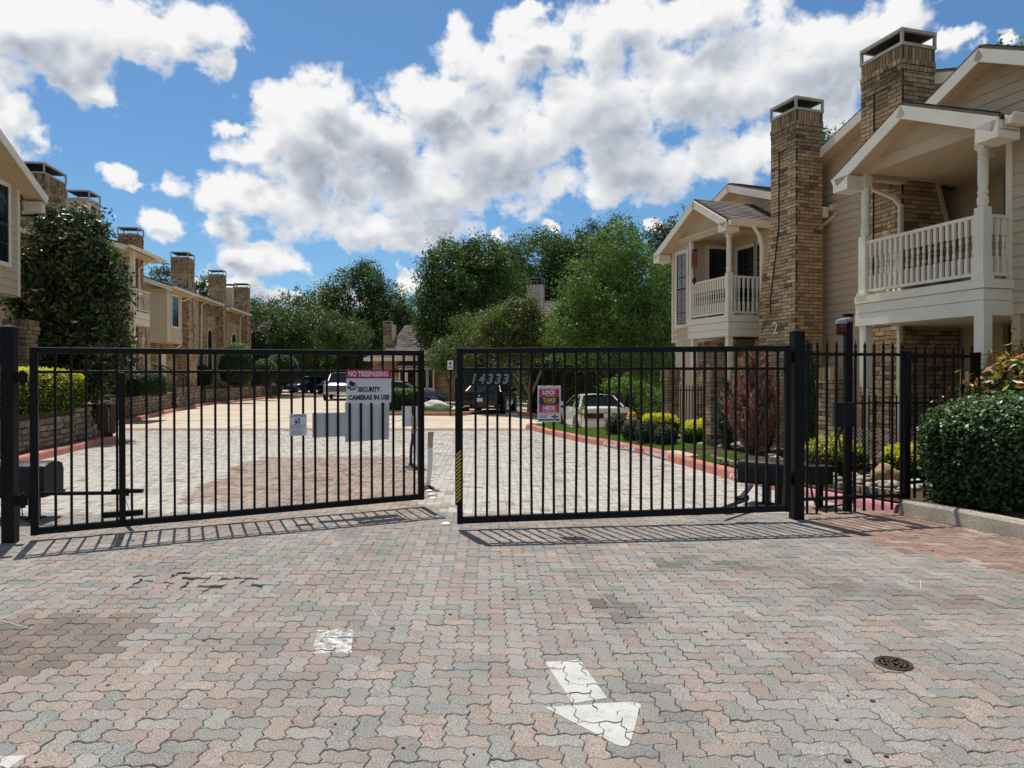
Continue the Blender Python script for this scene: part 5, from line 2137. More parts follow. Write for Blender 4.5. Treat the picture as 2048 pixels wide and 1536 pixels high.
downspout(h1, [(-0.30, 0.24, 4.62), (-0.10, 0.05, 4.46), (-0.06, -0.05, 4.30), (-0.06, -0.05, 0.35)], WT)
# upper gable of the near block
for ye in (0.75, -4.4):
    zr, ze = 6.27, 6.27 - 0.5 * abs(ye + 1.35)
    roof_plane(h1, (0.0, ye, ze), (6.5, ye, ze), (6.5, -1.35, zr), (0.0, -1.35, zr))
    beam(h1, 'rake_board', (-0.012, -1.35, zr - 0.05), (-0.012, ye, ze - 0.05), 0.03, 0.17, M['white_trim'])
    b = MB()
    b.raw([(0, -1.35, zr - 0.2), (0, ye, ze - 0.2), (0.35, ye, ze - 0.2), (0.35, -1.35, zr - 0.2)], [(0, 1, 2, 3)])
    b.build('soffit', M['soffit'], h1)
siding_wall(h1, (0.35, 0.45, 0), (0, -1), (-1, 0), [(0, 4.8), (4.2, 4.8), (4.2, 5.05), (1.80, 6.12), (0, 5.24)], SD)
# upper gable further back
for ye in (-1.0, 4.4):
    zr, ze = 6.95, 6.95 - 0.34 * abs(ye - 1.0)
    roof_plane(h1, (0.95, ye, ze), (7.0, ye, ze), (7.0, 1.0, zr), (0.95, 1.0, zr))
    beam(h1, 'rake_board', (0.938, 1.0, zr - 0.05), (0.938, ye, ze - 0.05), 0.03, 0.17, M['white_trim'])
    b = MB()
    b.raw([(0.95, 1.0, zr - 0.2), (0.95, ye, ze - 0.2), (1.3, ye, ze - 0.2), (1.3, 1.0, zr - 0.2)], [(0, 1, 2, 3)])
    b.build('soffit', M['soffit'], h1)
siding_wall(h1, (1.28, 4.2, 0), (0, -1), (-1, 0), [(0, 0.1), (4.9, 0.1), (4.9, 6.2), (3.2, 6.80), (0, 5.70)], SD)
b = MB()
b.box(1.35, 0.62, 0.05, 6.5, 4.1, 5.6)
b.box(2.2, -4.9, 0.05, 6.5, 0.6, 4.75)
b.build('house_core', M['siding'], h1)
# ground floor under the balcony
siding_wall(h1, (0.67, 0.5, 0), (1, 0), (0, -1), [(0, 0.1), (1.40, 0.1), (1.40, 2.42), (0, 2.42)], SD, single=False)
siding_wall(h1, (2.07, 0.5, 0), (0, -1), (-1, 0), [(0, 0.1), (2.55, 0.1), (2.55, 2.42), (0, 2.42)], SD, single=False)
b = MB()
b.box(1.05, 0.44, 0.1, 1.12, 0.49, 2.2)
b.box(1.85, 0.44, 0.1, 1.92, 0.49, 2.2)
b.box(1.05, 0.44, 2.2, 1.92, 0.49, 2.28)
b.build('door_frame', WT, h1)
b = MB()
b.box(1.12, 0.46, 0.12, 1.85, 0.485, 2.2)
b.build('door', M['door_brown'], h1)
ln = MB()
ln.lathe((0.90, 0.40, 1.72), [(0.02, 0), (0.055, 0.05), (0.075, 0.26), (0.085, 0.27), (0.03, 0.36), (0.012, 0.42)], 8)
ln.box(0.885, 0.40, 1.95, 0.915, 0.5, 1.99)
ln.build('wall_lantern', BLK, h1)

# ------------------------------------------------------------------ second house on the right: number 2
h2 = thing('townhouse', 'tan townhouse with a small balcony and the number 2 on its brick chimney', 'house', (5.66, 14.2, 0), R(19), 'townhouses on the right of the drive')


def rect2(z):
    k = min(1.0, max(0.0, (4.7 - z) / 1.4))
    return (0.0, 0.67, 0.0, 0.75 + 0.36 * k)


ch2 = brick_shaft(h2, 'chimney', rect2, 0.05, 6.95, 300, lambda f, z: f in 'WS' and z > 2.3, recess=('W', 2.9, 6.2))
chimney_cap(ch2, 0, 0.67, 0, 0.75, 6.95)
text_part('2', 0.165, 0.26, (-0.008, 0.66, 2.50), (0, -1, 0), (0, 0, 1), M['trim'], h2, 'house_number', bold=0.01, depth=0.006)
b = MB()
b.box(-0.24, 1.84, 2.55, 1.0, 3.40, 2.95)
deck = b.build('balcony_deck', M['white_trim'], h2)
for za, zb_, pr_ in ((2.53, 2.68, 0.025), (2.69, 2.85, 0.016), (2.86, 3.0, 0.04)):
    b = MB()
    b.box(-0.24 - pr_, 1.84 - pr_, za, -0.24, 3.44, zb_)
    b.build('fascia_board', M['white_trim'], deck)
    b = MB()
    b.box(-0.24, 1.84 - pr_, za, 0.62, 1.84, zb_)
    b.build('fascia_board', M['white_trim'], deck)
railing(h2, (-0.19, 1.98), (-0.19, 3.34), 3.05, 3.89, 15, s=0.04)
railing(h2, (-0.12, 1.88), (0.62, 1.88), 3.05, 3.89, 6, s=0.04)
turned_post(h2, -0.19, 1.90, 3.0, 4.98, 0.95, w=0.12)
turned_post(h2, -0.19, 3.38, 3.0, 4.98, 0.95, w=0.10)
turned_post(h2, -0.17, 1.92, 0.12, 2.54, 0.75, w=0.12, flip=True)
turned_post(h2, -0.17, 3.30, 0.12, 2.54, 0.75, w=0.12, flip=True)
# bay beyond the balcony
siding_wall(h2, (-0.19, 4.22, 0), (0, -1), (-1, 0), [(0, 2.5), (0.78, 2.5), (0.78, 5.0), (0, 4.9)], SD)
siding_wall(h2, (-0.19, 3.44, 0), (1, 0), (0, -1), [(0, 2.95), (1.15, 2.95), (1.15, 5.0), (0, 5.0)], SD)
window(h2, (-0.19, 3.98, 2.92), (0, -1), (-1, 0), 0.42, 1.75, 2, 6, blind=True)
b = MB()
b.box(-0.215, 4.19, 2.48, -0.14, 4.245, 4.9)
b.build('corner_board', WT, h2)
siding_wall(h2, (0.93, 3.44, 0), (0, -1), (-1, 0), [(0, 2.95), (2.4, 2.95), (2.4, 5.0), (0, 5.0)], SD)
window(h2, (0.93, 3.05, 3.15), (0, -1), (-1, 0), 0.62, 1.55, 3, 4, sash=False)
window(h2, (0.93, 2.32, 3.15), (0, -1), (-1, 0), 0.62, 1.55, 3, 4, sash=False)
dr = window(h2, (0.32, 3.44, 3.0), (1, 0), (0, -1), 0.50, 1.78, 2, 4, name='balcony_door', sash=False)
siding_wall(h2, (0.60, 1.85, 0), (0, -1), (-1, 0), [(0, 0.1), (1.5, 0.1), (1.5, 5.0), (0, 5.0)], SD, single=False)
b = MB()
b.box(-0.28, 1.8, 4.98, 1.0, 4.3, 5.05)
b.build('balcony_ceiling', M['soffit'], h2)
b = MB()
b.box(-0.26, 1.80, 4.90, -0.12, 4.22, 5.06)
b.box(-0.12, 1.82, 4.90, 0.6, 1.94, 5.06)
b.build('beam', M['siding'], h2)
RY, RZ = 2.78, 5.78
for ye, ze in ((1.52, 5.06), (4.58, 4.80)):
    roof_plane(h2, (-0.52, ye, ze), (2.3, ye, ze), (2.3, RY, RZ), (-0.52, RY, RZ), course=0.12)
    beam(h2, 'rake_board', (-0.535, RY, RZ - 0.04), (-0.535, ye, ze - 0.04), 0.03, 0.16, M['white_trim'])
    b = MB()
    b.raw([(-0.52, RY, RZ - 0.19), (-0.52, ye, ze - 0.19), (-0.2, ye, ze - 0.19), (-0.2, RY, RZ - 0.19)], [(0, 1, 2, 3)])
    b.build('soffit', M['soffit'], h2)
    b = MB()
    s_ = 1 if ye > RY else -1
    b.box(-0.55, min(ye, ye - s_ * 0.28), ze - 0.26, -0.2, max(ye, ye - s_ * 0.28), ze - 0.07)
    b.build('eave_return', M['white_trim'], h2)
siding_wall(h2, (-0.20, 4.22, 0), (0, -1), (-1, 0), [(0, 4.9), (2.42, 4.95), (2.42, 5.13), (1.44, RZ - 0.14), (0, 4.93)], SD)
gutter(h2, (-0.5, 1.50, 5.03), (0.60, 1.50, 5.03), (0, -1, 0), M['white_trim'])
downspout(h2, [(0.10, 1.44, 4.92), (0.18, 1.34, 4.70), (0.20, 1.27, 4.45), (0.20, 1.27, 0.3)], M['white_trim'])
# main gable behind
for ye in (0.6, 6.2):
    zr, ze = 6.42, 6.42 - 0.36 * abs(ye - 3.35)
    roof_plane(h2, (0.85, ye, ze), (7.0, ye, ze), (7.0, 3.35, zr), (0.85, 3.35, zr))
    beam(h2, 'rake_board', (0.838, 3.35, zr - 0.05), (0.838, ye, ze - 0.05), 0.03, 0.16, M['white_trim'])
    b = MB()
    b.raw([(0.85, 3.35, zr - 0.2), (0.85, ye, ze - 0.2), (1.2, ye, ze - 0.2), (1.2, 3.35, zr - 0.2)], [(0, 1, 2, 3)])
    b.build('soffit', M['soffit'], h2)
siding_wall(h2, (1.15, 6.0, 0), (0, -1), (-1, 0), [(0, 4.9), (5.2, 4.9), (5.2, 5.43), (2.65, 6.26), (0, 5.4)], SD, single=False)
# wall between the chimneys
siding_wall(h2, (0.67, 0.30, 0), (1, 0), (0, -1), [(0, 0.1), (2.0, 0.1), (2.0, 5.0), (0, 5.0)], SD)
b = MB()
b.box(0.67, 0.24, 0.1, 0.74, 0.285, 4.9)
b.build('corner_board', SD, h2)
roof_plane(h2, (0.67, 0.0, 5.12), (2.9, 0.0, 5.12), (2.9, 0.85, 5.42), (0.67, 0.85, 5.42))
b = MB()
b.box(0.68, 0.0, 4.98, 2.9, 0.30, 5.04)
b.build('soffit', M['soffit'], h2)
b = MB()
b.box(0.675, -0.02, 4.85, 0.80, 0.28, 5.06)
b.build('eave_return', M['white_trim'], h2)
gutter(h2, (0.82, -0.01, 5.12), (2.9, -0.01, 5.12), (0, -1, 0), M['trim'])
downspout(h2, [(0.98, -0.05, 4.98), (0.95, -0.02, 4.88), (0.76, 0.20, 4.68), (0.76, 0.22, 4.5), (0.76, 0.22, 0.3)], M['trim'])
b = MB()
b.box(1.0, 0.42, 0.05, 6.5, 6.0, 4.95)
b.build('house_core', M['siding'], h2)
# ground floor behind the posts
brick_shaft(h2, 'porch_wall', lambda z: (0.35, 0.95, 2.4, 4.2), 0.05, 2.5, 0, top_fancy=False)
siding_wall(h2, (0.9, 2.4, 0), (0, -1), (-1, 0), [(0, 0.1), (1.2, 0.1), (1.2, 2.5), (0, 2.5)], SD, single=False)

# free-standing brick piers of the garden fences
def pier_thing(label, x, y, w, h, rz=0.0, z0=0.05):
    t_ = thing('brick_pier', label, 'brick pier', (x, y, 0), rz)

    def rc(z):
        e = 0.02 if z > h - 0.30 else 0.0
        return (-w / 2 - e, w / 2 + e, -w / 2 - e, w / 2 + e)
    brick_shaft(t_, 'shaft', rc, z0, h, 0)
    return t_


pier_thing('brick pier with a stained top beside the control box of the beacon pole', 5.15, 11.3, 0.37, 1.76, R(16))
pier_thing('brick pier beside the dead brown juniper', 4.17, 14.75, 0.30, 1.80, R(18))
pier_thing('tan brick pier under the green tree beside the patio fence', 4.15, 18.6, 0.34, 1.80, R(18))
STAIN[0] = 0.5
pier_thing('dark brick pier on the terrace behind the left gate post', -10.78, 15.6, 0.46, 2.86, R(7), z0=0.7)

STAIN[0] = 0.0
wc = thing('wind_chime', 'red wind chime hanging from the small balcony beam', 'wind chime', (4.36, 17.0, 4.90), 0)
b = MB()
b.tube([(0, 0, 0), (0, 0, -0.25)], 0.004, 5)
b.lathe((0, 0, -0.27), [(0.075, 0), (0.08, 0.015), (0.03, 0.03)], 10)
b.tube([(0, 0, -0.27), (0, 0, -1.0)], 0.004, 5)
b.build('hanger', BLK, wc)
for k in range(6):
    a = k * math.pi / 3
    b = MB()
    b.tube([(0.06 * math.cos(a), 0.06 * math.sin(a), -0.29), (0.06 * math.cos(a), 0.06 * math.sin(a), -0.72 + 0.05 * (k % 3))], 0.012, 6)
    b.build('tube', M['chime_red'], wc)
b = MB()
b.face([(-0.06, 0, -0.98), (0, 0, -1.10), (0.06, 0, -0.98), (0, 0, -0.88)])
b.face([(0, -0.06, -0.98), (0, 0, -1.10), (0, 0.06, -0.98), (0, 0, -0.88)])
b.build('sail', M['rust'], wc)

# ------------------------------------------------------------------ terrace of houses on the left
SL, LB = M['siding_left'], 'townhouses along the left of the drive'
V7, U7 = (math.cos(R(7)), math.sin(R(7))), (-math.sin(R(7)), math.cos(R(7)))


def left_house(label, C):
    return thing('townhouse', label, 'house', (C[0], C[1], 0), R(7), LB)


def left_chimney(h, w, d, zt_, flare=0.5, zs=(4.2, 5.6), recess=('E', 2.5, 1.0), ch=0.085, z0=0.8):
    def rc(z):
        k = min(1.0, max(0.0, (zs[1] - z) / (zs[1] - zs[0])))
        return (-w, 0.0, 0.0, d + flare * k)
    c = brick_shaft(h, 'chimney', rc, z0, zt_, 0, bl=0.26, ch=ch, recess=(recess[0], recess[1], zt_ - recess[2]) if recess else None)
    chimney_cap(c, -w, 0, 0, d, zt_, 0.33)
    return c


def siding_chimney(h, x0, x1, y0, y1, z0, zt_):
    b = MB()
    b.box(x0 + 0.03, y0 + 0.03, z0, x1 - 0.03, y1 - 0.03, zt_)
    c = b.build('siding_chimney', SL, h)
    siding_wall(c, (x0, y0, 0), (1, 0), (0, -1), [(0, z0), (x1 - x0, z0), (x1 - x0, zt_), (0, zt_)], SL, 0.18, single=False, thick=0.03)
    siding_wall(c, (x1, y0, 0), (0, 1), (1, 0), [(0, z0), (y1 - y0, z0), (y1 - y0, zt_), (0, zt_)], SL, 0.18, single=False, thick=0.03)
    b = MB()
    b.box(x1 - 0.06, y0 - 0.028, z0, x1 + 0.028, y0 + 0.06, zt_)
    b.build('corner_board', M['trim'], c)
    chimney_cap(c, x0, x1, y0, y1, zt_, 0.33)


def shed_roof(h, x, z, y0, y1, run=5.0, rise=1.5, rake=True, sh=True):
    roof_plane(h, (x, y0, z), (x, y1, z), (x - run, y1, z + rise), (x - run, y0, z + rise), shingles=sh, course=0.2, tab=0.5)
    gutter(h, (x, y0, z - 0.01), (x, y1, z - 0.01), (1, 0, 0), M['trim'])
    if rake:
        beam(h, 'rake_board', (x, y0 - 0.012, z - 0.05), (x - run, y0 - 0.012, z + rise - 0.05), 0.03, 0.2, M['trim'])
    b = MB()
    b.raw([(x, y0, z - 0.16), (x, y1, z - 0.16), (x - 1.4, y1, z - 0.16), (x - 1.4, y0, z - 0.16)], [(0, 1, 2, 3)])
    b.build('soffit', M['soffit'], h)


# first house: overhanging upper floor at the left edge
la = left_house('clapboard townhouse whose overhanging upper floor stands over the yellow-topped hedge', (-10.42, 15.0))
lw = siding_wall(la, (0, -6.0, 0), (0, 1), (1, 0), [(0, 3.32), (6.0, 3.32), (6.0, 5.7), (3.2, 6.9), (0, 5.7)], SL, 0.16)
siding_wall(la, (0, 0, 0), (-1, 0), (0, 1), [(0, 3.32), (5.0, 3.32), (5.0, 5.7), (0, 5.7)], SL, single=False)
siding_wall(la, (-5.0, -6.0, 0), (1, 0), (0, -1), [(0, 3.32), (5.0, 3.32), (5.0, 5.7), (0, 5.7)], SL, single=False)
b = MB()
b.box(-0.05, -0.06, 3.30, 0.03, 0.03, 5.6)
b.build('corner_board', M['trim'], la)
window(la, (0, -1.36, 3.95), (0, 1), (1, 0), 0.95, 1.55, 3, 4)
b = MB()
b.box(0.002, -1.30, 3.50, 0.06, -0.75, 3.85)
b.build('vent_box', M['trim'], la)
b = MB()
b.box(-5.0, -6.0, 3.28, -0.03, 0, 3.31)
b.build('overhang_soffit', M['soffit'], la)
for ye in (0.42, -6.4):
    zr, ze = 7.15, 7.15 - 0.5 * abs(ye + 2.8)
    roof_plane(la, (0.38, ye, ze), (-6, ye, ze), (-6, -2.8, zr), (0.38, -2.8, zr))
    beam(la, 'rake_board', (0.395, -2.8, zr - 0.04), (0.395, ye, ze - 0.04), 0.03, 0.17, M['white_trim'])
    b = MB()
    b.raw([(0.38, -2.8, zr - 0.2), (0.38, ye, ze - 0.2), (0, ye, ze - 0.2), (0, -2.8, zr - 0.2)], [(0, 1, 2, 3)])
    b.build('soffit', M['soffit'], la)
    for yy in (ye - 0.05 if ye > 0 else ye + 0.05, -1.3 if ye > 0 else -4.3):
        zz = zr - 0.5 * abs(yy + 2.8)
        b = MB()
        b.box(0.0, yy - 0.16, zz - 0.42, 0.36, yy, zz - 0.2)
        b.build('eave_bracket', M['trim'], la)
b = MB()
b.box(-4.8, -5.8, 0.7, -1.2, -0.5, 3.3)
b.build('ground_floor', M['brick_dark'] if 'brick_dark' in M else M['siding_left'], la)

la.scale = (1.12,) * 3
la.location = (-11.67, 16.8, -0.19)
lb = left_house('townhouse with the broad brick chimney behind the magnolia', (-13.8, 21.0))
left_chimney(lb, 1.5, 1.30, 7.62, 0.0)
b = MB()
b.box(-6.0, -1.0, 0.8, -0.9, 3.2, 5.8)
b.build('house_core', SL, lb)
siding_wall(lb, (-5.9, -1.03, 0), (1, 0), (0, -1), [(0, 0.8), (5.0, 0.8), (5.0, 5.8), (0, 5.8)], SL, 0.17, single=False)
siding_wall(lb, (-0.85, -1.0, 0), (0, 1), (1, 0), [(0, 0.8), (4.2, 0.8), (4.2, 5.8), (0, 5.8)], SL, 0.17, single=False)
shed_roof(lb, -0.4, 5.9, -1.4, 3.4, rise=1.4)
fl = thing('flood_light', 'white twin floodlight on a black arm under the corner eave', 'floodlight', (-12.0, 17.7, 5.75), 0)
b = MB()
b.tube([(0.15, -0.3, 0.42), (0.0, -0.1, 0.30), (-0.15, 0, 0.32), (-0.26, 0, 0.20), (-0.18, 0, 0.05)], 0.018, 6)
b.build('arm', BLK, fl)
b = MB()
b.box(-0.19, -0.05, -0.13, 0.18, 0.05, 0.02)
b.build('housing', BLK, fl)
b = MB()
b.box(-0.16, -0.062, -0.10, -0.01, -0.052, -0.01)
b.box(0.01, -0.062, -0.10, 0.15, -0.052, -0.01)
b.build('lens', M['lamp_white'], fl)

lc = left_house('townhouse with the clapboard-covered chimney behind the magnolia top', (-14.85, 25.0))
siding_chimney(lc, -0.75, 0, 0, 0.85, 0.8, 7.85)
b = MB()
b.box(-6.0, -0.7, 0.8, -1.0, 2.6, 6.0)
b.build('house_core', SL, lc)
shed_roof(lc, -0.9, 6.0, -0.8, 2.7, sh=False)

ld = left_house('townhouse with the balcony railing and the number 8 on its brick chimney', (-16.3, 31.0))
left_chimney(ld, 0.84, 0.62, 7.82, 0.75, (3.2, 6.0))
text_part('8', 0.26, 0.50, (0.012, 0.35, 2.92), (0, 1, 0), (0, 0, 1), M['trim'], ld, 'house_number', bold=0.01, depth=0.01)
siding_wall(ld, (-4.0, -0.35, 0), (1, 0), (0, -1), [(0, 0.8), (3.85, 0.8), (3.85, 6.75), (0, 6.75)], M['siding_left'], 0.2, single=False, boards=False)
siding_wall(ld, (-1.2, -3.0, 0), (0, 1), (1, 0), [(0, 0.8), (2.7, 0.8), (2.7, 6.75), (0, 6.75)], SL, 0.2, single=False)
window(ld, (-0.62, -0.352, 5.20), (1, 0), (0, -1), 0.36, 1.25, 2, 3)
b = MB()
b.box(-1.5, -1.95, 3.80, 0.55, -0.3, 4.30)
deck = b.build('balcony_deck', M['trim'], ld)
for za, zb_ in ((3.78, 4.05), (4.07, 4.34)):
    b = MB()
    b.box(-1.5, -1.985, za, 0.585, -1.95, zb_)
    b.box(0.55, -1.95, za, 0.585, -0.3, zb_)
    b.build('fascia_board', M['trim'], deck)
railing(ld, (-1.4, -1.90), (0.42, -1.90), 4.42, 5.30, 10, s=0.042, m=M['trim'])
railing(ld, (0.50, -1.82), (0.50, -0.1), 4.42, 5.30, 8, s=0.042, m=M['trim'])
for z0, z1 in ((0.9, 3.8), (4.34, 6.8)):
    b = MB()
    b.box(0.42, -1.98, z0, 0.58, -1.82, z1)
    b.build('post', M['trim'], ld)
shed_roof(ld, 0.62, 6.95, -2.6, 1.35, run=4.5, rise=1.1)
downspout(ld, [(0.55, 0.1, 6.75), (0.2, 0.0, 6.45), (0.06, -0.08, 6.3), (0.06, -0.08, 4.4)], M['trim'])
sc = thing('security_camera', 'small white security camera on the chimney below the number 8 balcony', 'camera', (-15.95, 30.9, 4.2), R(-20))
b = MB()
b.tube([(-0.3, 0.1, 0.05), (0, 0, 0)], 0.03, 6)
b.build('bracket', M['lamp_white'], sc)
b = MB()
b.tube([(-0.05, 0, 0.02), (0.30, -0.12, -0.05)], 0.075, 10)
b.build('body', M['lamp_white'], sc)

le = left_house('townhouse with a projecting clapboard bay and stepped brick chimney', (-18.0, 39.5))
left_chimney(le, 0.92, 1.15, 8.25, 0.35, (3.0, 5.5))
siding_wall(le, (-3.2, -3.55, 0), (1, 0), (0, -1), [(0, 3.42), (3.37, 3.42), (3.37, 6.05), (0, 7.1)], SL, 0.2, single=True)
siding_wall(le, (0.17, -3.55, 0), (0, 1), (1, 0), [(0, 3.42), (1.85, 3.42), (1.85, 6.05), (0, 6.05)], SL, 0.2, single=True)
window(le, (0.17, -3.15, 4.25), (0, 1), (1, 0), 0.95, 1.55, 2, 4)
b = MB()
b.box(0.10, -3.59, 3.40, 0.21, -3.50, 6.05)
b.build('corner_board', M['trim'], le)
b = MB()
b.box(0.12, -1.72, 3.40, 0.20, -1.66, 6.05)
b.build('corner_board', M['trim'], le)
b = MB()
b.box(-3.2, -3.5, 3.38, 0.15, -1.7, 3.42)
b.build('overhang_soffit', M['soffit'], le)
shed_roof(le, 0.5, 6.2, -3.9, 0.0, run=5, rise=1.75)
downspout(le, [(0.55, -1.0, 6.05), (0.30, -1.35, 5.75), (0.12, -1.6, 5.7), (0.12, -1.62, 3.3), (-0.3, -2.2, 2.9)], M['trim'])
brick_shaft(le, 'ground_wall', lambda z: (-3.0, -0.55, -3.2, 0.0), 0.8, 3.4, 0, bl=0.3, ch=0.09, top_fancy=False)
siding_wall(le, (-3.0, -1.7, 0), (1, 0), (0, -1), [(0, 3.4), (2.6, 3.4), (2.6, 6.3), (0, 6.3)], SL, 0.2, single=False)
b = MB()
b.box(-0.54, -2.9, 0.9, -0.50, -2.0, 3.1)
b.build('front_door', M['trim'], le)
b = MB()
for k in range(4):     # stepped flashing at the foot of the stack
    b.box(-0.95 - 0.1, -0.05, 6.35 + (3 - k) * 0.15, -0.80 + k * 0.27, 0.0, 6.50 + (3 - k) * 0.15)
b.build('step_flashing', M['galv'], le)


def arched_window(h, x, y, z, w, hh):
    b = MB()
    for nm, e, o_, m_ in (('window', 0.10, 0.03, M['trim']), ('pane', 0.0, 0.05, M['glass'])):
        b = MB()
        pts = [(-w / 2 - e, -e), (w / 2 + e, -e)] + [((w / 2 + e) * math.cos(a * math.pi / 10), hh + (w / 2 + e) * math.sin(a * math.pi / 10)) for a in range(11)]
        k = len(pts)
        b.raw([(x + o_, y + p, z + q) for p, q in pts] + [(x, y + p, z + q) for p, q in pts], [tuple(range(k))] + [(a, k + a, k + (a + 1) % k, (a + 1) % k) for a in range(k)])
        if nm == 'window':
            fr = b.build(nm, m_, h)
        else:
            b.build(nm, m_, fr)


lf = left_house('brick townhouse with a tall arched window beside its chimney, after the projecting bay', (-19.3, 47.5))
left_chimney(lf, 0.95, 0.75, 8.45, 0.35, (4.5, 6.2))
siding_wall(lf, (-0.6, -6.6, 0), (0, 1), (1, 0), [(0, 0.9), (3.4, 0.9), (3.4, 6.4), (0, 6.4)], SL, 0.2, single=False)
brick_shaft(lf, 'wall', lambda z: (-4.0, -0.45, -3.2, 0.0), 0.8, 6.4, 0, bl=0.32, ch=0.09, top_fancy=False)
arched_window(lf, -0.44, -1.6, 2.0, 0.75, 2.3)
shed_roof(lf, 0.0, 6.5, -6.6, 0.0, run=5, rise=1.4)
downspout(lf, [(0.05, -3.4, 6.35), (-0.3, -3.6, 6.1), (-0.38, -3.6, 1.0)], M['trim'])
lg = left_house('brick townhouse with an arched window and a clapboard stack joined to its chimney', (-19.75, 53.0))
left_chimney(lg, 0.95, 0.9, 8.30, 0.3, (4.5, 6.2))
siding_chimney(lg, -2.4, -1.0, 0.05, 0.9, 5.5, 8.25)
brick_shaft(lg, 'wall', lambda z: (-4.0, -0.45, -4.6, 0.0), 0.8, 6.3, 0, bl=0.32, ch=0.09, top_fancy=False)
arched_window(lg, -0.44, -2.2, 1.9, 0.85, 2.4)
shed_roof(lg, 0.0, 6.4, -4.6, 1.2, run=5, rise=1.4)
downspout(lg, [(0.05, -0.6, 6.25), (-0.3, -0.8, 6.0), (-0.38, -0.8, 1.0)], M['trim'])
lh = left_house('far grey-roofed house end with a small window past the last brick chimney', (-20.6, 60.0))
b = MB()
b.box(-5, 0, 0.8, -0.35, 5, 5.8)
b.build('wall', SL, lh)
window(lh, (-0.35, 0.6, 2.9), (0, 1), (1, 0), 1.0, 2.3, 1, 2)
window(lh, (-1.35, -0.002, 2.9), (1, 0), (0, -1), 0.7, 2.3, 1, 2)
for ye in (-0.4, 3.4):
    roof_plane(lh, (0.2, ye, 5.6), (-5, ye, 5.6), (-5, 1.5, 7.0), (0.2, 1.5, 7.0), shingles=False)

# ------------------------------------------------------------------ grey-roofed house at the end of the drive
hc = thing('townhouse', 'low brick house with a swept grey roof in front of the tall trees', 'house', (-10.0, 48.0, 0), 0)
brick_shaft(hc, 'wall', lambda z: (0.35, 10.5, 0.35, 6.5), 0.0, 2.85, 0, bl=0.35, ch=0.10, top_fancy=False)
# swept (bell-cast) hip: shallow skirt then steep upper part
roof_plane(hc, (0, 0, 2.95), (11, 0, 2.95), (11, 1.5, 3.65), (1.4, 1.5, 3.65), course=0.18, tab=0.5)
roof_plane(hc, (1.4, 1.5, 3.65), (11, 1.5, 3.65), (11, 3.0, 5.35), (2.3, 3.0, 5.35), course=0.18, tab=0.5)
roof_plane(hc, (0, 7, 2.95), (0, 0, 2.95), (1.4, 1.5, 3.65), (1.4, 5.5, 3.65), course=0.18, tab=0.5)
roof_plane(hc, (1.4, 5.5, 3.65), (1.4, 1.5, 3.65), (2.3, 3.0, 5.35), (2.3, 4.0, 5.35), course=0.18, tab=0.5)
b = MB()
b.box(-0.03, -0.03, 2.72, 11, 0.0, 2.95)
b.box(-0.03, 0.0, 2.72, 0.0, 7, 2.95)
b.build('fascia', M['trim'], hc)
b = MB()
b.box(0, 0, 2.74, 11, 0.36, 2.80)
b.box(0, 0.36, 2.74, 0.36, 7, 2.80)
b.build('soffit', M['trim'], hc)
c_ = brick_shaft(hc, 'chimney', lambda z: (0.9, 1.5, 2.2, 2.85), 3.0, 5.35, 0, bl=0.26, ch=0.09)
chimney_cap(c_, 0.9, 1.5, 2.2, 2.85, 5.35, 0.25)
b = MB()
b.box(1.5, 2.22, 3.0, 1.72, 2.83, 5.35)
b.build('chimney_cladding', M['siding'], hc)
# bay window under a dark awning roof
b = MB()
b.raw([(2.2, 0.35, 2.55), (4.9, 0.35, 2.55), (4.5, 0.35, 2.85), (2.6, 0.35, 2.85), (2.3, -0.35, 2.3), (4.8, -0.35, 2.3)], [(4, 5, 2, 3), (0, 4, 3), (1, 2, 5)])
b.face([(2.3, -0.35, 2.3), (4.8, -0.35, 2.3), (4.9, 0.35, 2.3), (2.2, 0.35, 2.3)])
b.build('awning_roof', M['cap_dark'], hc)
for x, w_ in ((2.45, 0.3), (2.95, 0.55), (3.65, 0.55), (4.35, 0.3)):
    window(hc, (x, 0.0, 0.9), (1, 0), (0, -1), w_, 1.25, 1, 2, trim=0.1)
b = MB()
b.box(2.3, 0.0, 0.0, 4.8, 0.35, 0.85)
b.build('bay_base', M['siding'], hc)
window(hc, (7.0, 0.34, 0.4), (1, 0), (0, -1), 0.8, 2.0, 2, 4)
window(hc, (8.1, 0.34, 0.4), (1, 0), (0, -1), 0.8, 2.0, 2, 4)
b = MB()
for x0_, x1_, y0_, y1_ in ((0.5, 5.0, 0, 0),):
    b.box(6.8, -1.4, 0.0, 10.5, 0.3, 0.35)
    b.box(6.8, -1.8, 0.0, 10.5, -1.4, 0.18)
b.build('porch_steps', M['brick_step'] if 'brick_step' in M else M['kerb_concrete'], hc)

hd = thing('house', 'house whose clapboard chimney rises out of the trees', 'house', (-1.0, 56.0, 0), R(-12))
b = MB()
b.box(0, 0, 0, 9, 8, 5.6)
b.build('wall', M['siding'], hd)
for ye, yr in ((-0.4, 4), (8.4, 4)):
    roof_plane(hd, (-0.4, ye, 5.5), (9.4, ye, 5.5), (9.4, yr, 8.0), (-0.4, yr, 8.0), shingles=False)
b = MB()
b.box(2.2, 0.4, 5.0, 3.35, 1.5, 8.85)
c_ = b.build('siding_chimney', M['siding'], hd)
siding_wall(c_, (2.2, 0.38, 0), (1, 0), (0, -1), [(0, 5.0), (1.15, 5.0), (1.15, 8.85), (0, 8.85)], M['siding'], 0.22, thick=0.02)
for x in (2.2, 2.72, 3.29):
    b = MB()
    b.box(x - 0.05, 0.33, 5.0, x + 0.06, 0.39, 8.85)
    b.build('corner_board', M['trim'], c_)
chimney_cap(c_, 2.2, 3.35, 0.4, 1.5, 8.85, 0.6)

# ================================================================== VEHICLES


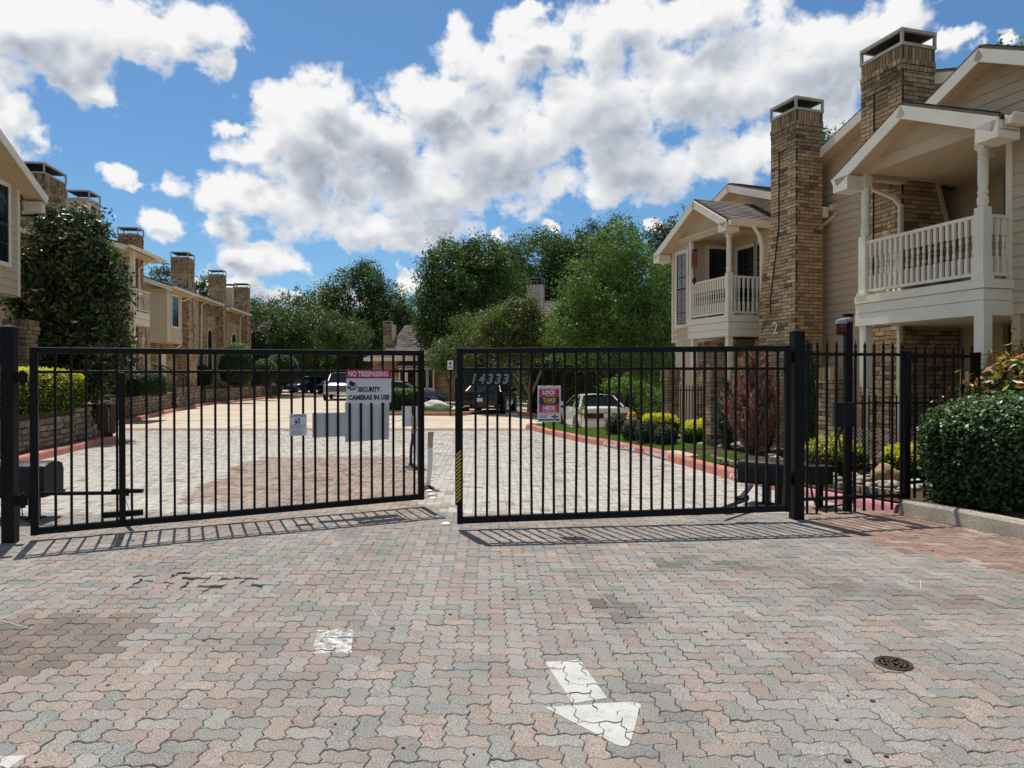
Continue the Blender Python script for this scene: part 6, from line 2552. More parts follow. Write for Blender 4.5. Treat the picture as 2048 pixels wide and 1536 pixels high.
def wheel(parent, x, y, r, w, side, rim=None):
    b = MB()
    prof = [(r * 0.66, -w / 2), (r * 0.93, -w / 2), (r, -w / 2 + 0.03), (r, w / 2 - 0.03), (r * 0.93, w / 2), (r * 0.66, w / 2)]
    b.frame((x, y, r), (0, 1, 0), (0, 0, 1), (side, 0, 0))
    b.lathe((0, 0, 0), prof, 24)
    t_ = b.build('wheel', M['rubber'], parent, angle=40)
    b = MB()
    b.frame((x, y, r), (0, 1, 0), (0, 0, 1), (side, 0, 0))
    b.lathe((0, 0, 0), [(r * 0.64, w / 2 - 0.06), (r * 0.66, w / 2 + 0.004), (r * 0.60, w / 2 + 0.006), (r * 0.58, w / 2 - 0.05)], 24)
    for k in range(7):
        a = 2 * math.pi * k / 7
        c, s = math.cos(a), math.sin(a)
        q = lambda u, v: (u * c - v * s, u * s + v * c)
        b.raw([(*q(0.0, -0.03), w / 2), (*q(r * 0.6, -0.022), w / 2 - 0.005), (*q(r * 0.6, 0.022), w / 2 - 0.005), (*q(0.0, 0.03), w / 2)], [(0, 1, 2, 3)])
    b.lathe((0, 0, 0), [(0.06, w / 2 - 0.02), (0.06, w / 2 + 0.006), (0.03, w / 2 + 0.012)], 12)
    b.build('rim', M['galv'], t_)
    return t_


def loft(mb, stations, mi=0):
    """stations: y, z bottom, z side top, half width, crown height -> closed body shell."""
    rings = []
    for y, zb_, zt_, hw, crown in stations:
        H = zt_ - zb_
        half = [(0, zb_), (hw * 0.80, zb_), (hw * 0.94, zb_ + H * 0.10), (hw * 0.99, zb_ + H * 0.30), (hw, zb_ + H * 0.55), (hw * 0.975, zb_ + H * 0.85), (hw * 0.93, zt_ - 0.01), (hw * 0.80, zt_ + crown * 0.55), (hw * 0.4, zt_ + crown * 0.95), (0, zt_ + crown)]
        ring = [(x, y, z) for x, z in half] + [(-x, y, z) for x, z in half[-2:0:-1]]
        rings.append(ring)
    n = len(rings[0])
    v = [q for r_ in rings for q in r_]
    f = [tuple(range(n)), tuple(range(len(rings) * n - 1, (len(rings) - 1) * n - 1, -1))]
    for k in range(len(rings) - 1):
        f += [(k * n + a, (k + 1) * n + a, (k + 1) * n + (a + 1) % n, k * n + (a + 1) % n) for a in range(n)]
    mb.raw(v, f, mi)


def car(label, cat, loc, rz, paint, kind='sedan', scale=1.0, tail=None, plate=True, name='parked_car', group=None):
    t_ = thing(name, label, cat, loc, rz, group)
    t_.scale = (scale,) * 3
    if kind == 'sedan':
        st = [(-2.46, 0.40, 0.78, 0.72, 0.02), (-2.42, 0.30, 0.94, 0.84, 0.03), (-2.2, 0.24, 0.99, 0.90, 0.04), (-1.5, 0.20, 0.97, 0.925, 0.04), (-0.4, 0.18, 0.94, 0.93, 0.03), (0.7, 0.18, 0.93, 0.93, 0.03), (1.1, 0.19, 0.90, 0.925, 0.05), (1.8, 0.20, 0.80, 0.91, 0.06), (2.25, 0.23, 0.70, 0.86, 0.06), (2.43, 0.30, 0.60, 0.74, 0.03), (2.47, 0.36, 0.55, 0.66, 0.01)]
        gh = dict(rb=-1.75, rt=-0.95, ft=0.30, fb=1.22, zr=1.40, zb=0.93, wb=0.84, wt=0.60, pill=(-0.55, 0.1))
        wy, r = (-1.42, 1.42), 0.325
    elif kind == 'suv':
        st = [(-2.35, 0.45, 1.0, 0.85, 0.02), (-2.3, 0.35, 1.08, 0.92, 0.02), (-1.4, 0.30, 1.08, 0.95, 0.02), (0.6, 0.28, 1.06, 0.95, 0.02), (1.1, 0.28, 1.03, 0.945, 0.06), (1.9, 0.30, 0.97, 0.92, 0.07), (2.25, 0.33, 0.86, 0.87, 0.05), (2.35, 0.42, 0.76, 0.80, 0.02)]
        gh = dict(rb=-2.25, rt=-1.95, ft=0.25, fb=1.1, zr=1.72, zb=1.05, wb=0.87, wt=0.68, pill=(-1.1, -0.1))
        wy, r = (-1.38, 1.42), 0.37
    else:   # pickup
        st = [(-2.95, 0.62, 1.12, 0.93, 0.0), (-2.9, 0.52, 1.16, 0.98, 0.0), (-1.0, 0.48, 1.16, 1.0, 0.0), (0.9, 0.46, 1.16, 1.0, 0.02), (1.25, 0.46, 1.17, 1.0, 0.06), (2.3, 0.50, 1.15, 0.985, 0.09), (2.72, 0.52, 1.10, 0.96, 0.07), (2.86, 0.56, 1.02, 0.90, 0.02)]
        gh = dict(rb=-1.0, rt=-0.85, ft=0.35, fb=1.2, zr=1.93, zb=1.15, wb=0.90, wt=0.72, pill=(-0.2, 0.2))
        wy, r = (-1.85, 1.80), 0.42
    b = MB()
    loft(b, st)
    body = b.build('body', M[paint], t_, angle=38)
    # cabin: roof skin, glass all round, pillars
    g = gh
    zb_, zr, wb, wt_ = g['zb'], g['zr'], g['wb'], g['wt']
    b = MB()
    b.raw([(-wb, g['rb'], zb_), (wb, g['rb'], zb_), (wb, g['fb'], zb_), (-wb, g['fb'], zb_), (-wt_, g['rt'], zr - 0.03), (wt_, g['rt'], zr - 0.03), (wt_, g['ft'], zr - 0.03), (-wt_, g['ft'], zr - 0.03)],
          [(0, 1, 5, 4), (1, 2, 6, 5), (2, 3, 7, 6), (3, 0, 4, 7)])
    b.build('glazing', M['car_glass'], t_)
    b = MB()
    nx, ny = 6, 6
    v = []
    for j in range(ny + 1):
        for i in range(nx + 1):
            s, q = -1 + 2 * i / nx, j / ny
            y = g['rt'] - 0.05 + (g['ft'] - g['rt'] + 0.10) * q
            z = zr - 0.035 + 0.05 * (1 - s * s) + 0.03 * (1 - (2 * q - 1) ** 2)
            v.append((s * (wt_ + 0.02), y, z))
    b.raw(v, [(j * (nx + 1) + i, j * (nx + 1) + i + 1, (j + 1) * (nx + 1) + i + 1, (j + 1) * (nx + 1) + i) for j in range(ny) for i in range(nx)])
    b.build('roof', M[paint], t_, smooth=True)
    for s in (-1, 1):
        def pil(p, q, w):
            b = MB()
            p, q = Vector(p), Vector(q)
            b.raw([(p.x, p.y - w, p.z), (p.x, p.y + w, p.z), (q.x, q.y + w, q.z), (q.x, q.y - w, q.z), (p.x - s * 0.05, p.y - w, p.z), (p.x - s * 0.05, p.y + w, p.z), (q.x - s * 0.05, q.y + w, q.z), (q.x - s * 0.05, q.y - w, q.z)],
                  [(0, 1, 2, 3), (0, 4, 5, 1), (1, 5, 6, 2), (2, 6, 7, 3), (3, 7, 4, 0)])
            b.build('pillar', M[paint], t_)
        e = 0.012 * s
        pil((s * wb + e, g['rb'] + 0.08, zb_), (s * wt_ + e, g['rt'] + 0.03, zr - 0.03), 0.085)
        pil((s * wb + e, g['fb'] - 0.04, zb_), (s * wt_ + e, g['ft'] - 0.02, zr - 0.03), 0.04)
        for py in g['pill'][:1]:
            pil((s * wb + e, py, zb_), (s * wt_ + e, py + 0.03, zr - 0.03), 0.04)
        b = MB()
        b.cbox((s * (wb + 0.14), g['fb'] - 0.32, zb_ + 0.10), (0.20, 0.10, 0.15))
        b.build('mirror', M[paint], t_, bevel=0.03, seg=2)
        for y in wy:
            b = MB()
            b.frame((s * (0.90 if kind != 'pickup' else 0.965), y, r), (0, 1, 0), (0, 0, 1), (s, 0, 0))
            b.lathe((0, 0, 0), [(r * 1.12, 0.0), (r * 1.12, 0.043)], 20)
            b.build('wheel_arch', M['rubber'], t_)
            wheel(t_, s * (0.86 if kind != 'pickup' else 0.93), y, r, 0.23, s)
        for y in ((0.02, -0.95) if kind == 'sedan' else (-0.1,)):
            b = MB()
            b.cbox((s * 0.945 if kind != 'pickup' else s * 1.01, y - 0.25, 0.80 if kind == 'sedan' else 1.0), (0.03, 0.16, 0.03))
            b.build('door_handle', M[paint], t_)
    yr, yf = st[0][0], st[-1][0]
    if tail == 'strip':
        b = MB()
        b.raw([(-0.83, yr + 0.02, 0.62), (0.83, yr + 0.02, 0.62), (0.86, yr + 0.05, 0.80), (-0.86, yr + 0.05, 0.80), (-0.74, yr - 0.02, 0.62), (0.74, yr - 0.02, 0.62), (0.76, yr - 0.005, 0.80), (-0.76, yr - 0.005, 0.80)],
              [(4, 5, 6, 7), (0, 4, 7, 3), (5, 1, 2, 6), (0, 1, 5, 4), (7, 6, 2, 3)])
        b.build('tail_light', M['tail_red'], t_)
        b = MB()
        b.cbox((0, yr - 0.02, 0.46), (1.66, 0.10, 0.20))
        b.build('bumper', M[paint], t_, bevel=0.03, seg=2)
        b = MB()
        b.cbox((0, yr - 0.025, 0.71), (0.46, 0.02, 0.17))
        b.build('plate_recess', M['tail_red'], t_)
    else:
        for s in (-1, 1):
            b = MB()
            b.raw([(s * 0.36, yr - 0.03, 0.72), (s * 0.84, yr - 0.01, 0.70), (s * 0.85, yr + 0.02, 0.86), (s * 0.36, yr - 0.01, 0.83), (s * 0.36, yr + 0.05, 0.72), (s * 0.925, yr + 0.34, 0.74), (s * 0.915, yr + 0.34, 0.88), (s * 0.36, yr + 0.06, 0.83)] if kind == 'sedan' else
                  [(s * 0.72, yr - 0.01, 0.72), (s * 0.90, yr + 0.02, 0.72), (s * 0.90, yr + 0.02, 1.08), (s * 0.72, yr - 0.01, 1.08), (s * 0.72, yr + 0.1, 0.72), (s * 0.95, yr + 0.2, 0.72), (s * 0.95, yr + 0.2, 1.08), (s * 0.72, yr + 0.1, 1.08)],
                  [(0, 1, 2, 3), (1, 5, 6, 2), (0, 3, 7, 4), (3, 2, 6, 7), (0, 4, 5, 1)])
            b.build('tail_light', M['tail_red'], t_)
        if kind == 'sedan':
            b = MB()
            for s in (-1, 1):
                b.cbox((s * 0.55, yr + 0.0, 0.36), (0.26, 0.06, 0.07))
            b.build('exhaust_trim', M['chrome'], t_, bevel=0.015)
            b = MB()
            b.cbox((0, yr - 0.0, 0.80), (0.09, 0.03, 0.08))
            b.build('badge', M['chrome'], t_, bevel=0.012)
    if plate:
        b = MB()
        b.cbox((0, yr - (0.042 if tail == 'strip' else 0.015), 0.71 if tail == 'strip' else 0.63), (0.31, 0.012, 0.155))
        b.build('number_plate', M['sign_white'], t_)
    for s in (-1, 1):
        b = MB()
        if kind == 'pickup':
            b.raw([(s * 0.60, yf + 0.012, 0.90), (s * 0.93, yf - 0.06, 0.90), (s * 0.945, yf - 0.08, 1.06), (s * 0.60, yf + 0.0, 1.06)], [(0, 1, 2, 3)])
            b.raw([(s * 0.93, yf - 0.06, 0.90), (s * 0.975, yf - 0.30, 0.92), (s * 0.975, yf - 0.30, 1.06), (s * 0.945, yf - 0.08, 1.06)], [(0, 1, 2, 3)])
        else:
            b.raw([(s * 0.50, yf + 0.006, 0.56), (s * 0.80, yf - 0.13, 0.58), (s * 0.86, yf - 0.26, 0.70), (s * 0.52, yf - 0.06, 0.66)], [(0, 1, 2, 3)])
        b.build('headlight', M['lamp_clear'], t_)
    b = MB()
    if kind == 'pickup':
        b.cbox((0, yf + 0.01, 0.86), (1.16, 0.05, 0.40))
        gr_ = b.build('grille', M['rubber'], t_, bevel=0.02)
        b = MB()
        for k in range(4):
            b.cbox((0, yf + 0.04, 0.73 + k * 0.09), (1.10, 0.02, 0.022))
        b.cbox((0, yf + 0.03, 1.075), (1.25, 0.03, 0.03))
        b.build('grille_bar', M['chrome'], gr_)
        b = MB()
        b.cbox((0, yf + 0.02, 0.54), (1.86, 0.16, 0.20))
        b.build('bumper', M['chrome'], t_, bevel=0.03, seg=2)
    else:
        b.cbox((0, yf + 0.0, 0.46), (0.9, 0.04, 0.14))
        b.build('grille', M['rubber'], t_, bevel=0.02)
    return t_


car('silver pickup truck parked facing the gate beyond the trespass sign', 'pickup truck', (-12.5, 52.0, 0), R(188), 'silver_paint', 'pickup', name='pickup_truck')
car('white sedan with a full-width red tail light parked at the lawn edge', 'car', (2.92, 26.1, -0.36), R(7), 'white_car_paint', 'sedan', 0.96, tail='strip')
car('black sedan seen from behind under the house number plate', 'car', (-1.0, 33.2, 0), R(-10), 'black_car_paint', 'sedan')
car('dark blue sedan behind the clipped hedge on the island', 'car', (-5.75, 36.0, 0), R(-91), 'blue_car_paint', 'sedan')
car('blue car roof showing behind the dark blue sedan', 'car', (-6.9, 42.5, 0), R(-85), 'blue_car_paint', 'sedan')
car('dark estate car in the tree shade far down the drive', 'car', (-17.5, 70.0, 0), R(170), 'black_car_paint', 'suv')
car('blue-grey car with a pale bonnet parked far down the drive in the shade', 'car', (-20.6, 72.0, 0), R(150), 'blue_car_paint', 'suv')
car('black four-wheel drive farthest left in the deep shade of the oaks', 'car', (-24.6, 71.0, 0), R(175), 'black_car_paint', 'suv')

hy = thing('fire_hydrant', 'small yellow fire hydrant among the dark round bushes', 'fire hydrant', (2.92, 17.3, 0.15), 0)
b = MB()
b.lathe((0, 0, 0), [(0.15, 0), (0.15, 0.04), (0.10, 0.05), (0.095, 0.42), (0.13, 0.44), (0.13, 0.48)], 14)
b.build('barrel', M['lamp_white'], hy, angle=40)
b = MB()
b.lathe((0, 0, 0.48), [(0.125, 0), (0.12, 0.06), (0.07, 0.13), (0.03, 0.15), (0.03, 0.19)], 14)
b.build('bonnet', M['hydrant_yellow'], hy, angle=40)
b = MB()
for d in ((1, 0), (-1, 0), (0, -1)):
    b.tube([(0, 0, 0.34), (d[0] * 0.17, d[1] * 0.17, 0.34)], 0.055, 10)
b.build('outlet_cap', M['hydrant_yellow'], hy)

# ------------------------------------------------------------------ handrails of the garden steps
def handrail(label, p, q, posts, h=0.85):
    t_ = thing('handrail', label, 'handrail', (0, 0, 0), 0, 'black handrails of the garden steps')
    b = MB()
    b.tube([p, q], 0.03, 8)
    b.build('rail', BLK, t_)
    for k in range(posts):
        f_ = (k + 0.06) / max(1, posts - 0.88)
        c = Vector(p) + (Vector(q) - Vector(p)) * f_
        b = MB()
        b.tube([c, c - Vector((0, 0, h))], 0.024, 8)
        b.build('post', BLK, t_)


handrail('black handrail of the nearest garden steps behind the gate brace', (-10.75, 17.7, 0.95), (-13.4, 19.3, 1.85), 3)
handrail('black handrail sloping down beside the trimmed hedges', (-15.2, 33.0, 1.55), (-17.6, 32.2, 2.75), 3)
handrail('black handrail in front of the projecting bay house', (-16.9, 37.0, 1.60), (-19.3, 36.4, 2.85), 3)
handrail('black handrail beside the round clipped shrub', (-18.0, 44.6, 1.70), (-20.2, 44.0, 2.95), 3)

# ================================================================== PLANTS
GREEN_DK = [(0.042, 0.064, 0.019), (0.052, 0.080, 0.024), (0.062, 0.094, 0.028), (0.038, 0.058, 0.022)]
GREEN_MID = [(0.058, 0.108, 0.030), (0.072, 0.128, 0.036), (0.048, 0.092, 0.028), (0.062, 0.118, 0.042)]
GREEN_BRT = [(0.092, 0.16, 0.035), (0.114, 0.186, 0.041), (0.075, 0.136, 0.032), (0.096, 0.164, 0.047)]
OLIVE = [(0.072, 0.084, 0.024), (0.09, 0.098, 0.027), (0.060, 0.074, 0.022), (0.105, 0.092, 0.03)]
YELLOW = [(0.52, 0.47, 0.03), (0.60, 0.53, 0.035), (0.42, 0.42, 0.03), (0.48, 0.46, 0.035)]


def trunk_mesh(parent, segs, m, name='trunk', n=9):
    b = MB()
    for pts, r0, r1 in segs:
        b.tube(pts, r0, n, r1=r1)
    return b.build(name, m, parent, smooth=True)


def limbs(base, top, r, spread, n, seed, low=0.35):
    """A leaning trunk and limbs that reach into the crown."""
    q = random.Random(seed)
    bx, by, bz = base
    H = top - bz
    segs = [([(bx, by, bz - 0.1), (bx + q.uniform(-.1, .1), by, bz + H * 0.25), (bx + q.uniform(-.2, .2), by + q.uniform(-.2, .2), bz + H * 0.55), (bx, by, bz + H * 0.85)], r, r * 0.25)]
    for k in range(n):
        a = 2 * math.pi * k / n + q.uniform(-.4, .4)
        z = bz + H * q.uniform(low, 0.6)
        L = spread * q.uniform(0.6, 1.0)
        segs.append(([(bx, by, z), (bx + L * .4 * math.cos(a), by + L * .4 * math.sin(a), z + H * .12), (bx + L * math.cos(a), by + L * math.sin(a), z + H * q.uniform(.2, .35))], r * 0.5, r * 0.12))
    return segs


def tree(label, base, blobs, pal, nclump, per, cr, L, segs, bark='bark', name='tree', cat='tree', wd=0.5, leaf='leaf', shell=0.5, tip=None, tipf=0.0, up=0.35, cv=0.25, group=None, spread=1.0, droop=0.0):
    t_ = thing(name, label, cat, base, 0, group)
    rel = [(b_[0] - base[0], b_[1] - base[1], b_[2] - base[2], *b_[3:]) for b_ in blobs]
    P, N, nc, pr = crown_points(rel, nclump, per, cr, shell)
    C = clump_cols(pal, nc, pr, cv, 0.22, tip, tipf)
    leaf_mesh('crown', P, N, L, L * wd, C, M[leaf], t_, up=up, spread=spread, droop=droop)
    if segs:
        trunk_mesh(t_, [([(p[0] - base[0], p[1] - base[1], p[2] - base[2]) for p in pts], r0, r1) for pts, r0, r1 in segs], M[bark])
    return t_


# great oaks and other trees at the end of the drive
tree('tallest wide dark oak at the end of the drive, centre of the far trees', (-16.3, 76, 0),
     [(-16.3, 76, 9.0, 4.2, 4.0, 4.6), (-19.0, 75, 6.0, 3.6, 3.4, 3.8), (-13.5, 75, 6.4, 3.8, 3.4, 4.2), (-16.5, 74, 5.0, 5.2, 3.0, 3.0), (-11.6, 76, 6.2, 2.0, 2.4, 3.2), (-15.6, 76, 12.0, 1.9, 2, 2.2), (-20.8, 75, 4.5, 2.6, 2.5, 2.6), (-19.4, 76, 8.6, 2.8, 2.8, 3.4), (-13.0, 76, 8.4, 2.8, 2.8, 3.4)],
     GREEN_DK + GREEN_MID[:1], 1900, 42, 0.62, 0.24, limbs((-16.3, 76, 0), 12, 0.5, 4.5, 8, 1), tip=(0.075, 0.11, 0.032), tipf=0.10)
tree('dark oak left of the tallest oak, over the parked cars', (-24.5, 80, 0),
     [(-24.5, 80, 7.6, 3.6, 3.2, 4.0), (-27.0, 79, 6.0, 3.0, 3.0, 3.6), (-22.0, 79, 6.0, 3.2, 3.0, 3.8), (-24.5, 78, 4.6, 4.6, 3, 2.4)],
     GREEN_DK, 900, 40, 0.6, 0.24, limbs((-24.5, 80, 0), 9, 0.42, 4, 7, 2), tip=(0.07, 0.10, 0.03), tipf=0.07)
tree('dark oak next to the last chimney of the left row', (-30.5, 84, 0),
     [(-30.5, 84, 7.5, 3.0, 3.0, 4.0), (-33.2, 84, 6.6, 2.6, 2.6, 4.2), (-28.4, 83, 6.0, 2.8, 2.6, 3.6), (-31, 82, 4, 4.2, 2.5, 2.4)],
     GREEN_DK, 800, 38, 0.6, 0.24, limbs((-30.5, 84, 0), 9, 0.4, 4, 7, 3), tip=(0.07, 0.10, 0.03), tipf=0.07)
tree('low bright branch-ended oak bough over the road left of the pickup', (-21.0, 68, 0),
     [(-21.0, 68, 4.2, 2.2, 1.6, 1.3), (-18.6, 68, 3.9, 1.5, 1.2, 1.0), (-23.5, 69, 4.6, 2.2, 1.6, 1.6)],
     GREEN_MID + OLIVE[:1], 260, 36, 0.45, 0.2, limbs((-23.2, 69, 0), 5, 0.3, 2.6, 5, 4))
tree('spreading oak whose canopy shades the far end of the drive', (-22.5, 61, 0),
     [(-20.5, 60, 5.8, 2.8, 3.0, 1.9), (-17.2, 62, 5.6, 2.6, 3.2, 1.7), (-14.6, 64, 5.4, 2.0, 3.0, 1.6), (-19.0, 66, 6.2, 3.6, 3.0, 2.0), (-21.2, 64, 5.8, 1.6, 2.6, 2.0), (-18.5, 60, 4.6, 2.0, 2.0, 1.2)],
     GREEN_DK, 800, 38, 0.55, 0.22, limbs((-22.5, 61, 0), 7, 0.4, 4, 8, 24), tip=(0.085, 0.12, 0.036), tipf=0.10)
tree('small oak behind the chimney next to the number 8 house', (-31.0, 58, 0),
     [(-31.0, 58, 8.2, 2.0, 2.0, 2.4), (-28.6, 58, 8.4, 1.2, 1.4, 2.6), (-31.8, 58, 6, 2.4, 2.2, 2.5)],
     GREEN_DK + GREEN_MID[:2], 300, 34, 0.5, 0.22, limbs((-30.5, 58, 0), 9, 0.3, 2, 5, 5))
tree('sparse tree showing between the second and third brick chimneys of the left row', (-26.4, 60, 0),
     [(-26.4, 60, 7.4, 1.3, 1.4, 2.4), (-25.7, 60, 9.0, 0.7, 0.8, 1.3)], GREEN_DK + GREEN_MID[:2], 150, 30, 0.45, 0.22, limbs((-26.4, 60, 0), 9, 0.25, 1.2, 4, 6))
tree('broad deep-green oak right of the swept grey roof', (-3.4, 45.5, 0),
     [(-3.4, 45.5, 7.2, 3.0, 3.0, 3.2), (-4.5, 44.8, 5.4, 1.6, 2.2, 2.8), (-1.6, 45, 6.6, 2.6, 2.6, 3.4), (-3.0, 44.4, 4.4, 3.0, 2.2, 2.4), (-2.0, 45.6, 9.4, 1.6, 1.6, 1.3), (-4.2, 45.4, 8.6, 1.5, 1.6, 1.7), (-5.3, 44.6, 4.6, 0.7, 1.2, 1.4), (-0.2, 45, 4.6, 1.6, 1.6, 2.2), (-2.6, 44.8, 3.0, 2.2, 1.4, 1.2), (-0.6, 44.6, 2.6, 1.6, 1.4, 1.6)],
     GREEN_DK[:3] + GREEN_MID[:3], 1900, 40, 0.46, 0.175, limbs((-3.2, 45.5, 0), 10, 0.32, 3.2, 8, 7), tip=(0.075, 0.135, 0.040), tipf=0.16)
tree('high rounded green tree behind the clapboard chimney', (2.4, 64, 0),
     [(2.4, 64, 11.0, 4.4, 3.6, 4.0), (-0.8, 64, 10.0, 3.0, 3.0, 3.4), (5.8, 64, 10.5, 3.4, 3.0, 4.4), (2.4, 63, 8.0, 5.6, 3.0, 3.6), (-2.6, 64, 9.4, 2.4, 2.6, 3.0)],
     GREEN_MID[:3] + GREEN_DK[1:3], 2000, 38, 0.6, 0.23, limbs((2.4, 64, 0), 13, 0.4, 4, 8, 8), tip=(0.095, 0.15, 0.042), tipf=0.14)
tree('dark blue-green cedar, tallest on the right of the far trees', (9.0, 72, 0),
     [(8.0, 72, 14.8, 1.7, 1.8, 2.8), (10.7, 72, 15.0, 2.2, 2.0, 3.0), (9.2, 72, 11.4, 3.6, 3.0, 4.0), (9.3, 71, 8, 4, 3, 4)],
     [(0.026, 0.043, 0.026), (0.032, 0.052, 0.030), (0.022, 0.036, 0.022)], 800, 40, 0.6, 0.25, limbs((9, 72, 0), 15, 0.4, 3, 6, 9), cv=0.2)
tree('dark-leaved tree behind the gable of the number 2 house', (11.4, 46, 0),
     [(11.0, 46, 9.0, 2.0, 2.4, 3.2), (12.8, 46, 9.2, 2.0, 2.0, 3.2), (10.2, 46, 6.4, 2.6, 2.4, 3.4), (9.4, 46, 10.4, 1.0, 1.2, 1.4)],
     GREEN_DK, 520, 38, 0.5, 0.2, limbs((11, 46, 0), 10, 0.3, 2.5, 6, 10))
tree('bright feathery green tree in front of the number 2 house, with pink blossom', (4.4, 28.5, -0.3),
     [(4.3, 28.4, 6.5, 1.35, 1.4, 1.5), (3.0, 28.2, 5.1, 1.25, 1.3, 1.2), (5.4, 28.6, 5.4, 1.3, 1.4, 1.5), (4.2, 28.0, 4.2, 1.9, 1.6, 1.5), (2.2, 28.0, 3.4, 1.0, 1.1, 1.3), (5.4, 28.2, 3.4, 1.3, 1.3, 1.6), (3.4, 28.4, 3.0, 1.6, 1.2, 1.1), (5.4, 27.4, 1.9, 1.1, 1.0, 0.9), (5.9, 28.4, 4.0, 0.9, 1.0, 1.4)],
     GREEN_BRT + GREEN_MID[:2], 1250, 46, 0.33, 0.125,
     [([(4.3, 28.5, -0.4), (4.5, 28.5, 1.6), (4.9, 28.5, 3.2), (4.7, 28.5, 4.6), (4.4, 28.4, 6.4)], 0.13, 0.03), ([(4.2, 28.4, -0.4), (3.8, 28.3, 1.6), (3.1, 28.2, 3.4), (2.9, 28.2, 4.8)], 0.11, 0.03),
      ([(4.4, 28.5, 1.4), (5.3, 28.4, 3.0), (5.6, 28.4, 5.0)], 0.08, 0.02), ([(3.9, 28.3, 1.2), (2.8, 28, 2.4), (2.2, 27.9, 3.4)], 0.06, 0.02)],
     wd=0.34, shell=0.35, tip=(0.16, 0.235, 0.055), tipf=0.16, spread=0.8)
pb_ = tree('low leafy spray of the bright tree hanging over the white sedan', (2.5, 24.6, -0.2),
           [(2.3, 23.6, 0.55, 0.16, 0.2, 0.36), (3.75, 24.2, 1.32, 0.75, 0.5, 0.26), (4.7, 24.3, 0.8, 0.55, 0.5, 0.7)], GREEN_BRT, 100, 40, 0.2, 0.10,
           [([(4.9, 24.6, -0.4), (4.7, 24.5, 0.6), (4.0, 24.4, 1.2)], 0.035, 0.015), ([(2.3, 23.6, -0.4), (2.3, 23.6, 0.7)], 0.02, 0.01)], name='young_tree', wd=0.36, tip=(0.16, 0.235, 0.055), tipf=0.15)
tree('olive-tinged crape myrtle with several bare trunks behind the pink sign', (0.35, 31.2, 0),
     [(0.1, 31.2, 3.9, 1.3, 1.2, 1.0), (-0.8, 31.2, 3.3, 1.0, 1.0, 0.9), (1.1, 31.0, 3.4, 1.1, 1.0, 0.9), (0.2, 30.8, 2.9, 1.7, 1.0, 0.6), (0.5, 31.2, 4.5, 0.8, 0.8, 0.6), (-1.5, 34.8, 4.1, 1.7, 1.4, 0.7), (-0.3, 33.6, 4.2, 1.2, 1.2, 0.7)],  # last two blobs stretch the crown back to shade the black sedan
     OLIVE + GREEN_MID[:2], 850, 42, 0.3, 0.105,
     [([(0.75, 31.2, -0.05), (0.75, 31.2, 0.9), (0.4, 31.2, 1.6), (-0.1, 31.2, 2.6)], 0.10, 0.03), ([(0.75, 31.2, 0.7), (1.2, 31.2, 1.7), (1.5, 31.1, 2.8)], 0.08, 0.03), ([(0.72, 31.2, 0.9), (0.85, 31.1, 2.0), (0.8, 31.2, 3.0)], 0.06, 0.03), ([(0.5, 31.2, 1.4), (0.1, 31.1, 1.7), (-0.7, 31.2, 2.7)], 0.05, 0.02)],
     bark='pale_bark', tip=(0.15, 0.145, 0.045), tipf=0.15)
tree('small pale-flecked tree in front of the deep-green oak', (-3.2, 35.5, 0),
     [(-3.1, 35.5, 3.1, 0.8, 0.8, 0.6), (-3.6, 35.4, 2.5, 0.7, 0.7, 0.5), (-2.5, 35.5, 2.6, 0.7, 0.7, 0.6)], GREEN_MID + [(0.16, 0.15, 0.09), (0.12, 0.125, 0.07)], 170, 34, 0.28, 0.11,
     [([(-3.1, 35.5, 0), (-3.1, 35.5, 1.4), (-2.9, 35.5, 2.8)], 0.06, 0.02), ([(-3.1, 35.5, 1.2), (-3.5, 35.4, 2.4)], 0.04, 0.015)], tip=(0.22, 0.19, 0.12), tipf=0.15)
tree('dark foliage added in place of the shade behind the black sedan', (1.8, 36.5, 0),
     [(1.2, 37, 2.2, 2.4, 1.0, 2.0), (4.2, 36, 2.2, 2.0, 1.0, 2.0), (7.2, 36, 2.6, 2.4, 1.2, 2.4), (-1.6, 40, 2.4, 1.8, 1.0, 2.2)], GREEN_DK, 520, 36, 0.4, 0.17, limbs((1.8, 36.5, 0), 3, 0.12, 1.5, 4, 17), name='shade_fill_shrub', cat='shrub')  # added dark leaves stand in for the shade under the trees
tree('leafy tree tip above the ridge of the nearest right house', (15.2, 20.5, 0),
     [(14.9, 20.5, 10.2, 1.3, 1.3, 1.5), (15.8, 20.5, 9.2, 1.8, 1.6, 1.6)], GREEN_BRT + OLIVE[:1], 200, 34, 0.35, 0.13, limbs((15.2, 20.5, 0), 10, 0.2, 1.2, 4, 18))
tree('leafy tree showing between the two right-hand chimneys', (9.9, 21.5, 0),
     [(9.7, 21.5, 8.0, 1.1, 1.0, 1.3), (10.2, 21.5, 7.2, 1.4, 1.0, 1.2)], GREEN_MID, 170, 34, 0.32, 0.12, limbs((9.9, 21.5, 0), 8, 0.18, 1, 4, 19))
tree('dark pine behind the small balcony roof', (9.3, 34, 0),
     [(9.3, 34, 7.6, 1.0, 1.0, 1.5), (9.6, 34, 6.3, 1.5, 1.2, 1.6)], GREEN_DK, 200, 34, 0.34, 0.14, limbs((9.4, 34, 0), 8, 0.2, 1, 4, 20))
tree('full dark tree filling the gap below the clapboard chimney', (3.0, 50, 0),
     [(2.6, 50, 4.0, 2.6, 1.4, 2.0), (5.4, 51, 5.2, 2.4, 1.6, 3.0), (7.6, 51, 5.6, 2.0, 1.6, 3.0), (0.4, 50, 3.2, 1.6, 1.2, 1.6)], GREEN_DK + GREEN_MID[:2], 700, 38, 0.5, 0.2, limbs((3, 50, 0), 5, 0.25, 2, 5, 31), tip=(0.085, 0.14, 0.04), tipf=0.1)
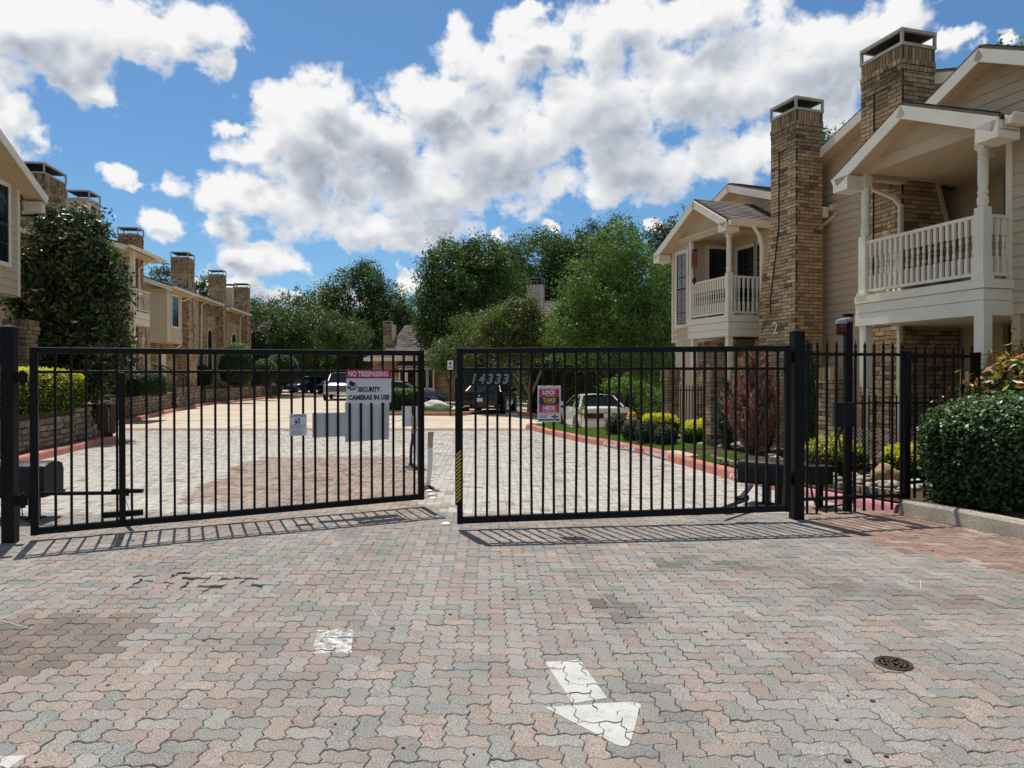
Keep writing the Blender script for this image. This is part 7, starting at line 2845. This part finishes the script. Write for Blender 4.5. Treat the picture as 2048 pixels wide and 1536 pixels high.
tree('hazy line of distant trees closing the end of the drive', (-8, 104, 0),
     [(-40 + k * 6.4, 104 + (k % 3), 4.4 + (k * 7 % 5) * 0.5, 4.2, 3, 4.6 + (k * 5 % 4) * 0.4) for k in range(14)], GREEN_DK, 1500, 34, 0.9, 0.34, None, name='distant_trees', cat='trees')['kind'] = 'stuff'


# magnolia
mg = thing('magnolia_tree', 'big dark glossy magnolia with white flowers on the left terrace', 'tree', (-11.5, 18.6, 0.8))
P, N, nc, pr = crown_points([(0, 0, 2.5, 1.45, 1.3, 2.0), (-0.1, 0, 4.0, 1.05, 1.0, 1.3), (0.55, -0.2, 3.3, 0.9, 0.9, 1.2), (-0.75, -0.1, 3.2, 0.75, 0.8, 1.1), (0.2, 0, 4.7, 0.75, 0.7, 0.55), (0.75, -0.3, 1.7, 0.85, 0.8, 1.1), (-1.2, -0.3, 1.3, 0.9, 0.8, 0.9), (1.25, -0.4, 1.2, 0.5, 0.5, 0.45), (0, -0.2, 0.9, 1.3, 0.9, 0.8)], 950, 52, 0.26, 0.45)
C = clump_cols([(0.028, 0.046, 0.014), (0.036, 0.058, 0.018), (0.048, 0.072, 0.02), (0.075, 0.084, 0.024)], nc, pr, 0.4, 0.3, (0.20, 0.165, 0.042), 0.09)
leaf_mesh('crown', P, N, 0.135, 0.052, C, M['waxy_leaf'], mg, up=0.25)
trunk_mesh(mg, limbs((0, 0, 0), 4.2, 0.11, 1.0, 7, 30, 0.15), M['bark'])
mr = random.Random(44)
for k in range(15):
    a = mr.uniform(-2.6, -0.3)
    z = mr.uniform(1.0, 4.5)
    rad = 1.35 if z < 3.4 else 0.9
    b = MB()
    b.frame((rad * math.cos(a), rad * math.sin(a) * 0.95, z), (1, 0, 0), (0, 1, 0))
    for q in range(7):
        t0 = 2 * math.pi * q / 7
        c, s = math.cos(t0), math.sin(t0)
        b.face([(0, 0, 0), (0.055 * c - 0.03 * s, 0.055 * s + 0.03 * c, 0.025), (0.095 * c, 0.095 * s, 0.06), (0.055 * c + 0.03 * s, 0.055 * s - 0.03 * c, 0.025)])
    b.build('flower', M['lamp_white'], mg)


# ------------------------------------------------------------------ hedges and shrubs
def hedge_points(sx, sy, sz, n, rough_=0.03, p=5.0, under=False):
    """Points on a rounded block with its base at z = 0."""
    d = rng.normal(0, 1, (n * 2, 3))
    s = np.array([sx / 2, sy / 2, sz / 2])
    d = d / (np.sum(np.abs(d) ** p, axis=1) ** (1 / p))[:, None]
    nrm = np.sign(d) * np.abs(d) ** (p - 1)
    nrm /= np.linalg.norm(nrm, axis=1)[:, None] + 1e-9
    P = d * s
    P[:, 2] += sz / 2
    k = rng.random(n * 2) < 2
    if not under:
        k &= (nrm[:, 2] > -0.7)
    P, nrm = P[k][:n], nrm[k][:n]
    P += nrm * rng.normal(-0.3 * rough_, rough_, (len(P), 1)) + rng.normal(0, rough_ * 0.5, P.shape)
    return P, nrm


def hedge(name, label, cat, loc, rz, size, n, pal, L, top=None, toph=0.75, wd=0.6, p=5.0, rough_=0.03, group=None, tip=None, tipf=0.0, cv=0.2, leaf='leaf', core=True, up=0.9):
    t_ = thing(name, label, cat, loc, rz, group)
    n = int(n * 1.35)
    L *= 0.86
    P, N = hedge_points(*size, n, rough_ * 0.75, p)
    C = clump_cols(pal, len(P), 1, cv + 0.1, 0.1, tip, tipf)
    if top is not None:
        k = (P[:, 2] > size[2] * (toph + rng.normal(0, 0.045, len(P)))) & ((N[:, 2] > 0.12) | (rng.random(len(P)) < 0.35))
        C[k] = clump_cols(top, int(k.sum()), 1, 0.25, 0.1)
    leaf_mesh('foliage', P, N, L, L * wd, C, M[leaf], t_, up=up, spread=0.75)
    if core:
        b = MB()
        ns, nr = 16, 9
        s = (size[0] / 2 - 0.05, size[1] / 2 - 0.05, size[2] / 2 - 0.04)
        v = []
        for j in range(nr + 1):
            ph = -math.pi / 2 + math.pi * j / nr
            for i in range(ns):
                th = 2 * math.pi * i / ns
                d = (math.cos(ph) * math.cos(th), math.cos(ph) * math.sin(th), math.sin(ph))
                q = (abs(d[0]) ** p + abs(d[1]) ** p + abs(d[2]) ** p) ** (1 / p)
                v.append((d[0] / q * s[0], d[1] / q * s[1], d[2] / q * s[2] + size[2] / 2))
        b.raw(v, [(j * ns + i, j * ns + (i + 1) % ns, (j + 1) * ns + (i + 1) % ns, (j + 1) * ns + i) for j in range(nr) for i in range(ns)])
        b.build('dark_core', M['core_dark'], t_, smooth=True)  # solid dark core filling the inside of the leaf shell
    return t_


M['core_dark'] = mat('core_dark', (0.022, 0.026, 0.012), rough=1, var=0.4, scale=20, spec=0.05)
LIG = [(0.045, 0.085, 0.016), (0.055, 0.10, 0.018), (0.038, 0.072, 0.015)]
DKH = [(0.022, 0.045, 0.014), (0.028, 0.055, 0.017), (0.034, 0.065, 0.02)]

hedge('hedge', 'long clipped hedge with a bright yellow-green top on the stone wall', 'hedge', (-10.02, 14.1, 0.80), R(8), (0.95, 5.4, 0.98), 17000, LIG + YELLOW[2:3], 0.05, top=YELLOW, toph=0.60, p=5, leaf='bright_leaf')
hedge('hedge', 'large dark green clipped hedge beside the fence at the right kerb', 'hedge', (6.55, 7.82, 0.15), R(-17), (3.5, 1.45, 1.26), 24000, DKH + GREEN_MID[:1], 0.062, p=3.3, rough_=0.055, tip=(0.10, 0.17, 0.04), tipf=0.05, leaf='waxy_leaf', top=[(0.05, 0.105, 0.028), (0.065, 0.13, 0.032), (0.04, 0.085, 0.024)], toph=0.70)
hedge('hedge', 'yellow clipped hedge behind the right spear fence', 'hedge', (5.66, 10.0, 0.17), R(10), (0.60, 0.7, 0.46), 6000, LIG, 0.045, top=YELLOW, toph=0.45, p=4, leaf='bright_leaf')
hedge('hedge', 'low clipped hedge with a top coloured lighter as if lit, on the grass island', 'hedge', (-4.95, 30.9, 0.14), R(3), (2.1, 0.9, 0.95), 7000, DKH + GREEN_MID[:1], 0.07, top=GREEN_BRT, toph=0.78, p=6)  # sunlight on the top is put into the leaf colour
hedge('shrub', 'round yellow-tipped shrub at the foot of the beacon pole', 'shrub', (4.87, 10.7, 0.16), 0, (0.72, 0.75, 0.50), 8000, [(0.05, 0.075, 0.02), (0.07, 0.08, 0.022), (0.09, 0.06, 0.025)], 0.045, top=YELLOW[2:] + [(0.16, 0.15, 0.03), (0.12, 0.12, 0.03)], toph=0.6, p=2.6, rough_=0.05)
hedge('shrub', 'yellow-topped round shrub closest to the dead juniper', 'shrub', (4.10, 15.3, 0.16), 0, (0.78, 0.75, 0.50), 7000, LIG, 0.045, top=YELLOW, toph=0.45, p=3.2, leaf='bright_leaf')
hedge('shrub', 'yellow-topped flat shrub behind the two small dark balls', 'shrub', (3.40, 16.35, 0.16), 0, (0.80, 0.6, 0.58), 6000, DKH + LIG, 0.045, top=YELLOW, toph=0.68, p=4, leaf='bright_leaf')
for lb, x, y, s in (('small dark round shrub left of the yellow-topped one, beside the hydrant', 2.78, 16.2, 0.50), ('dark round shrub right below the flat yellow-topped shrub', 2.98, 15.5, 0.52), ('smallest dark reddish ball shrub between the two yellow-topped shrubs', 3.27, 15.05, 0.44), ('dark shrub at the far end of the lawn beside the white sedan', 2.62, 17.6, 0.55)):
    hedge('ball_shrub', lb, 'shrub', (x, y, 0.16), 0, (s, s, s * 0.92), 3500, [(0.03, 0.042, 0.017), (0.045, 0.04, 0.02), (0.035, 0.05, 0.018)], 0.038, p=2.4, group='small dark ball shrubs by the lawn')


def juniper(label, loc, h, w, n, pal, cat='shrub', name='juniper', L=0.11, loose=0.25):
    """Feathery upright conifer: thin sprays rising from a central stem."""
    t_ = thing(name, label, cat, loc)
    ns = n // 40
    a = rng.uniform(0, 2 * np.pi, ns)
    z0 = rng.random(ns) ** 0.8 * h * 0.85
    rad = w / 2 * np.clip(np.minimum(1.0, 0.45 + 1.6 * z0 / h) * (1.06 - (z0 / h) ** 1.15), 0.06, 1) * rng.uniform(0.3, 1.15, ns)
    ln = h * rng.uniform(0.12, 0.26, ns)
    P, A = [], []
    t = np.linspace(0, 1, 40)[None]
    ox = np.cos(a) * rad
    oy = np.sin(a) * rad
    X = ox[:, None] * (0.45 + 0.6 * t) + rng.normal(0, 0.02, (ns, 40))
    Y = oy[:, None] * (0.45 + 0.6 * t) + rng.normal(0, 0.02, (ns, 40))
    Z = z0[:, None] + ln[:, None] * t ** 1.2 + rng.normal(0, 0.02, (ns, 40))
    P = np.stack([X, Y, np.clip(Z, 0.02, h)], 2).reshape(-1, 3)
    N = np.stack([np.repeat(np.cos(a), 40), np.repeat(np.sin(a), 40), np.full(ns * 40, 0.1)], 1)
    C = clump_cols(pal, ns, 40, 0.3, 0.2)
    leaf_mesh('foliage', P, N, L, L * 0.16, C, M['needle'], t_, droop=-1.6, up=0.0, spread=0.6)
    trunk_mesh(t_, [([(0, 0, -0.1), (0, 0, h * 0.7)], 0.04, 0.015)] + [([(0, 0, 0.1 + k * 0.06), (w * 0.3 * math.cos(k * 2.4), w * 0.3 * math.sin(k * 2.4), h * 0.35 + k * 0.1)], 0.018, 0.006) for k in range(7)], M['bark'])
    return t_


juniper('dead rust-brown juniper bush in front of the number 2 chimney', (4.62, 13.55, 0.16), 1.95, 1.65, 18000, [(0.27, 0.125, 0.098), (0.33, 0.16, 0.125), (0.21, 0.10, 0.08), (0.35, 0.19, 0.155)], L=0.10)
juniper('tall blue-green juniper beside the brick pier, right of the gate post', (5.17, 12.5, 0.16), 2.05, 0.62, 15000, [(0.045, 0.085, 0.05), (0.055, 0.10, 0.06), (0.038, 0.072, 0.042)])
juniper('green juniper half hidden at the left of the dead brown one', (4.28, 14.2, 0.16), 1.35, 0.45, 8000, [(0.045, 0.085, 0.045), (0.055, 0.10, 0.055), (0.038, 0.072, 0.038)])
juniper('thin green juniper right of the dead brown one', (5.02, 13.9, 0.16), 1.5, 0.35, 6000, [(0.045, 0.085, 0.045), (0.055, 0.10, 0.055)])

# photinia with copper-red young leaves behind the dark hedge
ph = thing('photinia_bush', 'photinia bush with copper-red leaf tips behind the large dark hedge', 'shrub', (6.2, 8.5, 0.30))
P, N, nc, pr = crown_points([(0.35, 0, 1.25, 0.85, 0.5, 0.45), (-0.2, 0, 1.05, 0.5, 0.45, 0.4), (0.8, 0, 1.5, 0.6, 0.45, 0.4), (0.2, 0, 0.7, 0.9, 0.5, 0.5), (-0.1, 0, 1.2, 0.4, 0.4, 0.3)], 250, 26, 0.16, 0.5)
hi = np.clip((P[:, 2] - 1.15) / 0.5, 0, 1)
C = clump_cols(DKH + GREEN_MID, nc, pr, 0.25, 0.2)
hi = np.clip((P[:, 2] - 0.95) / 0.6, 0, 1)
mk = rng.random(len(P)) < hi * 0.8
C[mk] = clump_cols([(0.34, 0.14, 0.035), (0.34, 0.22, 0.04), (0.27, 0.26, 0.045), (0.32, 0.10, 0.035)], int(mk.sum()), 1, 0.2, 0.1)
leaf_mesh('foliage', P, N, 0.125, 0.036, C, M['waxy_leaf'], ph, up=0.5)
trunk_mesh(ph, [([(0, 0, 0), (k * 0.14 - 0.3, 0.05 * (k % 2), 0.9), (k * 0.24 - 0.45, 0, 1.55)], 0.02, 0.006) for k in range(6)], M['bark'])
# ground cover along the front bed
gc = thing('ground_cover', 'low leafy ground cover along the front kerb below the dark hedge', 'ground cover', (0, 0, 0))
gc['kind'] = 'stuff'
n = 1300
yy = rng.uniform(7.5, 8.25, n)
xx = np.array([rk(v) for v in yy]) + rng.uniform(0.06, 0.75, n)
leaf_mesh('leaves', np.stack([xx, yy, 0.19 + rng.random(n) * 0.14], 1), np.tile([0, -0.3, 0.6], (n, 1)), 0.055, 0.04, clump_cols(DKH + GREEN_MID, n, 1, 0.3, 0.1), M['waxy_leaf'], gc)

# terrace planting on the left
TZ = 0.9
hedge('hedge', 'square dark hedge block right of the magnolia', 'hedge', (-13.6, 26.0, TZ), R(8), (1.2, 2.2, 0.85), 6000, DKH, 0.08, p=7)
hedge('hedge', 'dark loose hedge below the number 8 chimney', 'hedge', (-15.9, 30.4, TZ), R(8), (1.4, 2.4, 1.0), 6000, DKH, 0.09, p=4, tip=(0.07, 0.13, 0.04), tipf=0.1)
hedge('topiary', 'bright-topped egg-shaped clipped shrub on the far terrace', 'shrub', (-17.35, 44.8, 1.0), 0, (2.0, 2.0, 2.75), 9000, GREEN_DK + GREEN_MID[:2], 0.10, top=GREEN_BRT, toph=0.72, p=2.3, rough_=0.05)
hedge('topiary', 'clipped round shrub behind the egg-shaped one, in half shade', 'shrub', (-17.5, 50.4, 1.0), 0, (1.5, 1.6, 1.9), 5000, GREEN_DK + OLIVE[:1], 0.11, top=OLIVE + GREEN_BRT, toph=0.7, p=2.3, rough_=0.05)
hedge('topiary', 'larger clipped round shrub at the end of the far terrace', 'shrub', (-18.0, 55.5, 1.0), 0, (2.4, 2.2, 2.5), 7000, GREEN_DK, 0.12, top=GREEN_MID, toph=0.65, p=2.3, rough_=0.05)
hedge('shrub', 'dark round shrub under the arched window', 'shrub', (-19.2, 43.4, 1.0), 0, (1.6, 1.4, 1.3), 4000, DKH, 0.10, p=2.6)
hedge('shrub', 'tall dark shrub at the wall foot beside the stone wall end', 'shrub', (-20.5, 56.5, 0.9), 0, (2.4, 2, 4.5), 6000, GREEN_DK, 0.16, p=2.5, rough_=0.1)
rows_t = [(y, at_y(T2, y) - 3.0, at_y(T2, y) - 0.3) for y in np.arange(22.8, 58, 1.2)]
grass('terrace_grass', rows_t, lambda x, y: 0.9, 24000, 0.11, ((0.05, 0.10, 0.02), (0.065, 0.13, 0.025), (0.04, 0.085, 0.02)))
isl = MB()
ip = [(-6.4, 30.1), (-2.45, 29.75), (-1.95, 30.3), (-2.3, 31.2), (-3.2, 31.9), (-6.2, 32.4), (-7.0, 31.2)]
isl.raw([(x, y, 0.145) for x, y in ip] + [(x, y, -0.05) for x, y in ip], [tuple(range(7))] + [(a, 7 + a, 7 + (a + 1) % 7, (a + 1) % 7) for a in range(7)])
setting(isl.build('grass_island', M['lawn_soil']))
kerb('kerb_island', [(-7.1, 30.2), (-6.4, 30.0), (-2.45, 29.62), (-2.0, 29.85), (-1.75, 30.3)], M['kerb_red'], -1)
grass('island_grass', [(30.05, -6.3, -2.6), (30.7, -6.8, -2.1), (31.4, -6.7, -2.6), (32.0, -6.2, -3.5)], lambda x, y: 0.145, 6000, 0.09)
kerb('kerb_court', [(0.2, 30.6), (1.6, 30.2), (3.5, 29.9)], M['kerb_red'], -1, zf=lambda x, y: float(lot_drop(x, y)))
hedge('hedge', 'added dark hedge standing in for the deep shade under the far trees', 'hedge', (-22, 94, 0), 0, (60, 3.5, 4.5), 22000, GREEN_DK, 0.4, p=5, rough_=0.25)  # dark mass added to cover bright ground where deep shade belongs
hedge('hedge', 'added dark tall hedge standing in for the shade behind the white sedan', 'hedge', (5.6, 33.5, -0.4), 0, (9.5, 1.4, 3.0), 9000, GREEN_DK, 0.16, p=6, rough_=0.08, up=0.3)  # added to darken the gap below the bright tree
